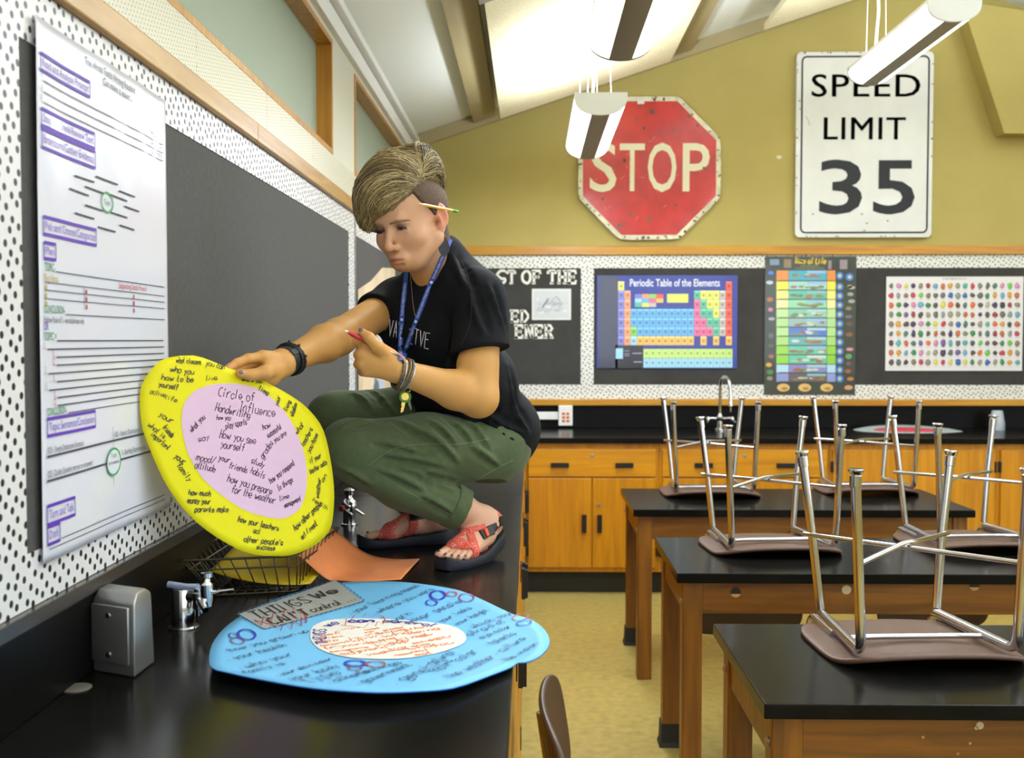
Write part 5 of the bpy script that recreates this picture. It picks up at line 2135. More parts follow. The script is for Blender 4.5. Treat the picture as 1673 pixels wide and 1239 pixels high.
ypts = smooth([Y2(*p) for p in YOUT] + [Y2(*YOUT[0])], 2)[:-1]
bm = bmnew()
fan_sheet(bm, ypts, lambda a, b: ymap(a, b, 0), 12)
s = finish(bm, 'sheet', M['yellow'], yc, True)
md = s.modifiers.new('thickness', 'SOLIDIFY')
md.thickness = 0.0008
md.offset = 0
bm = bmnew()
fan_sheet(bm, smooth([Y2(*p) for p in YIN] + [Y2(*YIN[0])], 2)[:-1], lambda a, b: ymap(a, b, 0.0012), 9)
finish(bm, 'pink_centre', mat('pale pink paper', 'DDB9D0', 0.65), yc, True)
P = Print(lambda a, b, l: ymap(a, b, 0.0015 + 0.0003 * l), cut=0.02)
PINK = [('Circle of', 440, 278, 640, 308, 55, .0030), ('Influence', 560, 362, 765, 395, 55, .0030), ('Handwriting', 425, 360, 620, 405, 46, .0030), ('how you', 435, 412, 512, 415, 30, .0026),
        ('play sports', 488, 465, 606, 438, 36, .0028), ('How you see', 452, 515, 655, 555, 46, .0030), ('yourself', 460, 570, 590, 595, 42, .0030), ('mood/', 325, 642, 425, 668, 40, .003),
        ('attitude', 320, 688, 432, 715, 38, .003), ('your', 450, 645, 512, 660, 36, .003), ('friends', 508, 690, 612, 718, 36, .003), ('study', 635, 660, 706, 690, 36, .003), ('habits', 632, 718, 712, 752, 38, .003),
        ('how you prepare', 502, 768, 756, 845, 44, .0032), ('for the weather', 526, 830, 776, 900, 44, .0032), ('how', 700, 470, 742, 455, 34, .003), ('successful', 730, 518, 808, 462, 34, .003),
        ('you are', 770, 545, 838, 498, 34, .003), ('grades', 705, 640, 762, 550, 40, .003), ('how you respond', 752, 782, 888, 674, 38, .0032), ('to things', 800, 822, 882, 770, 36, .003),
        ('time', 808, 884, 862, 862, 30, .003), ('management', 838, 922, 932, 878, 32, .0032), ('what you', 302, 485, 372, 402, 34, .0028), ('say', 338, 540, 396, 525, 32, .0026)]
YEL_T = [('what classes', 205, 80, 340, 92, 30, .0026), ('you can', 368, 96, 470, 122, 34, .0026), ('who you', 175, 132, 300, 152, 34, .003), ('how to be', 130, 180, 300, 196, 34, .003), ('yourself', 115, 218, 216, 238, 30, .003),
         ('active', 70, 255, 150, 280, 26, .0022), ('life', 150, 290, 212, 310, 26, .0022), ('your', 118, 385, 190, 432, 32, .0028), ('friends', 140, 455, 190, 515, 30, .003), ('what is', 60, 445, 150, 520, 30, .0026),
         ('important', 80, 500, 172, 585, 30, .0026), ('your', 208, 625, 258, 668, 32, .003), ('family', 222, 675, 288, 768, 34, .0032), ('how much', 290, 845, 410, 855, 32, .0032), ('money your', 285, 892, 410, 900, 32, .0032),
         ('parents make', 326, 945, 512, 945, 32, .0032), ('how your teachers', 568, 1000, 802, 1055, 34, .0034), ('act', 655, 1065, 696, 1070, 28, .003), ("other people's", 602, 1118, 828, 1140, 36, .0034),
         ('success', 676, 1160, 782, 1168, 30, .0032), ('how other people', 905, 1055, 1062, 905, 42, .0034), ('act / react', 946, 1105, 1034, 1020, 36, .0032), ('what', 900, 500, 940, 445, 34, .0028), ('teachers', 942, 568, 996, 470, 36, .003),
         ('you have', 980, 605, 1030, 500, 36, .003), ('if your', 985, 665, 1050, 628, 34, .003), ('teacher calls', 985, 725, 1086, 668, 32, .003), ('on', 1065, 775, 1084, 735, 28, .003), ('weather', 1040, 865, 1052, 752, 34, .003),
         ('time', 668, 240, 722, 275, 34, .0034), ('your', 785, 335, 800, 280, 30, .003), ('living', 838, 365, 862, 310, 32, .003), ('situation', 876, 395, 900, 322, 32, .003), ('where you', 570, 188, 690, 200, 20, .0028),
         ('live', 372, 185, 432, 182, 28, .0024), ('health', 1000, 880, 1090, 935, 28, .0022)]
for lst, col in ((PINK, '55354E'), (YEL_T, '3B3A22')):
    for t, x0, y0, x1, y1, h, w in lst:
        def k_(x, y):
            return Y2(230 + x / 3.5394, 570 + y / 3.54)
        p, q = k_(x0, y0), k_(x1, y1)
        hh_ = h / 3.54 / 760
        P.hand(t, p, q, hh_, col, w * 0.6, 0.8, 0.15)
P.build('handwriting', yc)

# ------------------------------------------------------------------ organic surfaces: blended round cones and ellipsoids, meshed by surface nets
class Field:
    def __init__(s, lo, hi, h):
        s.h = h
        s.lo = np.array(lo, np.float64)
        s.n = np.ceil((np.array(hi) - s.lo) / h).astype(int) + 1
        s.V = np.full(s.n, 0.05, np.float32)

    def _sub(s, lo, hi):
        a = np.clip(np.floor((np.array(lo) - s.lo) / s.h).astype(int), 0, s.n - 1)
        b = np.clip(np.ceil((np.array(hi) - s.lo) / s.h).astype(int) + 1, 1, s.n)
        sl = tuple(slice(i, max(j, i + 1)) for i, j in zip(a, b))
        ax = [(s.lo[k] + s.h * np.arange(sl[k].start, sl[k].stop)).astype(np.float32) for k in range(3)]
        return sl, ax[0][:, None, None], ax[1][None, :, None], ax[2][None, None, :]

    def _mix(s, sl, d, k, op):
        v = s.V[sl]
        if op == 'u':
            h = np.maximum(k - np.abs(v - d), 0) / k
            s.V[sl] = np.minimum(v, d) - h * h * k * 0.25
        else:
            d = -d
            h = np.maximum(k - np.abs(v - d), 0) / k
            s.V[sl] = np.maximum(v, d) + h * h * k * 0.25

    def cone(s, a, b, ra, rb, k=0.012, op='u'):
        a, b = np.array(a, float), np.array(b, float)
        m = max(ra, rb) + k + 3 * s.h + 0.012
        sl, X, Y, Z = s._sub(np.minimum(a, b) - m, np.maximum(a, b) + m)
        d = b - a
        L = max(d.dot(d), 1e-12)
        t = np.clip(((X - a[0]) * d[0] + (Y - a[1]) * d[1] + (Z - a[2]) * d[2]) / L, 0, 1)
        q = np.sqrt((X - a[0] - t * d[0]) ** 2 + (Y - a[1] - t * d[1]) ** 2 + (Z - a[2] - t * d[2]) ** 2)
        s._mix(sl, q - (ra + (rb - ra) * t), k, op)

    def ell(s, c, r, ax=None, k=0.012, op='u'):
        c = np.array(c, float)
        R = np.eye(3) if ax is None else np.array([list(v) for v in ax], float)
        ext = np.sqrt(sum((R[i] * r[i]) ** 2 for i in range(3))) + k + 3 * s.h + 0.012
        sl, X, Y, Z = s._sub(c - ext, c + ext)
        x, y, z = X - c[0], Y - c[1], Z - c[2]
        k0 = k1 = 0
        for i in range(3):
            p = (x * R[i][0] + y * R[i][1] + z * R[i][2]) / r[i]
            k0 = k0 + p * p
            k1 = k1 + (p / r[i]) ** 2
        k0 = np.sqrt(k0)
        s._mix(sl, k0 * (k0 - 1) / (np.sqrt(k1) + 1e-6), k, op)

    def half(s, p, n):
        """cut away everything on the side the normal points to"""
        X, Y, Z = s._sub(s.lo - 1, s.lo + s.h * s.n + 1)[1:]
        d = ((X - p[0]) * n[0] + (Y - p[1]) * n[1] + (Z - p[2]) * n[2]).astype(np.float32)
        s.V = np.maximum(s.V, d)

    def mesh(s):
        return nets(s.V, s.lo, s.h)


def nets(V, lo, h):
    V = V.copy()
    for ax in range(3):
        i0 = [slice(None)] * 3
        for e in (0, -1):
            i0[ax] = e
            V[tuple(i0)] = np.maximum(V[tuple(i0)], h)
    ins = V < 0
    n = V.shape
    c = np.zeros((n[0] - 1, n[1] - 1, n[2] - 1), np.uint8)
    offs = [(i, j, k) for i in (0, 1) for j in (0, 1) for k in (0, 1)]
    for i, j, k in offs:
        c += ins[i:n[0] - 1 + i, j:n[1] - 1 + j, k:n[2] - 1 + k]
    act = (c > 0) & (c < 8)
    idx = np.argwhere(act)
    ids = np.full(act.shape, -1, np.int32)
    ids[act] = np.arange(len(idx))
    acc = np.zeros((len(idx), 3))
    cnt = np.zeros(len(idx))
    for o0 in offs:
        for ax in range(3):
            if o0[ax]:
                continue
            o1 = list(o0)
            o1[ax] = 1
            a = V[idx[:, 0] + o0[0], idx[:, 1] + o0[1], idx[:, 2] + o0[2]].astype(float)
            b = V[idx[:, 0] + o1[0], idx[:, 1] + o1[1], idx[:, 2] + o1[2]].astype(float)
            m = (a < 0) != (b < 0)
            t = a[m] / (a[m] - b[m])
            p = np.tile(np.array(o0, float), (m.sum(), 1))
            p[:, ax] += t
            acc[m] += p
            cnt[m] += 1
    verts = lo + h * (idx + acc / cnt[:, None])
    faces = []
    for ax in range(3):
        a = [slice(1, -1)] * 3
        b = [slice(1, -1)] * 3
        a[ax], b[ax] = slice(0, -1), slice(1, None)
        A, B = ins[tuple(a)], ins[tuple(b)]
        pts = np.argwhere(A != B)
        fl = A[A != B]
        for k in range(3):
            if k != ax:
                pts[:, k] += 1
        u, v = [(1, 2), (2, 0), (0, 1)][ax]
        du, dv = np.zeros(3, int), np.zeros(3, int)
        du[u], dv[v] = 1, 1
        q = [pts - du - dv, pts - dv, pts, pts - du]
        q = np.stack([ids[p[:, 0], p[:, 1], p[:, 2]] for p in q], 1)
        q[~fl] = q[~fl][:, ::-1]
        faces.append(q)
    F_ = np.concatenate(faces)
    return verts, F_[(F_ >= 0).all(1)]


def np_mesh(name, verts, faces, mats, parent, cols=None, relax=2):
    me = bpy.data.meshes.new(name)
    me.vertices.add(len(verts))
    verts = np.asarray(verts, np.float64)
    if relax:           # gentle low-pass that keeps the volume
        nv = len(verts)
        e = np.concatenate([faces[:, [0, 1]], faces[:, [1, 2]], faces[:, [2, 3]], faces[:, [3, 0]]])
        deg = np.bincount(e[:, 0], minlength=nv) + np.bincount(e[:, 1], minlength=nv)
        for it in range(relax * 2):
            s = np.zeros_like(verts)
            for k in range(3):
                s[:, k] = np.bincount(e[:, 0], verts[e[:, 1], k], nv) + np.bincount(e[:, 1], verts[e[:, 0], k], nv)
            s /= np.maximum(deg, 1)[:, None]
            verts = verts + (s - verts) * (0.5 if it % 2 == 0 else -0.52)
    me.vertices.foreach_set('co', verts.astype(np.float32).ravel())
    me.loops.add(faces.size)
    me.loops.foreach_set('vertex_index', faces.astype(np.int32).ravel())
    me.polygons.add(len(faces))
    me.polygons.foreach_set('loop_start', np.arange(0, faces.size, 4, dtype=np.int32))
    me.update(calc_edges=True)
    me.polygons.foreach_set('use_smooth', [True] * len(faces))
    if cols is not None:
        a = me.color_attributes.new('Col', 'FLOAT_COLOR', 'POINT')
        a.data.foreach_set('color', np.concatenate([cols, np.ones((len(cols), 1))], 1).astype(np.float32).ravel())
    me.update()
    return link(name, me, mats, parent), verts


def bvh_of(verts, faces):
    return BVHTree.FromPolygons([Vector(v) for v in verts], [tuple(int(i) for i in f) for f in faces])


def smoothstep(a, b, x):
    t = np.clip((x - a) / (b - a), 0, 1)
    return t * t * (3 - 2 * t)


def PT(px, py, d):
    return at(px, py, Y=d)


# ------------------------------------------------------------------ the woman: pose
woman = empty('person', (-0.2, 2.85, HC), 'woman in black t-shirt and olive trousers crouching on the counter, holding yellow paper', 'person')
Z3 = Vector((0, 0, 1))
shN, shF = PT(788, 480, 2.60), PT(648, 494, 2.84)
elN, wrN = PT(782, 650, 2.52), PT(652, 607, 2.42)
elF, wrF = PT(553, 551, 2.58), PT(465, 591, 2.33)
BL = (shN - shF)
BL.z = 0
BL.normalize()
BF = Vector((BL.y, -BL.x, 0)) * 1.0
BF = Z3.cross(BL) * -1 if Z3.cross(BL).y > 0 else Z3.cross(BL)
spS, spC, spW, spH = PT(718, 474, 2.72), PT(730, 540, 2.78), PT(757, 630, 2.86), PT(787, 705, 2.91)
hipN, knN = PT(802, 736, 2.83), PT(573, 730, 2.62)
hipF, knF = PT(765, 690, 3.01), PT(543, 680, 2.86)
shinN, cufN, ankN = PT(583, 752, 2.63), PT(752, 832, 2.745), PT(790, 852, 2.79)
shinF, ankF = PT(560, 712, 2.87), PT(705, 842, 3.02)

# head frame
ps, wt, rl = math.radians(31), math.radians(17), math.radians(5)
HF = Vector((-math.sin(ps) * math.cos(wt), -math.cos(ps) * math.cos(wt), -math.sin(wt)))
HL0 = Vector((math.cos(ps), -math.sin(ps), 0))
HU0 = HF.cross(HL0)
HUv = HU0 * math.cos(rl) - HL0 * math.sin(rl)
HL = HL0 * math.cos(rl) + HU0 * math.sin(rl)
HS = 1.0
HO = PT(641, 373, 2.55) - HF * 0.076 * HS


def H(f, l, u):
    return HO + (HF * f + HL * l + HUv * u) * HS


HAX = (HF, HL, HUv)


def head_cone(fd, a, b, ra, rb, k=0.01, op='u'):
    fd.cone(H(*a), H(*b), ra * HS, rb * HS, k, op)


def head_ell(fd, c, r, k=0.01, op='u', ax=HAX):
    fd.ell(H(*c), [x * HS for x in r], ax, k, op)


def torso(fd, g, k=0.03):
    """trunk under the shirt, grown by g"""
    sp = (spS - spW).normalized()
    ax = (BL, BF, BL.cross(BF))
    fd.cone(shN - BL * 0.03, shF + BL * 0.02, 0.056 + g, 0.058 + g, k)
    fd.ell(spS - BF * 0.030 - Z3 * 0.06, (0.165 + g, 0.105 + g, 0.115 + g), ax, k)
    fd.ell(spC, (0.165 + g, 0.122 + g, 0.135 + g), ax, k)
    for sg in (-1, 1):
        fd.ell(spC + BF * 0.072 + BL * 0.066 * sg - Z3 * 0.012, (0.068 + g, 0.062 + g, 0.068 + g), ax, k)
    fd.ell(spW, (0.158 + g, 0.130 + g, 0.135 + g), ax, k)
    fd.ell(spH - Z3 * 0.0, (0.165 + g, 0.130 + g, 0.125 + g), ax, k)
    nb = PT(722, 420, 2.69)
    fd.cone(nb, shN - BL * 0.05 - Z3 * 0.004, 0.047 + g, 0.050 + g, k)
    fd.cone(nb, shF + BL * 0.05, 0.050 + g, 0.052 + g, k)


# ------------------------------------------------------------------ skin
sk = Field((-0.70, 2.14, HC + 0.012), (0.02, 3.12, 1.97), 0.0026)
torso(sk, -0.010)
# neck and head
head_cone(sk, (-0.030, 0.0, -0.045), (-0.030, 0.0, -0.045), 0.052, 0.052, 0.02)
sk.cone(H(-0.030, 0, -0.05), spS + Z3 * 0.005 - BF * 0.012, 0.055, 0.062, 0.03)
head_ell(sk, (-0.014, 0, 0.030), (0.101, 0.0820, 0.086), 0.02)
head_ell(sk, (0.034, 0, -0.028), (0.056, 0.0665, 0.078), 0.025)
for sg in (-1, 1):
    head_cone(sk, (0.002, sg * 0.0635, -0.050), (0.052, sg * 0.026, -0.086), 0.022, 0.019, 0.022)
    head_ell(sk, (0.051, sg * 0.043, -0.029), (0.028, 0.026, 0.024), 0.018)
head_ell(sk, (0.066, 0, -0.087), (0.022, 0.024, 0.018), 0.018)
head_cone(sk, (0.030, 0, -0.085), (-0.03, 0, -0.075), 0.026, 0.030, 0.03)
head_cone(sk, (0.078, -0.028, 0.019), (0.078, 0.028, 0.019), 0.012, 0.012, 0.016)
for sg in (-1, 1):
    head_ell(sk, (0.096, sg * 0.032, -0.002), (0.016, 0.016, 0.0105), 0.014, 's')
    head_ell(sk, (0.0705, sg * 0.0315, 0.000), (0.0145, 0.0155, 0.0135), 0.004)
    head_cone(sk, (0.083, sg * 0.018, -0.014), (0.078, sg * 0.044, -0.012), 0.0035, 0.003, 0.008)
head_cone(sk, (0.082, 0, 0.010), (0.1070, 0, -0.036), 0.0075, 0.0092, 0.010)
head_ell(sk, (0.1075, 0, -0.041), (0.0112, 0.0110, 0.0100), None and 0.006 or 0.006)
for sg in (-1, 1):
    head_ell(sk, (0.0950, sg * 0.0130, -0.045), (0.0115, 0.0072, 0.0082), 0.006)
    head_ell(sk, (0.0985, sg * 0.0075, -0.0580), (0.0055, 0.0040, 0.0050), 0.002, 's')
# lips
head_ell(sk, (0.078, 0, -0.072), (0.018, 0.026, 0.018), 0.012)
for sg in (-1, 1):
    head_cone(sk, (0.0945, sg * 0.004, -0.0685), (0.0835, sg * 0.0235, -0.0755), 0.0042, 0.0020, 0.005)
    head_cone(sk, (0.0935, sg * 0.003, -0.0795), (0.0835, sg * 0.0200, -0.0775), 0.0054, 0.0024, 0.005)
head_cone(sk, (0.1005, -0.013, -0.0742), (0.1005, 0.013, -0.0742), 0.0016, 0.0016, 0.004, 's')
head_cone(sk, (0.086, -0.010, -0.0885), (0.086, 0.010, -0.0885), 0.003, 0.003, 0.008, 's')
# ears
eax = ((HF * 0.94 - HL * 0.34).normalized(), (HL * 0.94 + HF * 0.34).normalized(), HUv)
for sg in (-1, 1):
    ea = eax if sg > 0 else ((HF * 0.94 + HL * 0.34).normalized(), (HL * 0.94 - HF * 0.34).normalized(), HUv)
    head_ell(sk, (-0.014, sg * 0.0845, 0.001), (0.0185, 0.0075, 0.0300), 0.006, 'u', ea)
    head_ell(sk, (-0.006, sg * 0.0820, -0.026), (0.0100, 0.0060, 0.0125), 0.006, 'u', ea)
    head_ell(sk, (-0.010, sg * 0.0925, 0.002), (0.0110, 0.0075, 0.0200), 0.003, 's', ea)
    head_ell(sk, (-0.0005, sg * 0.0865, -0.006), (0.0050, 0.0050, 0.0080), 0.004, 'u', ea)
# arms
sk.cone(shN, elN, 0.050, 0.043, 0.02)
sk.cone(elN + (shN - elN) * 0.3 + BF * 0.012, elN, 0.046, 0.041, 0.02)
mN = elN.lerp(wrN, 0.30)
sk.cone(elN, mN, 0.041, 0.0435, 0.02)
sk.cone(mN, wrN, 0.0435, 0.0265, 0.02)
sk.cone(shF, elF, 0.048, 0.042, 0.02)
mF = elF.lerp(wrF, 0.28)
sk.cone(elF, mF, 0.043, 0.042, 0.02)
sk.cone(mF, wrF, 0.042, 0.0270, 0.02)


def chain(fd, pts, rs, k=0.004):
    for i in range(len(pts) - 1):
        fd.cone(pts[i], pts[i + 1], rs[i], rs[i + 1], k)


# hand on the yellow paper: thumb in front, fingers behind the sheet
def yp_(px, py, off):
    a, b = Y2(px, py)
    return ymap(a, b, off)


thumbF = [PT(449, 604, 2.29), yp_(420, 610, 0.022), yp_(400, 614, 0.0135), yp_(384, 611, 0.0100)]
chain(sk, thumbF, (0.019, 0.0140, 0.0108, 0.0085), 0.008)
kF = [yp_(430, 583, -0.006), yp_(434, 588, -0.020), yp_(437, 597, -0.030), yp_(440, 606, -0.036)]
for i, q in enumerate(kF):
    sk.cone(wrF.lerp(PT(456, 596, 2.31), 0.5), q, 0.023, 0.0145 - i * 0.0008, 0.014)
sk.cone(wrF, PT(440, 616, 2.285), 0.024, 0.020, 0.016)
sk.cone(PT(440, 616, 2.285), yp_(424, 622, -0.014), 0.019, 0.011, 0.012)
FB = [([yp_(407, 586, -0.010), yp_(390, 593, -0.0115), yp_(374, 602, -0.0095)], 0.0096),
      ([yp_(410, 596, -0.024), yp_(392, 604, -0.021), yp_(379, 613, -0.0105)], 0.0096),
      ([yp_(414, 607, -0.033), yp_(399, 617, -0.026), yp_(391, 626, -0.0105)], 0.0092),
      ([yp_(420, 617, -0.037), yp_(408, 628, -0.028), yp_(402, 636, -0.0095)], 0.0080)]
for q, (pts, r) in zip(kF, FB):
    chain(sk, [q] + pts, (r * 1.25, r * 1.08, r, r * 0.84), 0.005)

# fist with the pen
kN = [PT(599, 566, 2.395), PT(592, 580, 2.388), PT(592, 595, 2.392), PT(599, 607, 2.402)]
for i, q in enumerate(kN):
    sk.cone(wrN.lerp(PT(640, 598, 2.415), 0.5), q, 0.0245, 0.0145 - 0.0006 * i, 0.014)
sk.cone(PT(640, 592, 2.41), PT(606, 588, 2.405), 0.023, 0.020, 0.014)
for i, q in enumerate(kN):
    r = (0.0105, 0.0105, 0.0100, 0.0088)[i]
    p1 = q + Vector((-0.013, 0.030 - 0.002 * i, 0.001 - 0.001 * i))
    p2 = p1 + Vector((0.019, 0.014, -0.004))
    p3 = p2 + Vector((0.017, -0.010, 0.002))
    if i == 0:
        p1 = PT(584, 559, 2.415)
        p2 = PT(591, 551, 2.425)
        p3 = PT(601, 551, 2.412)
    chain(sk, [q, p1, p2, p3], (r * 1.25, r * 1.1, r, r * 0.85), 0.005)
thumbN = [PT(634, 582, 2.405), PT(616, 566, 2.372), PT(603, 552, 2.366), PT(592, 543, 2.372)]
chain(sk, thumbN, (0.020, 0.0138, 0.0112, 0.0090), 0.008)

# legs under the trousers and bare feet
sk.cone(hipN, knN, 0.060, 0.050, 0.02)
sk.cone(shinN, cufN, 0.045, 0.038, 0.02)
sk.cone(hipF, knF, 0.060, 0.050, 0.02)
sk.cone(shinF, ankF, 0.045, 0.036, 0.02)
SOLE = 0.020


class Foot:
    def __init__(s, heel, toe, lift, side):
        s.heel, s.toe, s.side = Vector(heel), Vector(toe), side
        d = s.toe - s.heel
        d.z = 0
        s.len = d.length
        s.F = d.normalized()
        s.L = Z3.cross(s.F)            # towards her left
        s.lift = lift

    def zsole(s, t):
        """top of the sole along the foot, t = 0 heel .. 1 toe"""
        return HC + SOLE + s.lift * max(0.0, (0.62 - t) / 0.62) ** 1.5 + 0.006 * max(0, (t - 0.85) / 0.15) ** 2

    def at(s, t, l, z):
        """t along the foot, l across (positive towards the little toe), z above the sole"""
        p = s.heel + s.F * (t * s.len) + s.L * (l * s.side)
        return Vector((p.x, p.y, s.zsole(t) + z))


ftN = Foot((-0.095, 2.835, 0), (-0.212, 2.632, 0), 0.040, 1)
ftF = Foot((-0.232, 3.000, 0), (-0.462, 2.930, 0), 0.016, -1)


def foot_flesh(fd, ft, ank):
    g = ft.at
    fd.cone(ank, g(0.13, 0, 0.040), 0.036, 0.031, 0.018)
    fd.cone(g(0.09, 0, 0.028), g(0.30, 0.004, 0.032), 0.0275, 0.028, 0.018)
    fd.cone(ank, g(0.45, -0.004, 0.040), 0.034, 0.027, 0.02)
    fd.cone(g(0.45, -0.006, 0.038), g(0.70, -0.012, 0.022), 0.027, 0.021, 0.018)
    fd.cone(g(0.30, 0.012, 0.026), g(0.66, 0.024, 0.016), 0.026, 0.0165, 0.018)
    fd.cone(g(0.72, -0.020, 0.017), g(0.69, 0.026, 0.013), 0.0185, 0.0140, 0.014)
    toes = ((-0.027, 0.985, 0.0118), (-0.0085, 0.965, 0.0086), (0.0065, 0.93, 0.0082), (0.0200, 0.89, 0.0078), (0.0325, 0.84, 0.0074))
    for l, t, r in toes:
        b = 0.74 - 0.10 * max(0, l) / 0.03
        fd.cone(g(b, l * 0.82, r + 0.006), g((b + t) / 2, l * 0.95, r + 0.005), r * 1.02, r * 0.90, 0.006)
        fd.cone(g((b + t) / 2, l * 0.95, r + 0.005), g(t - 0.03, l, r * 0.92), r * 0.90, r, 0.004)
    return toes


for ft, ank in ((ftN, ankN), (ftF, ankF)):
    TOES = foot_flesh(sk, ft, ank)
sk.cone(cufN, ankN, 0.040, 0.036, 0.02)
sk.cone(ankF, ftF.at(0.2, 0, 0.05), 0.036, 0.032, 0.02)
for sg in (-1, 1):
    sk.ell(ankN + ftN.L * 0.030 * sg - Z3 * 0.006, (0.012, 0.012, 0.013), None, 0.012)

SKV, SKF = sk.mesh()
rel = (SKV - np.array(HO))
hf, hl, hu = [rel @ np.array(a) / HS for a in HAX]
base = np.array(lin('CC9652'))
col = np.tile(base, (len(SKV), 1))


def blend(w, c):
    global col
    col = col * (1 - w[:, None]) + np.array(lin(c))[None, :] * w[:, None]


inh = smoothstep(0.15, 0.11, np.linalg.norm(rel, axis=1))
blend(inh, 'D2A07C')
for sg in (-1, 1):
    blend(inh * 0.14 * np.exp(-(((hl - sg * 0.045) / 0.022) ** 2 + ((hu + 0.036) / 0.022) ** 2)) * (hf > 0.02), 'CB7F66')
    blend(inh * 0.9 * np.exp(-(((hl - sg * 0.032) / 0.017) ** 2 + ((hu - 0.002) / 0.008) ** 2) ** 2) * (hf > 0.05), '7A5246')
    blend(inh * 0.55 * smoothstep(0.072, 0.080, hl * sg) * smoothstep(0.036, 0.03, np.abs(hu)), 'D2765C')
blend(inh * 0.4 * np.exp(-((hl / 0.016) ** 2 + ((hu + 0.042) / 0.014) ** 2)) * (hf > 0.085), 'CF8468')
mw = np.clip(1 - (np.abs(hl) / 0.0255) ** 2, 0, 1)
lip = smoothstep(0.0, 0.0022, mw * 0.0068 - (hu + 0.0742)) * smoothstep(0.0, 0.0022, mw * 0.0098 + (hu + 0.0742)) * (hf > 0.07) * (mw > 0.02)
blend(inh * lip * 0.9, 'BC5E58')
for q in [*(p for p in [thumbF[-1]] + [f[0][-1] for f in FB]), thumbN[-1]]:
    blend(0.5 * np.exp(-(np.linalg.norm(SKV - np.array(q), axis=1) / 0.012) ** 2), 'CF7F66')
for ft in (ftN, ftF):
    blend(0.75 * smoothstep(0.28, 0.20, np.linalg.norm(SKV - np.array(ft.at(0.5, 0, 0.0)), axis=1)) * (SKV[:, 2] < 1.10), 'D8A893')
M['skin'] = attr_mat('skin', 0.48, sss=0.12, bump=0.10, bscale=420, spec=0.4)
skin_o, SKV = np_mesh('body', SKV, SKF, M['skin'], woman, col, 2)
SKB = bvh_of(SKV, SKF)


def on_skin(f, l, u):
    """point of the face reached from in front at (l, u)"""
    o = H(0.25, l, u)
    r = SKB.ray_cast(o, -HF)
    return r[0], r[1]


# eyes, lashes, brows, mouth line
M['lash'] = mat('dark lashes', '2A1D18', 0.6)
M['brow'] = mat('brown brow hair', '8F6F50', 0.8)
eye_m = attr_mat('moist eye', 0.12, coat=0.5)
for sg in (-1, 1):
    C = (0.0705, sg * 0.0315, 0.0)
    rad = 0.0159

    def ep(az, el, r=rad):
        return H(C[0] + r * math.cos(el) * math.cos(az), C[1] + r * 1.02 * math.cos(el) * math.sin(az), C[2] + r * 0.93 * math.sin(el))

    def upper(az):
        return math.radians(-2 - 17 * (az / 0.95) ** 2)

    def lower(az):
        return math.radians(-27 + 9 * (az / 0.95) ** 2)
    N_ = 20
    vs, fs, cs = [], [], []
    for i in range(N_ + 1):
        az = -0.95 + 1.9 * i / N_
        for j in range(6):
            vs.append(ep(az, upper(az) + (lower(az) - upper(az)) * j / 5, rad - 0.0006))
            a2 = abs(az + 0.12)
            cs.append(lin('C9BDB4') if a2 > 0.44 else (lin('3A281E') if a2 > 0.2 else lin('120C0A')))
    for i in range(N_):
        for j in range(5):
            fs.append((i * 6 + j, (i + 1) * 6 + j, (i + 1) * 6 + j + 1, i * 6 + j + 1))
    fs_ = np.array(fs)
    if sg:
        e_o, _ = np_mesh('eye', np.array([list(v) for v in vs]), fs_, eye_m, woman, np.array(cs), 0)
    bm = bmnew()
    tube(bm, [ep(-1.02 + 2.04 * i / 16, upper(max(-.95, min(.95, -1.02 + 2.04 * i / 16))), rad + 0.0004) for i in range(17)], [0.0007 + 0.0013 * math.sin(PI * i / 16) ** 0.5 for i in range(17)], 8)
    tube(bm, [ep(-0.9 + 1.8 * i / 12, lower(-0.9 + 1.8 * i / 12), rad - 0.0001) for i in range(13)], 0.0007, 6)
    for i in range(14):
        az = -0.95 + 1.9 * i / 13
        p0 = ep(az, upper(az), rad + 0.0005)
        p1 = ep(az * 1.12, upper(az) - 0.22, rad + 0.0055)
        tube(bm, [p0, p0.lerp(p1, .5) - HUv * 0.0006, p1], [0.0004, 0.0003, 0.0001], 5)
    finish(bm, 'eyelashes', M['lash'], woman, True)
    bm = bmnew()
    pts = []
    for i in range(13):
        t = i / 12
        l, u = sg * (0.010 + 0.043 * t), 0.0120 + 0.0062 * math.sin(PI * min(1, t * 0.75 + 0.02)) - 0.006 * t
        p, n_ = on_skin(0, l, u)
        pts.append(p + HF * 0.0003)
    tube(bm, pts, [0.0010 + 0.0022 * math.sin(PI * (0.15 + 0.85 * i / 12)) ** 0.6 for i in range(13)], 8)
    finish(bm, 'eyebrow', M['brow'], woman, True)
bm = bmnew()
pts = [on_skin(0, -0.0225 + 0.045 * i / 12, -0.0742 - 0.0022 * (abs(i - 6) / 6) ** 2)[0] for i in range(13)]
tube(bm, [p + HF * 0.0002 for p in pts], [0.0004 + 0.0006 * math.sin(PI * i / 12) for i in range(13)], 6)
finish(bm, 'mouth_line', mat('dark lip line', '7A3E38', 0.6), woman, True)

# nails
M['nail'] = mat('grey brown nail varnish', '5C5058', 0.2, coat=0.6)
M['toenail'] = mat('dark plum nail varnish', '30222A', 0.2, coat=0.6)


def nail(c, d, n, L, w, m, name):
    d, n = Vector(d).normalized(), Vector(n).normalized()
    n = (n - d * n.dot(d)).normalized()
    s_ = d.cross(n)
    bm = bmnew()
    bmesh.ops.create_uvsphere(bm, u_segments=14, v_segments=8, radius=1.0)
    for v in bm.verts:
        v.co = Vector(c) + d * v.co.x * L + s_ * v.co.y * w + n * (v.co.z * 0.0016 - 0.0018 * v.co.y ** 2)
    finish(bm, name, m, woman, True)


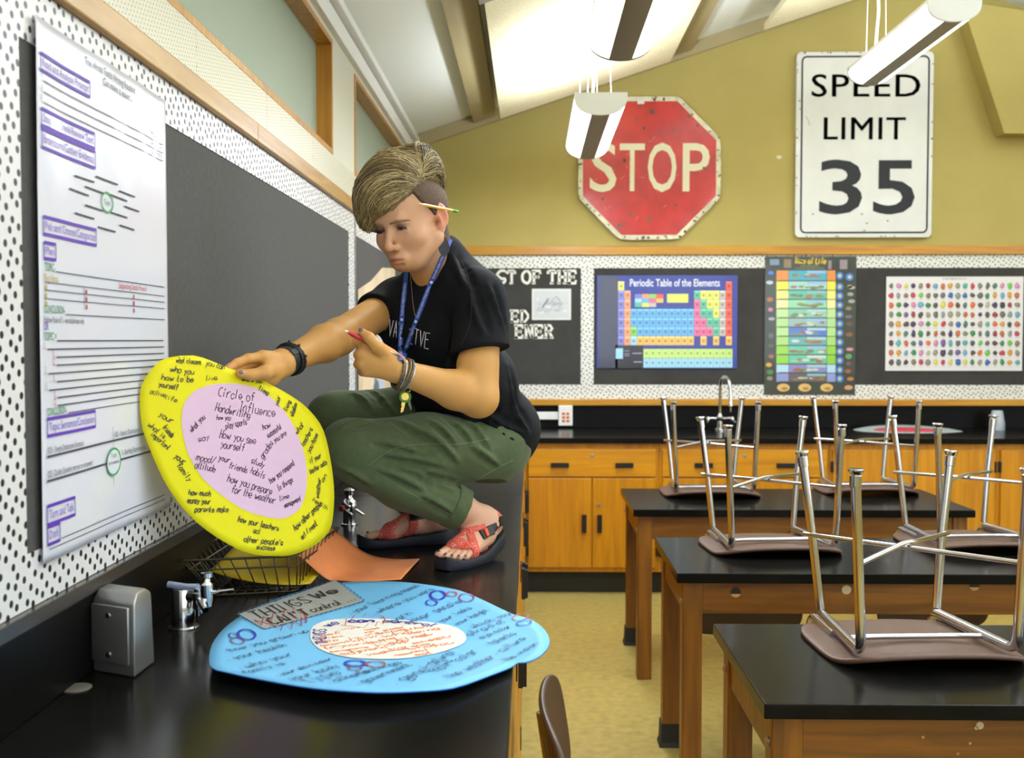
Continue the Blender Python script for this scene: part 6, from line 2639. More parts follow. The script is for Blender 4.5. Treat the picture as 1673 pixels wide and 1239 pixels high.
nail(thumbF[-1] + YNv * 0.0076 + Vector((0, 0, 0.001)), thumbF[-1] - thumbF[-2], YNv, 0.0062, 0.0052, M['nail'], 'fingernail')
nrm_ = Vector((-0.25, -0.75, 0.55))
nail(thumbN[-1] + nrm_.normalized() * 0.0084, thumbN[-1] - thumbN[-2], nrm_, 0.0064, 0.0054, M['nail'], 'fingernail')
for ft in (ftN, ftF):
    for l, t, r in TOES:
        nail(ft.at(t - 0.004, l, r * 1.72), ft.F - Z3 * 0.35, Z3 + ft.F * 0.35, r * 0.42, r * 0.50, M['toenail'], 'toenail')

# ------------------------------------------------------------------ trousers
pn = Field((-0.70, 2.44, HC + 0.03), (0.06, 3.16, 1.46), 0.0036)
ax_ = (BL, BF, BL.cross(BF))
pn.ell(spH - Z3 * 0.012, (0.165, 0.128, 0.115), ax_, 0.03)
pn.ell(PT(798, 722, 2.90), (0.112, 0.100, 0.105), ax_, 0.03)
pn.ell(PT(784, 712, 3.00), (0.105, 0.100, 0.100), ax_, 0.03)
pn.cone(hipN, hipN.lerp(knN, 0.5), 0.094, 0.088, 0.03)
pn.cone(hipN.lerp(knN, 0.5), knN, 0.088, 0.066, 0.025)
pn.ell(knN + Vector((-0.004, -0.004, -0.004)), (0.070, 0.066, 0.066), None, 0.03)
calf = shinN.lerp(cufN, 0.42) - Z3 * 0.004
pn.cone(shinN, calf, 0.062, 0.064, 0.012)
pn.cone(calf, cufN, 0.064, 0.0545, 0.02)
pn.cone(hipF, hipF.lerp(knF, 0.5), 0.092, 0.086, 0.03)
pn.cone(hipF.lerp(knF, 0.5), knF, 0.086, 0.068, 0.025)
pn.cone(shinF, shinF.lerp(ankF, 0.45), 0.062, 0.060, 0.012)
pn.cone(shinF.lerp(ankF, 0.45), ankF, 0.060, 0.052, 0.02)
# creases: raised folds and sunk lines
rf = random.Random(11)
for (x0, y0, x1, y1, d0, dep) in ((580, 642, 612, 668, 2.80, 1), (605, 636, 642, 672, 2.82, 1), (628, 634, 662, 668, 2.84, 1), (556, 650, 580, 672, 2.79, 1), (648, 632, 680, 655, 2.86, 1)):
    pass
cr = []


def fold(fd, p, q, B, r, k, op, lift=0.0):
    """a fold along the segment p..q after both ends are dropped on the surface"""
    n_ = 5
    pts = []
    for i in range(n_):
        s0 = Vector(p).lerp(Vector(q), i / (n_ - 1))
        r_ = B.find_nearest(s0)
        pts.append(r_[0] + r_[1] * lift)
    for i in range(n_ - 1):
        fd.cone(pts[i], pts[i + 1], r * (0.5 + math.sin(PI * i / (n_ - 1)) * 0.5), r * (0.5 + math.sin(PI * (i + 1) / (n_ - 1)) * 0.5), k, op)


v0, f0 = pn.mesh()
B0_ = bvh_of(v0, f0)


def cam_hit(B, px, py):
    r = B.ray_cast(CAM_LOC, ray(px, py).normalized())
    return r[0], r[1]


FOLDS = [((578, 645), (606, 672)), ((600, 638), (640, 676)), ((624, 634), (662, 674)), ((552, 655), (578, 684)), ((650, 632), (684, 664)), ((668, 632), (696, 652)),
         ((700, 690), (742, 726)), ((640, 688), (700, 716)), ((722, 682), (770, 722)), ((752, 684), (798, 734)), ((690, 706), (745, 752)), ((610, 720), (690, 742)), ((630, 742), (720, 760)),
         ((655, 765), (735, 800)), ((620, 768), (690, 800)), ((700, 770), (760, 792)), ((770, 730), (812, 760)), ((560, 700), (600, 690)), ((556, 765), (600, 790)), ((690, 810), (735, 838))]
for a_, b_ in FOLDS:
    p, n0 = cam_hit(B0_, *a_)
    q, n1 = cam_hit(B0_, *b_)
    if p is not None and q is not None and (p - q).length < 0.2:
        fold(pn, p, q, B0_, 0.0075, 0.016, 'u', -0.002)
        off = Vector((0, 0, -0.011))
        fold(pn, p + off, q + off, B0_, 0.006, 0.014, 's', 0.0035)
# thigh presses on calf: a sharp line
X, Y_, Z = pn._sub(pn.lo - 1, pn.lo + pn.h * pn.n + 1)[1:]
pn.V += (0.0011 * np.sin(31 * X + 47 * Z + 3 * np.sin(22 * Y_)) * np.cos(38 * Y_ - 25 * Z)).astype(np.float32)
# cut at the cuffs
dN = (cufN - shinN).normalized()
pn2 = pn.V.copy()
dcut = ((X - cufN.x) * dN.x + (Y_ - cufN.y) * dN.y + (Z - cufN.z) * dN.z)
nearN = (X - ankN.x) ** 2 + (Y_ - ankN.y) ** 2 + (Z - ankN.z) ** 2 < 0.12 ** 2
pn.V = np.where(nearN & (Y_ < 2.90), np.maximum(pn.V, dcut.astype(np.float32)), pn.V)
dF = (ankF - shinF).normalized()
cF = ankF - dF * 0.02
dcut = ((X - cF.x) * dF.x + (Y_ - cF.y) * dF.y + (Z - cF.z) * dF.z)
nearF = (X - ankF.x) ** 2 + (Y_ - ankF.y) ** 2 + (Z - ankF.z) ** 2 < 0.10 ** 2
pn.V = np.where(nearF & (Y_ > 2.90), np.maximum(pn.V, dcut.astype(np.float32)), pn.V)
PV, PF = pn.mesh()
M['olive'] = mat('olive twill', '4C5A36', 0.85, noise=0.08, nscale=70, bump=0.25, bscale=800, sheen=0.15)
pants_o, PV = np_mesh('trousers', PV, PF, M['olive'], woman, None, 2)
PB = bvh_of(PV, PF)
# rolled cuff, frayed hem and seams
for c_, d_, rr in ((cufN, dN, 0.0572), (cF, dF, 0.0545)):
    cf = Field(c_ - Vector((0.09, 0.09, 0.09)), c_ + Vector((0.09, 0.09, 0.09)), 0.0026)
    cf.cone(c_ - d_ * 0.032, c_ - d_ * 0.002, rr + 0.0015, rr, 0.005)
    cf.half(c_ + d_ * 0.004, d_)
    cf.half(c_ - d_ * 0.036, -d_)
    cf.cone(c_ - d_ * 0.01, c_ + d_ * 0.03, rr - 0.009, rr - 0.009, 0.004, 's')
    X, Y_, Z = cf._sub(cf.lo - 1, cf.lo + cf.h * cf.n + 1)[1:]
    cf.V += (0.0012 * np.sin(120 * X + 40 * Z) * np.sin(90 * Y_ + 60 * Z)).astype(np.float32)
    v, f = cf.mesh()
    np_mesh('cuff', v, f, M['olive'], pants_o, None, 1)
seam = mat('pale olive stitching', '7E8A60', 0.8)


def cam_line(B, pts, n=24, off=0.0012):
    out = []
    pp_ = smooth(pts, max(2, n // max(1, len(pts) - 1)))
    for x, y in pp_:
        p, nn = cam_hit(B, x, y)
        if p is not None:
            out.append(p + nn * off)
    return out


def seams(B, lines, m, parent, r=0.0007, name='seam', off=0.0004):
    for ln in lines:
        bm = bmnew()
        pts = cam_line(B, ln, 40, off)
        run = [pts[0]] if pts else []
        segs = []
        for a_, b_ in zip(pts[:-1], pts[1:]):
            if (a_ - b_).length > 0.05:
                segs.append(run)
                run = []
            run.append(b_)
        segs.append(run)
        for sg_ in segs:
            if len(sg_) > 2:
                tube(bm, sg_, r, 6)
        if len(bm.verts):
            finish(bm, name, m, parent, True)
        else:
            bm.free()


seams(PB, [[(601, 762), (640, 735), (690, 726), (750, 726), (800, 717)], [(612, 770), (660, 800), (710, 828), (738, 842)], [(770, 790), (800, 772), (838, 752)]], seam, pants_o)

# ------------------------------------------------------------------ t-shirt
ts = Field((-0.52, 2.44, 1.13), (0.06, 3.12, 1.76), 0.0036)
torso(ts, 0.004)
ts.ell(spH + Vector((0.004, 0.008, 0.012)), (0.166, 0.134, 0.120), ax_, 0.03)
slN = shN.lerp(elN, 0.56)
ts.cone(PT(730, 430, 2.72), PT(788, 478, 2.66), 0.050, 0.055, 0.02)
ts.cone(shN, slN, 0.054, 0.067, 0.03)
ts.cone(shN + Vector((0.0, 0, -0.04)), slN + Vector((0.002, -0.004, 0)), 0.062, 0.066, 0.02)
slF = shF.lerp(elF, 0.36)
ts.cone(shF, slF, 0.058, 0.060, 0.03)
v0, f0 = ts.mesh()
B0_ = bvh_of(v0, f0)
for a_, b_ in [((742, 420), (766, 470)), ((800, 470), (826, 540)), ((815, 560), (832, 640)), ((830, 600), (850, 690)), ((700, 600), (740, 640)), ((735, 560), (730, 600)), ((690, 640), (740, 660)), ((800, 690), (850, 720)),
               ((790, 670), (850, 700)), ((770, 480), (790, 540)), ((760, 680), (830, 735)), ((720, 650), (765, 668)), ((840, 640), (862, 700))]:
    p, n0 = cam_hit(B0_, *a_)
    q, n1 = cam_hit(B0_, *b_)
    if p is not None and q is not None and (p - q).length < 0.2:
        fold(ts, p, q, B0_, 0.008, 0.018, 'u', -0.002)
        fold(ts, p + Vector((0.012, 0, 0.0)), q + Vector((0.012, 0, 0)), B0_, 0.006, 0.016, 's', 0.0035)
X, Y_, Z = ts._sub(ts.lo - 1, ts.lo + ts.h * ts.n + 1)[1:]
ts.V += (0.0014 * np.sin(24 * X - 33 * Z + 2 * np.sin(20 * Y_)) * np.cos(30 * Y_ + 21 * Z)).astype(np.float32)
# openings: neck, sleeve ends, hem
ts.cone(H(-0.03, 0, -0.10), PT(701, 402, 2.69), 0.056, 0.056, 0.008, 's')
ts.cone(PT(701, 402, 2.69), PT(695, 432, 2.65), 0.056, 0.043, 0.010, 's')
ts.cone(PT(695, 432, 2.65), PT(688, 474, 2.585), 0.043, 0.012, 0.010, 's')


def cut_local(fd, c, n, r):
    X, Y_, Z = fd._sub(fd.lo - 1, fd.lo + fd.h * fd.n + 1)[1:]
    d = ((X - c.x) * n.x + (Y_ - c.y) * n.y + (Z - c.z) * n.z).astype(np.float32)
    m = (X - c.x) ** 2 + (Y_ - c.y) ** 2 + (Z - c.z) ** 2 < r * r
    fd.V = np.where(m, np.maximum(fd.V, d), fd.V)


aN = Vector((0.16, (elN - shN).normalized().y * 0.6, -0.95)).normalized()
cut_local(ts, slN, aN, 0.105)
aF = ((elF - shF).normalized() + Vector((0, 0, -0.25))).normalized()
cut_local(ts, slF, aF, 0.10)
ts.cone(PT(668, 508, 2.75), PT(664, 604, 2.785), 0.056, 0.050, 0.03)
hA, hB, hC = PT(852, 762, 2.97), PT(757, 684, 2.74), PT(665, 668, 2.86)
hn = (hB - hA).cross(hC - hA).normalized()
if hn.z > 0:
    hn = -hn
ts.half(hA, hn)
TV, TF = ts.mesh()
M['tee'] = mat('black cotton', '0D0E12', 0.85, noise=0.12, nscale=120, bump=0.2, bscale=900, spec=0.25)
tee_o, TV = np_mesh('t_shirt', TV, TF, M['tee'], woman, None, 2)
TB = bvh_of(TV, TF)
M['teeseam'] = mat('charcoal rib', '24272C', 0.85)
seams(TB, [[(742, 412), (760, 440), (770, 480), (768, 530), (752, 566)]], M['teeseam'], tee_o, 0.0009, 'seam')


def surf_hits(px, py, trees):
    best = None
    for B in trees:
        r = B.ray_cast(CAM_LOC, ray(px, py).normalized())
        if r[0] is not None and (best is None or r[3] < best[3]):
            best = r
    return best


# white hand lettering on the chest
inkw = mat('white print', 'D8D6D0', 0.7)


def on_tee_text(t, p, q, hpx, w, soft):
    st_, W_ = hand_strokes(t, soft, 0.4)
    bm = bmnew()
    dx, dy = q[0] - p[0], q[1] - p[1]
    L = math.hypot(dx, dy)
    for pts in st_:
        line = []
        dense = []
        for a_, b_ in zip(pts[:-1], pts[1:]):
            for k in range(4):
                dense.append((a_[0] + (b_[0] - a_[0]) * k / 4, a_[1] + (b_[1] - a_[1]) * k / 4))
        dense.append(pts[-1])
        for a_, b_ in dense:
            s_ = a_ * L / W_
            x, y = p[0] + dx / L * s_ + b_ * hpx * 0.10, p[1] + dy / L * s_ - b_ * hpx
            r = surf_hits(x, y, (TB,))
            if r is not None:
                line.append(r[0] + r[1] * 0.0006)
        if len(line) > 2:
            tube(bm, line, w, 6)
    finish(bm, 'lettering', inkw, tee_o, True)


on_tee_text('VAY', (635, 548), (655, 553), 26, 0.0011, False)
on_tee_text('2TVE', (667, 560), (700, 570), 25, 0.0011, False)
on_tee_text('S', (650, 583), (655, 584), 16, 0.0011, True)

# ------------------------------------------------------------------ hair
hr = Field(H(0, 0, 0.08) - Vector((0.2, 0.2, 0.2)), H(0, 0, 0.08) + Vector((0.2, 0.2, 0.19)), 0.0028)
for c_, r_, k_ in (((0.010, -0.010, 0.092), (0.098, 0.076, 0.078), .02), ((0.070, -0.028, 0.080), (0.044, 0.054, 0.048), .02), ((0.062, -0.062, 0.040), (0.042, 0.030, 0.052), .02),
                   ((0.015, -0.078, 0.030), (0.066, 0.022, 0.060), .02), ((-0.050, 0.014, 0.122), (0.052, 0.052, 0.052), .02), ((-0.070, -0.010, 0.055), (0.050, 0.070, 0.070), .02),
                   ((-0.072, 0.022, 0.098), (0.040, 0.044, 0.044), .02)):
    head_ell(hr, c_, r_, k_)
head_ell(hr, (0.000, 0.128, 0.020), (0.150, 0.066, 0.072), 0.016, 's')
head_ell(hr, (0.125, 0.020, -0.006), (0.066, 0.090, 0.054), 0.014, 's')
head_ell(hr, (0.075, -0.105, -0.045), (0.10, 0.06, 0.060), 0.014, 's')
head_ell(hr, (-0.105, 0.060, -0.010), (0.080, 0.075, 0.060), 0.014, 's')
X, Y_, Z = hr._sub(hr.lo - 1, hr.lo + hr.h * hr.n + 1)[1:]
HV, HFc = hr.mesh()
M['hairbase'] = mat('dark blonde hair mass', '64543A', 0.6, noise=0.25, nscale=60)
hair_o, HV = np_mesh('hair', HV, HFc, M['hairbase'], woman, None, 2)
HB = bvh_of(HV, HFc)
# cropped side and nape
sb = Field(H(0, 0, 0.03) - Vector((0.17, 0.17, 0.17)), H(0, 0, 0.03) + Vector((0.17, 0.17, 0.17)), 0.0024)
head_ell(sb, (-0.012, 0, 0.030), (0.1055, 0.0865, 0.0895), 0.02)
head_cone(sb, (-0.030, 0.0, -0.045), (-0.030, 0.0, -0.045), 0.0585, 0.0585, 0.02)
sb.cone(H(-0.036, 0, -0.05), spS + Z3 * 0.005 - BF * 0.012, 0.055, 0.057, 0.03)
for pnt, nv in ((H(0.048, 0.06, 0.06), (HF * 0.80 + HL * 0.2 - HUv * 0.55)), (H(0.026, 0.07, 0.0), HF * 0.96 - HUv * 0.22), (H(-0.06, 0.0, -0.080), -HUv * 0.9 + HF * 0.25)):
    sb.half(pnt, Vector(nv).normalized())
head_ell(sb, (0.012, 0.075, -0.050), (0.034, 0.05, 0.052), 0.008, 's')
head_ell(sb, (0.012, -0.075, -0.050), (0.034, 0.05, 0.052), 0.008, 's')
v, f = sb.mesh()
M['crop'] = mat('cropped brown hair', '5C4631', 0.8, noise=0.3, nscale=260, bump=0.8, bscale=520)
np_mesh('cropped_hair', v, f, M['crop'], hair_o, None, 1)

# locks: thin tapered strands that follow the mass, blonde over brown
ra = random.Random(21)
SV, SF, SCc = [], [], []


def strand(pts, r, c):
    n_ = len(pts)
    t0 = (pts[1] - pts[0]).normalized()
    u, v = frame_of(t0)
    i0 = len(SV)
    for i in range(n_):
        t = (pts[min(i + 1, n_ - 1)] - pts[max(i - 1, 0)]).normalized()
        u = (u - t * u.dot(t)).normalized()
        v = t.cross(u)
        rr = r * (0.35 + 0.65 * math.sin(PI * min(0.98, 0.12 + 0.88 * i / (n_ - 1))) ** 0.7)
        for k in range(4):
            a_ = k * PI / 2
            SV.append(pts[i] + (u * math.cos(a_) + v * math.sin(a_)) * rr)
            SCc.append(c)
    for i in range(n_ - 1):
        for k in range(4):
            SF.append((i0 + 4 * i + k, i0 + 4 * i + (k + 1) % 4, i0 + 4 * i + 4 + (k + 1) % 4, i0 + 4 * i + 4 + k))


def bez(P_, t):
    q = list(P_)
    while len(q) > 1:
        q = [a_ * (1 - t) + b_ * t for a_, b_ in zip(q[:-1], q[1:])]
    return q[0]


BLOND = ['AE9A6C', '9A8452', '877246', '6E5B3A', 'C4B284', '54432E', '3E3022', '7E6A44']
PALE = BLOND[:3] + BLOND[4:5]
TONES = [ra.choice([['3E3022', '54432E', '6E5B3A', '54432E'], ['877246', '9A8452', '7E6A44'], ['AE9A6C', 'C4B284', '9A8452'], ['AE9A6C', '877246', 'C4B284', '54432E']]) for _ in range(34)]


def lay(P_, n_, lift, r, c, noise=0.004):
    P_ = [Vector(p) for p in P_]
    ph = [ra.uniform(0, 6.3) for _ in range(3)]
    pts = []
    last = 0.10
    for i in range(n_):
        t = i / (n_ - 1)
        l_ = bez(P_, t)
        w = H(*l_)
        c0 = H(0.0, -0.005, 0.045)
        dr = (w - c0).normalized()
        h_ = HB.ray_cast(c0 + dr * 0.4, -dr)
        if h_[0] is None or (h_[0] - c0).dot(dr) < 0.05:
            if i == 0:
                return
            h_ = (c0 + dr * last, dr)
        else:
            last = (h_[0] - c0).length
        k = lift * math.sin(PI * min(1, t * 1.05)) + 0.0006
        tip = max(0, (t - 0.75) / 0.25)
        p = h_[0] + h_[1] * (k + tip * ra.uniform(0.0, 0.003))
        wv = noise * (0.3 + t)
        p += HL * wv * math.sin(3 * t + ph[0]) * 0.6 + HUv * wv * 0.6 * math.sin(4 * t + ph[1])
        pts.append(p)
    if len(pts) > 4:
        strand(pts, r, lin(c))


for i in range(2300):
    s_ = ra.random()
    # roots run from the temple corner (0) along the parting to the crown (1)
    root = Vector((0.066 - 0.125 * s_, 0.050 + 0.006 * s_, 0.066 + 0.036 * s_)) + Vector((ra.uniform(-.006, .006), ra.uniform(-.012, .004), ra.uniform(-.004, .008)))
    e = s_ + ra.uniform(-0.15, 0.15)
    if s_ < 0.45:
        end = Vector((0.100 - 0.02 * e, -0.045 - 0.04 * e + ra.uniform(-.02, .014), 0.034 - 0.03 * (1 - e) * ra.random() + ra.uniform(-.022, .022)))
        mid = (root + end) / 2 + Vector((0.040, 0.0, 0.018 + 0.05 * ra.random()))
    else:
        end = Vector((0.075 - 0.06 * e, -0.090, -0.005 + ra.uniform(-.03, .03)))
        mid = (root + end) / 2 + Vector((0.03 - 0.02 * s_, 0.0, 0.085 + ra.uniform(-.02, .03)))
    lay([root, root.lerp(mid, 0.6) + Vector((0, 0.0, 0.012)), mid, end.lerp(mid, .35), end], 13, ra.uniform(0.0005, 0.006), ra.uniform(0.0005, 0.0012), ra.choice(TONES[min(33, int(s_ * 33))] if ra.random() < .8 else BLOND))
for i in range(700):
    # crown: up and back, curling over
    root = Vector((-0.005 - 0.07 * ra.random(), 0.045 + ra.uniform(-.035, .01), 0.10 + ra.uniform(-.01, .01)))
    end = Vector((-0.075 - 0.035 * ra.random(), 0.02 + ra.uniform(-.05, .035), 0.075 + ra.uniform(-.02, .05)))
    mid = (root + end) / 2 + Vector((-0.01, 0.0, 0.10 + ra.uniform(-.02, .02)))
    lay([root, mid, mid.lerp(end, .5) + Vector((-.02, 0, .01)), end], 11, ra.uniform(0.001, 0.010), ra.uniform(0.0005, 0.0012), ra.choice(BLOND), 0.005)
for i in range(520):
    # low fringe edge along the forehead
    r_ = ra.random()
    root = Vector((0.070 - 0.03 * r_, 0.050 + ra.uniform(-.008, .006), 0.062 + 0.016 * r_))
    end = Vector((0.100 + ra.uniform(-.02, .0), -0.030 - 0.055 * ra.random(), 0.022 + ra.uniform(-.016, .014)))
    mid = (root + end) / 2 + Vector((0.035, 0.0, ra.uniform(-.012, .016)))
    lay([root, mid, end], 11, ra.uniform(0.0005, 0.004), ra.uniform(0.0005, 0.0011), ra.choice(TONES[int(r_ * 20)]))
for i in range(620):
    # behind the parting: falls back over the crown
    r_ = ra.random()
    root = Vector((0.0 - 0.065 * r_, 0.056 + ra.uniform(-.02, .008), 0.098 - 0.012 * r_ + ra.uniform(-.006, .008)))
    end = Vector((-0.098 + ra.uniform(-.012, .02), 0.048 + ra.uniform(-.035, .02), 0.050 + ra.uniform(-.02, .04)))
    mid = (root + end) / 2 + Vector((-0.004, 0.0, 0.030 + ra.uniform(-.02, .03)))
    lay([root, mid, end], 10, ra.uniform(0.0005, 0.006), ra.uniform(0.0005, 0.0012), ra.choice(TONES[33 - int(r_ * 20)]), 0.006)
for i in range(40):
    # loose wisps on top
    root = Vector((-0.01 + ra.uniform(-.03, .05), 0.02, 0.15))
    end = root + Vector((ra.uniform(.02, .06), -0.05 + ra.uniform(-.02, .02), 0.03))
    lay([root, (root + end) / 2 + Vector((0, 0, .05)), end], 8, ra.uniform(0.004, 0.012), 0.0007, ra.choice(PALE), 0.006)
M['strand'] = attr_mat('hair strands', 0.42, spec=0.4)
np_mesh('locks', np.array([list(p) for p in SV]), np.array(SF), M['strand'], hair_o, np.array(SCc), 0)

# ------------------------------------------------------------------ earring, lanyard, necklace, watch, bracelets
lobe = H(-0.006, 0.0865, -0.036)
er = empty('earring_anchor', (0, 0, 0)) if False else None
bm = bmnew()
c_ = lobe - Z3 * 0.012
xr = Vector((1, 0.1, 0)).normalized()
pts = []
Ld = 0.054
prof_ = [(t / 14, 0.0135 * math.sin(PI * (t / 14) ** 1.35) ** 0.85) for t in range(15)]
for t, w in prof_:
    pts.append(c_ + Z3 * (0.002 - Ld * t) + xr * w)
for t, w in prof_[-2:0:-1]:
    pts.append(c_ + Z3 * (0.002 - Ld * t) - xr * w)
prism(bm, pts, Vector((-0.1, 1, 0)).normalized() * 0.0016)
e_ = finish(bm, 'earring', mat('slate leather', '3C4048', 0.65, bump=0.4, bscale=500), woman)
bm = bmnew()
tube(bm, [lobe + Vector((0, -.002, 0.004)), lobe + Vector((0, -.006, -0.002)), c_ + Z3 * 0.001], 0.0006, 6)
finish(bm, 'hook', M['chrome'], e_, True)


def ribbon(name, pix, width, m, parent, trees, off=0.0018, n=40, wv=None):
    """flat band laid on the body along a path seen at those pixels"""
    pp_ = smooth(pix, max(2, n // (len(pix) - 1)))
    rows = []
    for x, y in pp_:
        r = surf_hits(x, y, trees)
        if r is not None:
            rows.append((r[0], r[1]))
    P_ = [a_ for a_, _ in rows]
    N_ = [b_ for _, b_ in rows]
    for it in range(3):        # relax so that the band bridges folds
        P_ = [P_[0]] + [(P_[i - 1] + P_[i] * 2 + P_[i + 1]) / 4 for i in range(1, len(P_) - 1)] + [P_[-1]]
        N_ = [N_[0]] + [(N_[i - 1] + N_[i] * 2 + N_[i + 1]).normalized() for i in range(1, len(N_) - 1)] + [N_[-1]]
    bm = bmnew()
    prev = None
    for i in range(len(P_)):
        t = (P_[min(i + 1, len(P_) - 1)] - P_[max(i - 1, 0)]).normalized()
        n_ = N_[i] if wv is None else (N_[i] * (1 - wv) + (CAM_LOC - P_[i]).normalized() * wv).normalized()
        s_ = t.cross(n_).normalized()
        n_ = s_.cross(t)
        c0_ = P_[i] + n_ * off
        row = [bm.verts.new(c0_ + s_ * width / 2), bm.verts.new(c0_ - s_ * width / 2), bm.verts.new(c0_ - s_ * width / 2 + n_ * 0.0012), bm.verts.new(c0_ + s_ * width / 2 + n_ * 0.0012)]
        if prev:
            for k in range(4):
                bm.faces.new((prev[k], prev[(k + 1) % 4], row[(k + 1) % 4], row[k]))
        else:
            bm.faces.new(row)
        prev = row
    bm.faces.new(prev[::-1])
    return finish(bm, name, m, parent, True, 40), P_, N_


BODY = (TB, SKB)
blueb = mat('royal blue webbing', '2A4FA8', 0.6, bump=0.3, bscale=600)
ly = empty('lanyard', (0, 0, 0))
ly.parent = woman
ly.matrix_parent_inverse = woman.matrix_basis.inverted()
for pix in ([(735, 392), (727, 410), (716, 436), (704, 465), (690, 500), (675, 540), (664, 570), (657, 592)], [(665, 446), (661, 480), (657, 520), (655, 556), (654, 590)]):
    b_, P_, N_ = ribbon('strap', pix, 0.0125, blueb, ly, BODY, 0.0022, 40, 0.5)
    # white lettering along the band
    Pn = Print(lambda a_, b2, l: Vector((a_, b2, l)))
    cum = [0]
    for i in range(1, len(P_)):
        cum.append(cum[-1] + (P_[i] - P_[i - 1]).length)

    def along(s_, w_):
        s_ = max(0, min(cum[-1] - 1e-6, s_))
        i = max(k for k in range(len(cum)) if cum[k] <= s_)
        i = min(i, len(P_) - 2)
        f_ = (s_ - cum[i]) / max(1e-9, cum[i + 1] - cum[i])
        p = P_[i].lerp(P_[i + 1], f_)
        t = (P_[i + 1] - P_[i]).normalized()
        n_ = (N_[i] * 0.5 + (CAM_LOC - p).normalized() * 0.5).normalized()
        sd = t.cross(n_).normalized()
        n_ = sd.cross(t)
        return p - sd * w_ + n_ * 0.0039
    Pn.f = lambda a_, b2, l: along(a_, b2)
    s0 = 0.03
    while s0 < cum[-1] - 0.07:
        Pn.text('TWIN FALLS HIGH SCHOOL', (s0, -0.0028), (s0 + 0.085, -0.0028), 0.0055, 'E8ECF4')
        Pn.disc((s0 + 0.094, 0), 0.004, 0.004, 'DCE4F4', 8)
        s0 += 0.105
    Pn.build('lettering', b_)
bm = bmnew()
ck = PT(656, 598, 2.50)
r = surf_hits(664, 650, (TB, PB))
kp = PT(664, 640, 2.46)
top_ = surf_hits(656, 591, BODY)
tp = top_[0] + top_[1] * 0.006 if top_ else ck
tube(bm, [tp, tp.lerp(kp, .5), kp], 0.003, 8)
finish(bm, 'clip_cord', M['black'], ly, True)
# chain with pendant in the neckline
bm = bmnew()
pts = []
for x, y in smooth([(671, 446), (673, 470), (676, 500), (680, 520)], 8):
    rr = surf_hits(x, y, BODY)
    if rr:
        pts.append(rr[0] + rr[1] * 0.0012)
if len(pts) > 3:
    tube(bm, pts, 0.0010, 6)
finish(bm, 'necklace', M['chrome'], woman, True)

# keys
ky = empty('key_bunch', kp, 'gold key with green ring hanging from the blue lanyard', 'keys')
kd = (PT(655, 676, 2.455) - kp).normalized()
ks = kd.cross(Vector((0.1, -1, 0.0))).normalized()
kn = ks.cross(kd)
bm = bmnew()
prev = None
tube(bm, [kp + kd * 0.012 + (ks * math.cos(a_) + kd * math.sin(a_)) * 0.0115 for a_ in [2 * PI * k / 24 for k in range(25)]], 0.0032, 8, False)
finish(bm, 'key_cover', mat('green rubber', '5E9A34', 0.5), ky, True)
bm = bmnew()
brass = mat('brass', 'C9A95A', 0.3, 1.0)
lathe(bm, kp + kd * 0.012 - kn * 0.001, kn, [(0.0001, 0), (0.010, 0), (0.010, 0.002), (0.0001, 0.002)], 20)
w_ = 0.0042
pl = [(0.020, -w_), (0.046, -w_), (0.050, -0.001), (0.050, 0.001), (0.047, w_ * .6), (0.044, w_ * .2), (0.041, w_ * .8), (0.037, w_ * .3), (0.033, w_), (0.020, w_)]
prism(bm, [kp + kd * a_ + ks * b_ - kn * 0.001 for a_, b_ in pl], kn * 0.002)
finish(bm, 'key', brass, ky)
bm = bmnew()
kp2 = kp - kn * 0.004 + ks * -0.002
kd2 = (kd + ks * -0.45).normalized()
ks2 = kd2.cross(kn)
prism(bm, [kp2 + kd2 * a_ + ks2 * b_ for a_, b_ in [(0.0, -.005), (0.010, -.006), (0.014, -.003), (0.040, -.003), (0.044, 0), (0.036, .001), (0.030, .003), (0.014, .003), (0.010, .006), (0.0, .005)]], kn * 0.002)
finish(bm, 'key', mat('dull nickel key', '6E6A62', 0.45, 1.0), ky)
bm = bmnew()
tube(bm, [kp + (ks * math.cos(a_) + kd * math.sin(a_)) * 0.008 - kd * 0.006 for a_ in [2 * PI * k / 20 for k in range(21)]], 0.0011, 6, False)
finish(bm, 'ring', M['chrome'], ky, True)


def torus(bm, c, axis, R_, r, seg=32, squash=1.0, rot=0.0, bead=0):
    u, v = frame_of(Vector(axis))
    pts = [Vector(c) + (u * math.cos(a_) + v * math.sin(a_) * squash) * R_ for a_ in [2 * PI * k / seg for k in range(seg + 1)]]
    rs = [r * (1 + (0.28 if (bead and k % 2) else 0)) for k in range(seg + 1)]
    tube(bm, pts, rs, 8, False)


dW = (elF - wrF).normalized()
wa = empty('wristwatch', (0, 0, 0))
wa.parent = woman
wa.matrix_parent_inverse = woman.matrix_basis.inverted()
wc = wrF + dW * 0.004
wf = Field(wc - Vector((.06,) * 3), wc + Vector((.06,) * 3), 0.0016)
wf.cone(wc - dW * 0.02, wc + dW * 0.02, 0.0315, 0.0335, 0.003)
wf.half(wc + dW * 0.0095, dW)
wf.half(wc - dW * 0.0125, -dW)
v, f = wf.mesh()
rubber = mat('matt black rubber strap', '191A1C', 0.5)
np_mesh('strap', v, f, rubber, wa, None, 1)
toC = (CAM_LOC - wc)
toC = (toC - dW * toC.dot(dW)).normalized()
up_ = dW.cross(toC).normalized()
if up_.z < 0:
    up_ = -up_
bm = bmnew()
lathe(bm, wc - dW * 0.002 + (up_ * 0.2 + toC * -0.98).normalized() * 0.030, (up_ * 0.2 + toC * -0.98), [(0.0001, 0), (0.019, 0), (0.019, 0.009), (0.016, 0.011), (0.0001, 0.011)], 24)
finish(bm, 'case', M['black'], wa, True, 40)
bm = bmnew()
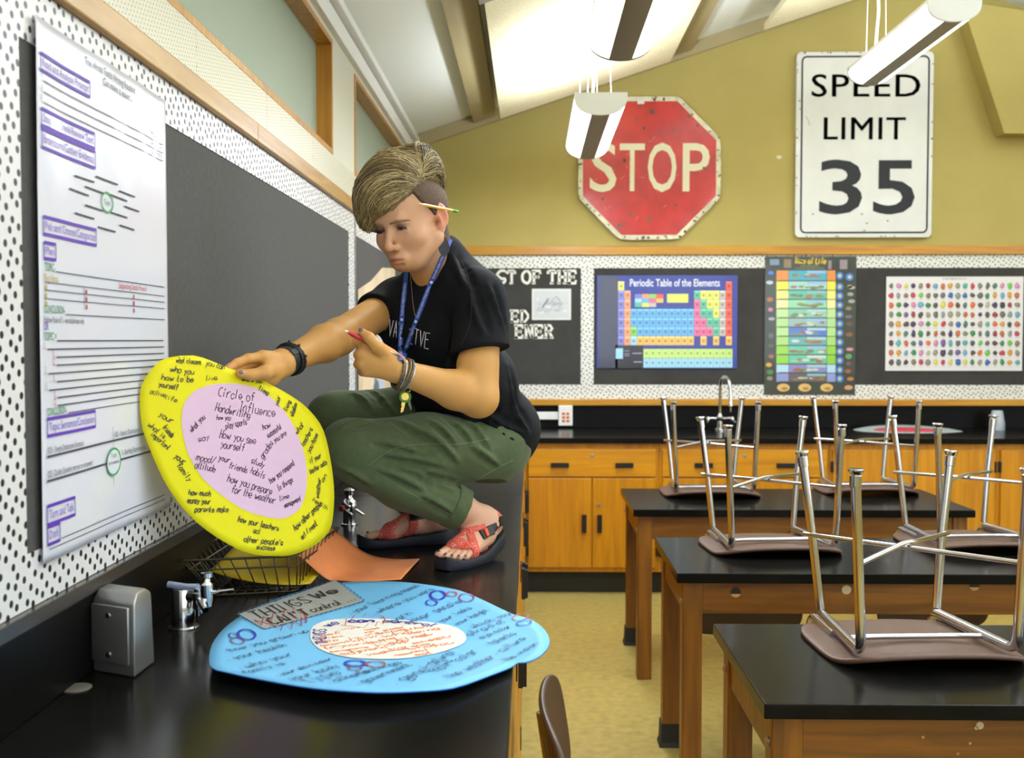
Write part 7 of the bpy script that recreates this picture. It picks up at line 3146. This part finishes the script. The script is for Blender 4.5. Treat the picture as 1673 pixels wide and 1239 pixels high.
cb = (toC * 0.94 + up_ * 0.30).normalized()
box(bm, (-0.011, -0.007, -0.002), (0.011, 0.007, 0.002), 0.001)
q3 = Matrix((dW, dW.cross(cb).normalized(), cb)).transposed()
for v_ in bm.verts:
    v_.co = q3 @ v_.co + wc - dW * 0.002 + cb * 0.0335
finish(bm, 'buckle', mat('dark grey buckle', '44474A', 0.3, 0.6), wa)
bm = bmnew()
for k, (o_, rr_) in enumerate(((0.016, 0.0345), (0.021, 0.0355))):
    torus(bm, wc + dW * o_, dW + Vector((0.05 * (-1) ** k, 0, .1 * k)), rr_, 0.0034, 40, 1.0, 0, 1)
for a_ in (0.5, 1.1, -0.2):
    d_ = (toC * math.cos(a_) + up_ * math.sin(a_))
    lathe(bm, wc + dW * 0.019 + d_ * 0.036, d_ + dW * 0.4, [(0.0001, -.003), (0.004, 0), (0.0035, 0.005), (0.0001, 0.009)], 8)
finish(bm, 'beaded_bracelet', M['black'], woman, True)

dB = (elN - wrN).normalized()
for k, (o_, rr_, m_, th, bd) in enumerate(((-0.004, 0.0335, 'brass grey beads', 0.0030, 1), (0.003, 0.0345, 'silver', 0.0016, 0), (0.009, 0.0345, 'bronze beads', 0.0030, 1), (0.0155, 0.035, 'brass grey beads', 0.0027, 1), (0.0215, 0.0345, 'silver', 0.0015, 0))):
    bm = bmnew()
    torus(bm, wrN + dB * o_ - Z3 * 0.004, dB + Vector((0.05 * math.sin(k * 2.1), 0, 0.12 * math.cos(k))), rr_, th, 44, 1.06, 0, bd)
    if m_ not in M:
        M[m_] = {'brass grey beads': mat('brass grey beads', '6E6658', 0.4, 0.7), 'silver': M['chrome'], 'bronze beads': mat('bronze beads', '7A6A50', 0.4, 0.6)}[m_]
    finish(bm, 'bracelet', M[m_], woman, True)

# pencil behind the ear
pa, pb = H(0.068, 0.0885, 0.044), H(-0.074, 0.0915, -0.004)
dp = (pb - pa).normalized()
o = empty('pencil', (pa + pb) / 2, 'yellow pencil tucked behind her ear', 'pencil')
Lp = (pb - pa).length
for nm, prof_, m_ in (('shaft', [(0.0036, 0.018), (0.0036, Lp - 0.022)], mat('yellow pencil paint', 'E5B91C', 0.3, coat=0.4)), ('tip', [(0.0004, 0.0), (0.0010, 0.003), (0.0036, 0.018)], mat('bare pencil wood', 'DDC6A4', 0.7)),
                      ('ferrule', [(0.0037, Lp - 0.022), (0.0037, Lp - 0.009)], mat('green ferrule', '4E9A3C', 0.35, 0.4)), ('eraser', [(0.0035, Lp - 0.009), (0.0035, Lp - 0.001), (0.002, Lp)], mat('green eraser', '6FBF4A', 0.6))):
    bm = bmnew()
    lathe(bm, pa, dp, prof_, 6 if nm in ('shaft',) else 10)
    finish(bm, nm, m_, o)

# red pen in the fist
pa, pb = PT(563, 540, 2.362), PT(657, 586, 2.405)
dp = (pb - pa).normalized()
Lp = (pb - pa).length
o = empty('pen', (pa + pb) / 2, 'red pen held in her raised fist', 'pen')
redp = mat('red pen plastic', 'C01820', 0.25, coat=0.5)
for nm, prof_, m_ in (('barrel', [(0.0034, 0.008), (0.0062, 0.022), (0.0064, 0.04), (0.0058, Lp - 0.02), (0.0050, Lp - 0.004), (0.003, Lp)], redp), ('tip', [(0.0012, 0), (0.0032, 0.0085)], M['white_pl'])):
    bm = bmnew()
    lathe(bm, pa, dp, prof_, 16)
    finish(bm, nm, m_, o, True, 40)
bm = bmnew()
tube(bm, [pa + dp * 0.062 + Vector((0, -0.008, 0.004)), pb + Vector((0.0, -0.009, 0.003)) - dp * 0.004], 0.0022, 8)
finish(bm, 'pocket_clip', M['chrome'], o, True)

# ------------------------------------------------------------------ sandals
M['sole'] = mat('dark navy sandal sole', '20242F', 0.55)
M['footbed'] = mat('black footbed', '17171A', 0.65)


def strap_material():
    m = bpy.data.materials.new('orange patterned webbing')
    m.use_nodes = True
    nt = m.node_tree
    b = nt.nodes['Principled BSDF']
    b.inputs['Roughness'].default_value = 0.7
    tc = nt.nodes.new('ShaderNodeTexCoord')
    v = nt.nodes.new('ShaderNodeTexVoronoi')
    v.inputs['Scale'].default_value = 62
    v.inputs['Randomness'].default_value = 0.8
    nt.links.new(tc.outputs['Object'], v.inputs['Vector'])
    mul = nt.nodes.new('ShaderNodeMath')
    mul.operation = 'MULTIPLY'
    mul.inputs[1].default_value = 26
    nt.links.new(v.outputs['Distance'], mul.inputs[0])
    sn = nt.nodes.new('ShaderNodeMath')
    sn.operation = 'SINE'
    nt.links.new(mul.outputs[0], sn.inputs[0])
    r = nt.nodes.new('ShaderNodeValToRGB')
    r.color_ramp.elements[0].position = 0.55
    r.color_ramp.elements[0].color = (*lin('D9442A'), 1)
    r.color_ramp.elements[1].position = 0.93
    r.color_ramp.elements[1].color = (*lin('D8A9A0'), 1)
    e = r.color_ramp.elements.new(0.72)
    e.color = (*lin('B83224'), 1)
    nt.links.new(sn.outputs[0], r.inputs['Fac'])
    nt.links.new(r.outputs['Color'], b.inputs['Base Color'])
    return m


M['strap'] = strap_material()


def sandal(ft, ank, label_side, bigtoe):
    sd = empty('sandal', (0, 0, 0))
    sd.parent = woman
    sd.matrix_parent_inverse = woman.matrix_basis.inverted()
    sd['label'] = label_side
    NS = 26

    def width(t):
        # half widths towards the big toe and the little toe
        inn = 0.030 + 0.010 * math.sin(PI * min(1, max(0, (t - 0.45) / 0.75))) - 0.006 * math.exp(-((t - .42) / .15) ** 2)
        out = 0.031 + 0.012 * math.sin(PI * min(1, max(0, (t - 0.20) / 0.80)))
        e = 1.0
        if t < 0.12:
            e = math.sqrt(max(0.0, 1 - ((0.12 - t) / 0.17) ** 2))
        if t > 0.86:
            e = math.sqrt(max(0.0, 1 - ((t - 0.86) / 0.23) ** 2))
        return inn * e, out * e
    for nm, z0f, z1f, gx, m_ in (('sole', lambda t: max(HC + 0.0006, ft.zsole(t) - 0.030 - 0.010 * max(0, 0.5 - t)), lambda t: ft.zsole(t) - 0.002, 0.006, M['sole']), ('footbed', lambda t: ft.zsole(t) - 0.004, lambda t: ft.zsole(t) + 0.001, 0.004, M['footbed'])):
        bm = bmnew()
        rows = []
        for i in range(NS + 1):
            t = -0.045 + 1.125 * i / NS
            a_, b_ = width(t)
            g = gx if True else 0
            z0, z1 = z0f(t), z1f(t)
            row = []
            for l, z in ((-(a_ + g), z1 + 0.003), (-(a_ + g) * .6, z1 - 0.0005), (0, z1 - 0.001), ((b_ + g) * .6, z1 - 0.0005), ((b_ + g), z1 + 0.003), ((b_ + g + .003), (z0 + z1) / 2), ((b_ + g - .002), z0), (-(a_ + g - .002), z0), (-(a_ + g + .003), (z0 + z1) / 2)):
                p = ft.heel + ft.F * (t * ft.len) + ft.L * (l * ft.side)
                row.append(bm.verts.new((p.x, p.y, z)))
            rows.append(row)
        k_ = len(rows[0])
        for i in range(NS):
            for j in range(k_):
                bm.faces.new((rows[i][j], rows[i][(j + 1) % k_], rows[i + 1][(j + 1) % k_], rows[i + 1][j]))
        bm.faces.new(rows[0][::-1])
        bm.faces.new(rows[-1])
        bmesh.ops.remove_doubles(bm, verts=bm.verts[:], dist=1e-5)
        finish(bm, nm, m_, sd, True, 50)
    lo = [min(ft.heel[k], ft.toe[k]) - 0.10 for k in range(2)] + [HC + 0.01]
    hi = [max(ft.heel[k], ft.toe[k]) + 0.10 for k in range(2)] + [HC + 0.19]
    fl = Field(lo, hi, 0.0020)
    foot_flesh(fl, ft, ank)
    g = ft.at

    def band(name, a_, b_, c_, w, off, m_, extra=None, amp=0):
        """strap: slab of the grown foot round the plane through three points"""
        n_ = (b_ - a_).cross(c_ - a_).normalized()
        X, Y_, Z = fl._sub(fl.lo - 1, fl.lo + fl.h * fl.n + 1)[1:]
        d = np.abs((X - a_.x) * n_.x + (Y_ - a_.y) * n_.y + (Z - a_.z) * n_.z) - w / 2
        V = np.maximum(fl.V - off, d.astype(np.float32))
        V = np.maximum(V, (-(fl.V + 0.003)))
        for (p, nn) in (extra or []):
            V = np.maximum(V, ((X - p.x) * nn.x + (Y_ - p.y) * nn.y + (Z - p.z) * nn.z).astype(np.float32))
        V = V.astype(np.float32)
        v, f = nets(V, fl.lo, fl.h)
        if len(f):
            np_mesh(name, v, f, m_, sd, None, 1)
    dn = [(g(0.5, 0, -0.001), Vector((0, 0, -1)))]
    # straps over the instep: across the toes, a diagonal up to the ankle, the heel loop
    band('toe_strap', g(0.80, -0.03, 0.01), g(0.70, 0.03, 0.01), g(0.72, 0.0, 0.06), 0.022, 0.0034, M['strap'])
    band('diagonal_strap', g(0.66, 0.034, 0.01), g(0.46, -0.034, 0.02), g(0.54, -0.004, 0.07), 0.021, 0.0036, M['strap'], [(g(0.52, 0, 0), ft.F * -1 + Z3 * -0.9)] if False else None)
    band('instep_strap', g(0.70, -0.030, 0.01), g(0.42, 0.024, 0.05), g(0.5, 0.01, 0.07), 0.019, 0.0040, M['strap'], [(g(0.40, 0, 0), ft.F * -1)])
    band('ankle_strap', g(0.02, 0.0, 0.052), g(0.42, 0.03, 0.050), g(0.42, -0.03, 0.058), 0.020, 0.0044, M['black'], [(g(0.16, 0, 0), ft.F * -1), (g(0.50, 0, 0), ft.F)])
    band('heel_strap', g(0.0, 0.0, 0.062), g(0.20, 0.03, 0.046), g(0.20, -0.03, 0.046), 0.022, 0.0040, M['strap'], [(g(0.22, 0, 0), ft.F)])
    # buckle on the outer side of the ankle strap
    fv, ff = fl.mesh()
    FBv = bvh_of(fv, ff)
    bp0 = g(0.40, 0.045, 0.052)
    h_ = FBv.find_nearest(bp0)
    if h_[0] is not None:
        n_ = h_[1]
        t_ = (ft.F - n_ * ft.F.dot(n_)).normalized()
        q3 = Matrix((t_, n_.cross(t_).normalized(), n_)).transposed()
        for nm, sx, sy, sz, o_, m_ in (('buckle', 0.013, 0.0115, 0.003, 0.0, M['black']), ('buckle_tab', 0.005, 0.0105, 0.0035, 0.012, mat('orange plastic tab', 'E8501C', 0.4))):
            bm = bmnew()
            box(bm, (-sx, -sy, -sz), (sx, sy, sz), 0.0015)
            for v_ in bm.verts:
                v_.co = q3 @ v_.co + h_[0] + n_ * 0.0058 + t_ * o_
            finish(bm, nm, m_, sd)
        tagp = FBv.find_nearest(g(0.14, 0.045, 0.050))
        n_ = tagp[1]
        t_ = (ft.F - n_ * ft.F.dot(n_)).normalized()
        s2 = n_.cross(t_).normalized()
        q3 = Matrix((t_, s2, n_)).transposed()
        bm = bmnew()
        box(bm, (-0.012, -0.013, -0.001), (0.012, 0.013, 0.001), 0.0006)
        for v_ in bm.verts:
            v_.co = q3 @ v_.co + tagp[0] + n_ * 0.0062
        tg = finish(bm, 'tag', M['black'], sd)
    return sd


sandal(ftN, ankN, 'left sandal nearest the camera with orange patterned straps', 1)
sandal(ftF, ankF, 'right sandal with orange patterned straps', 1)
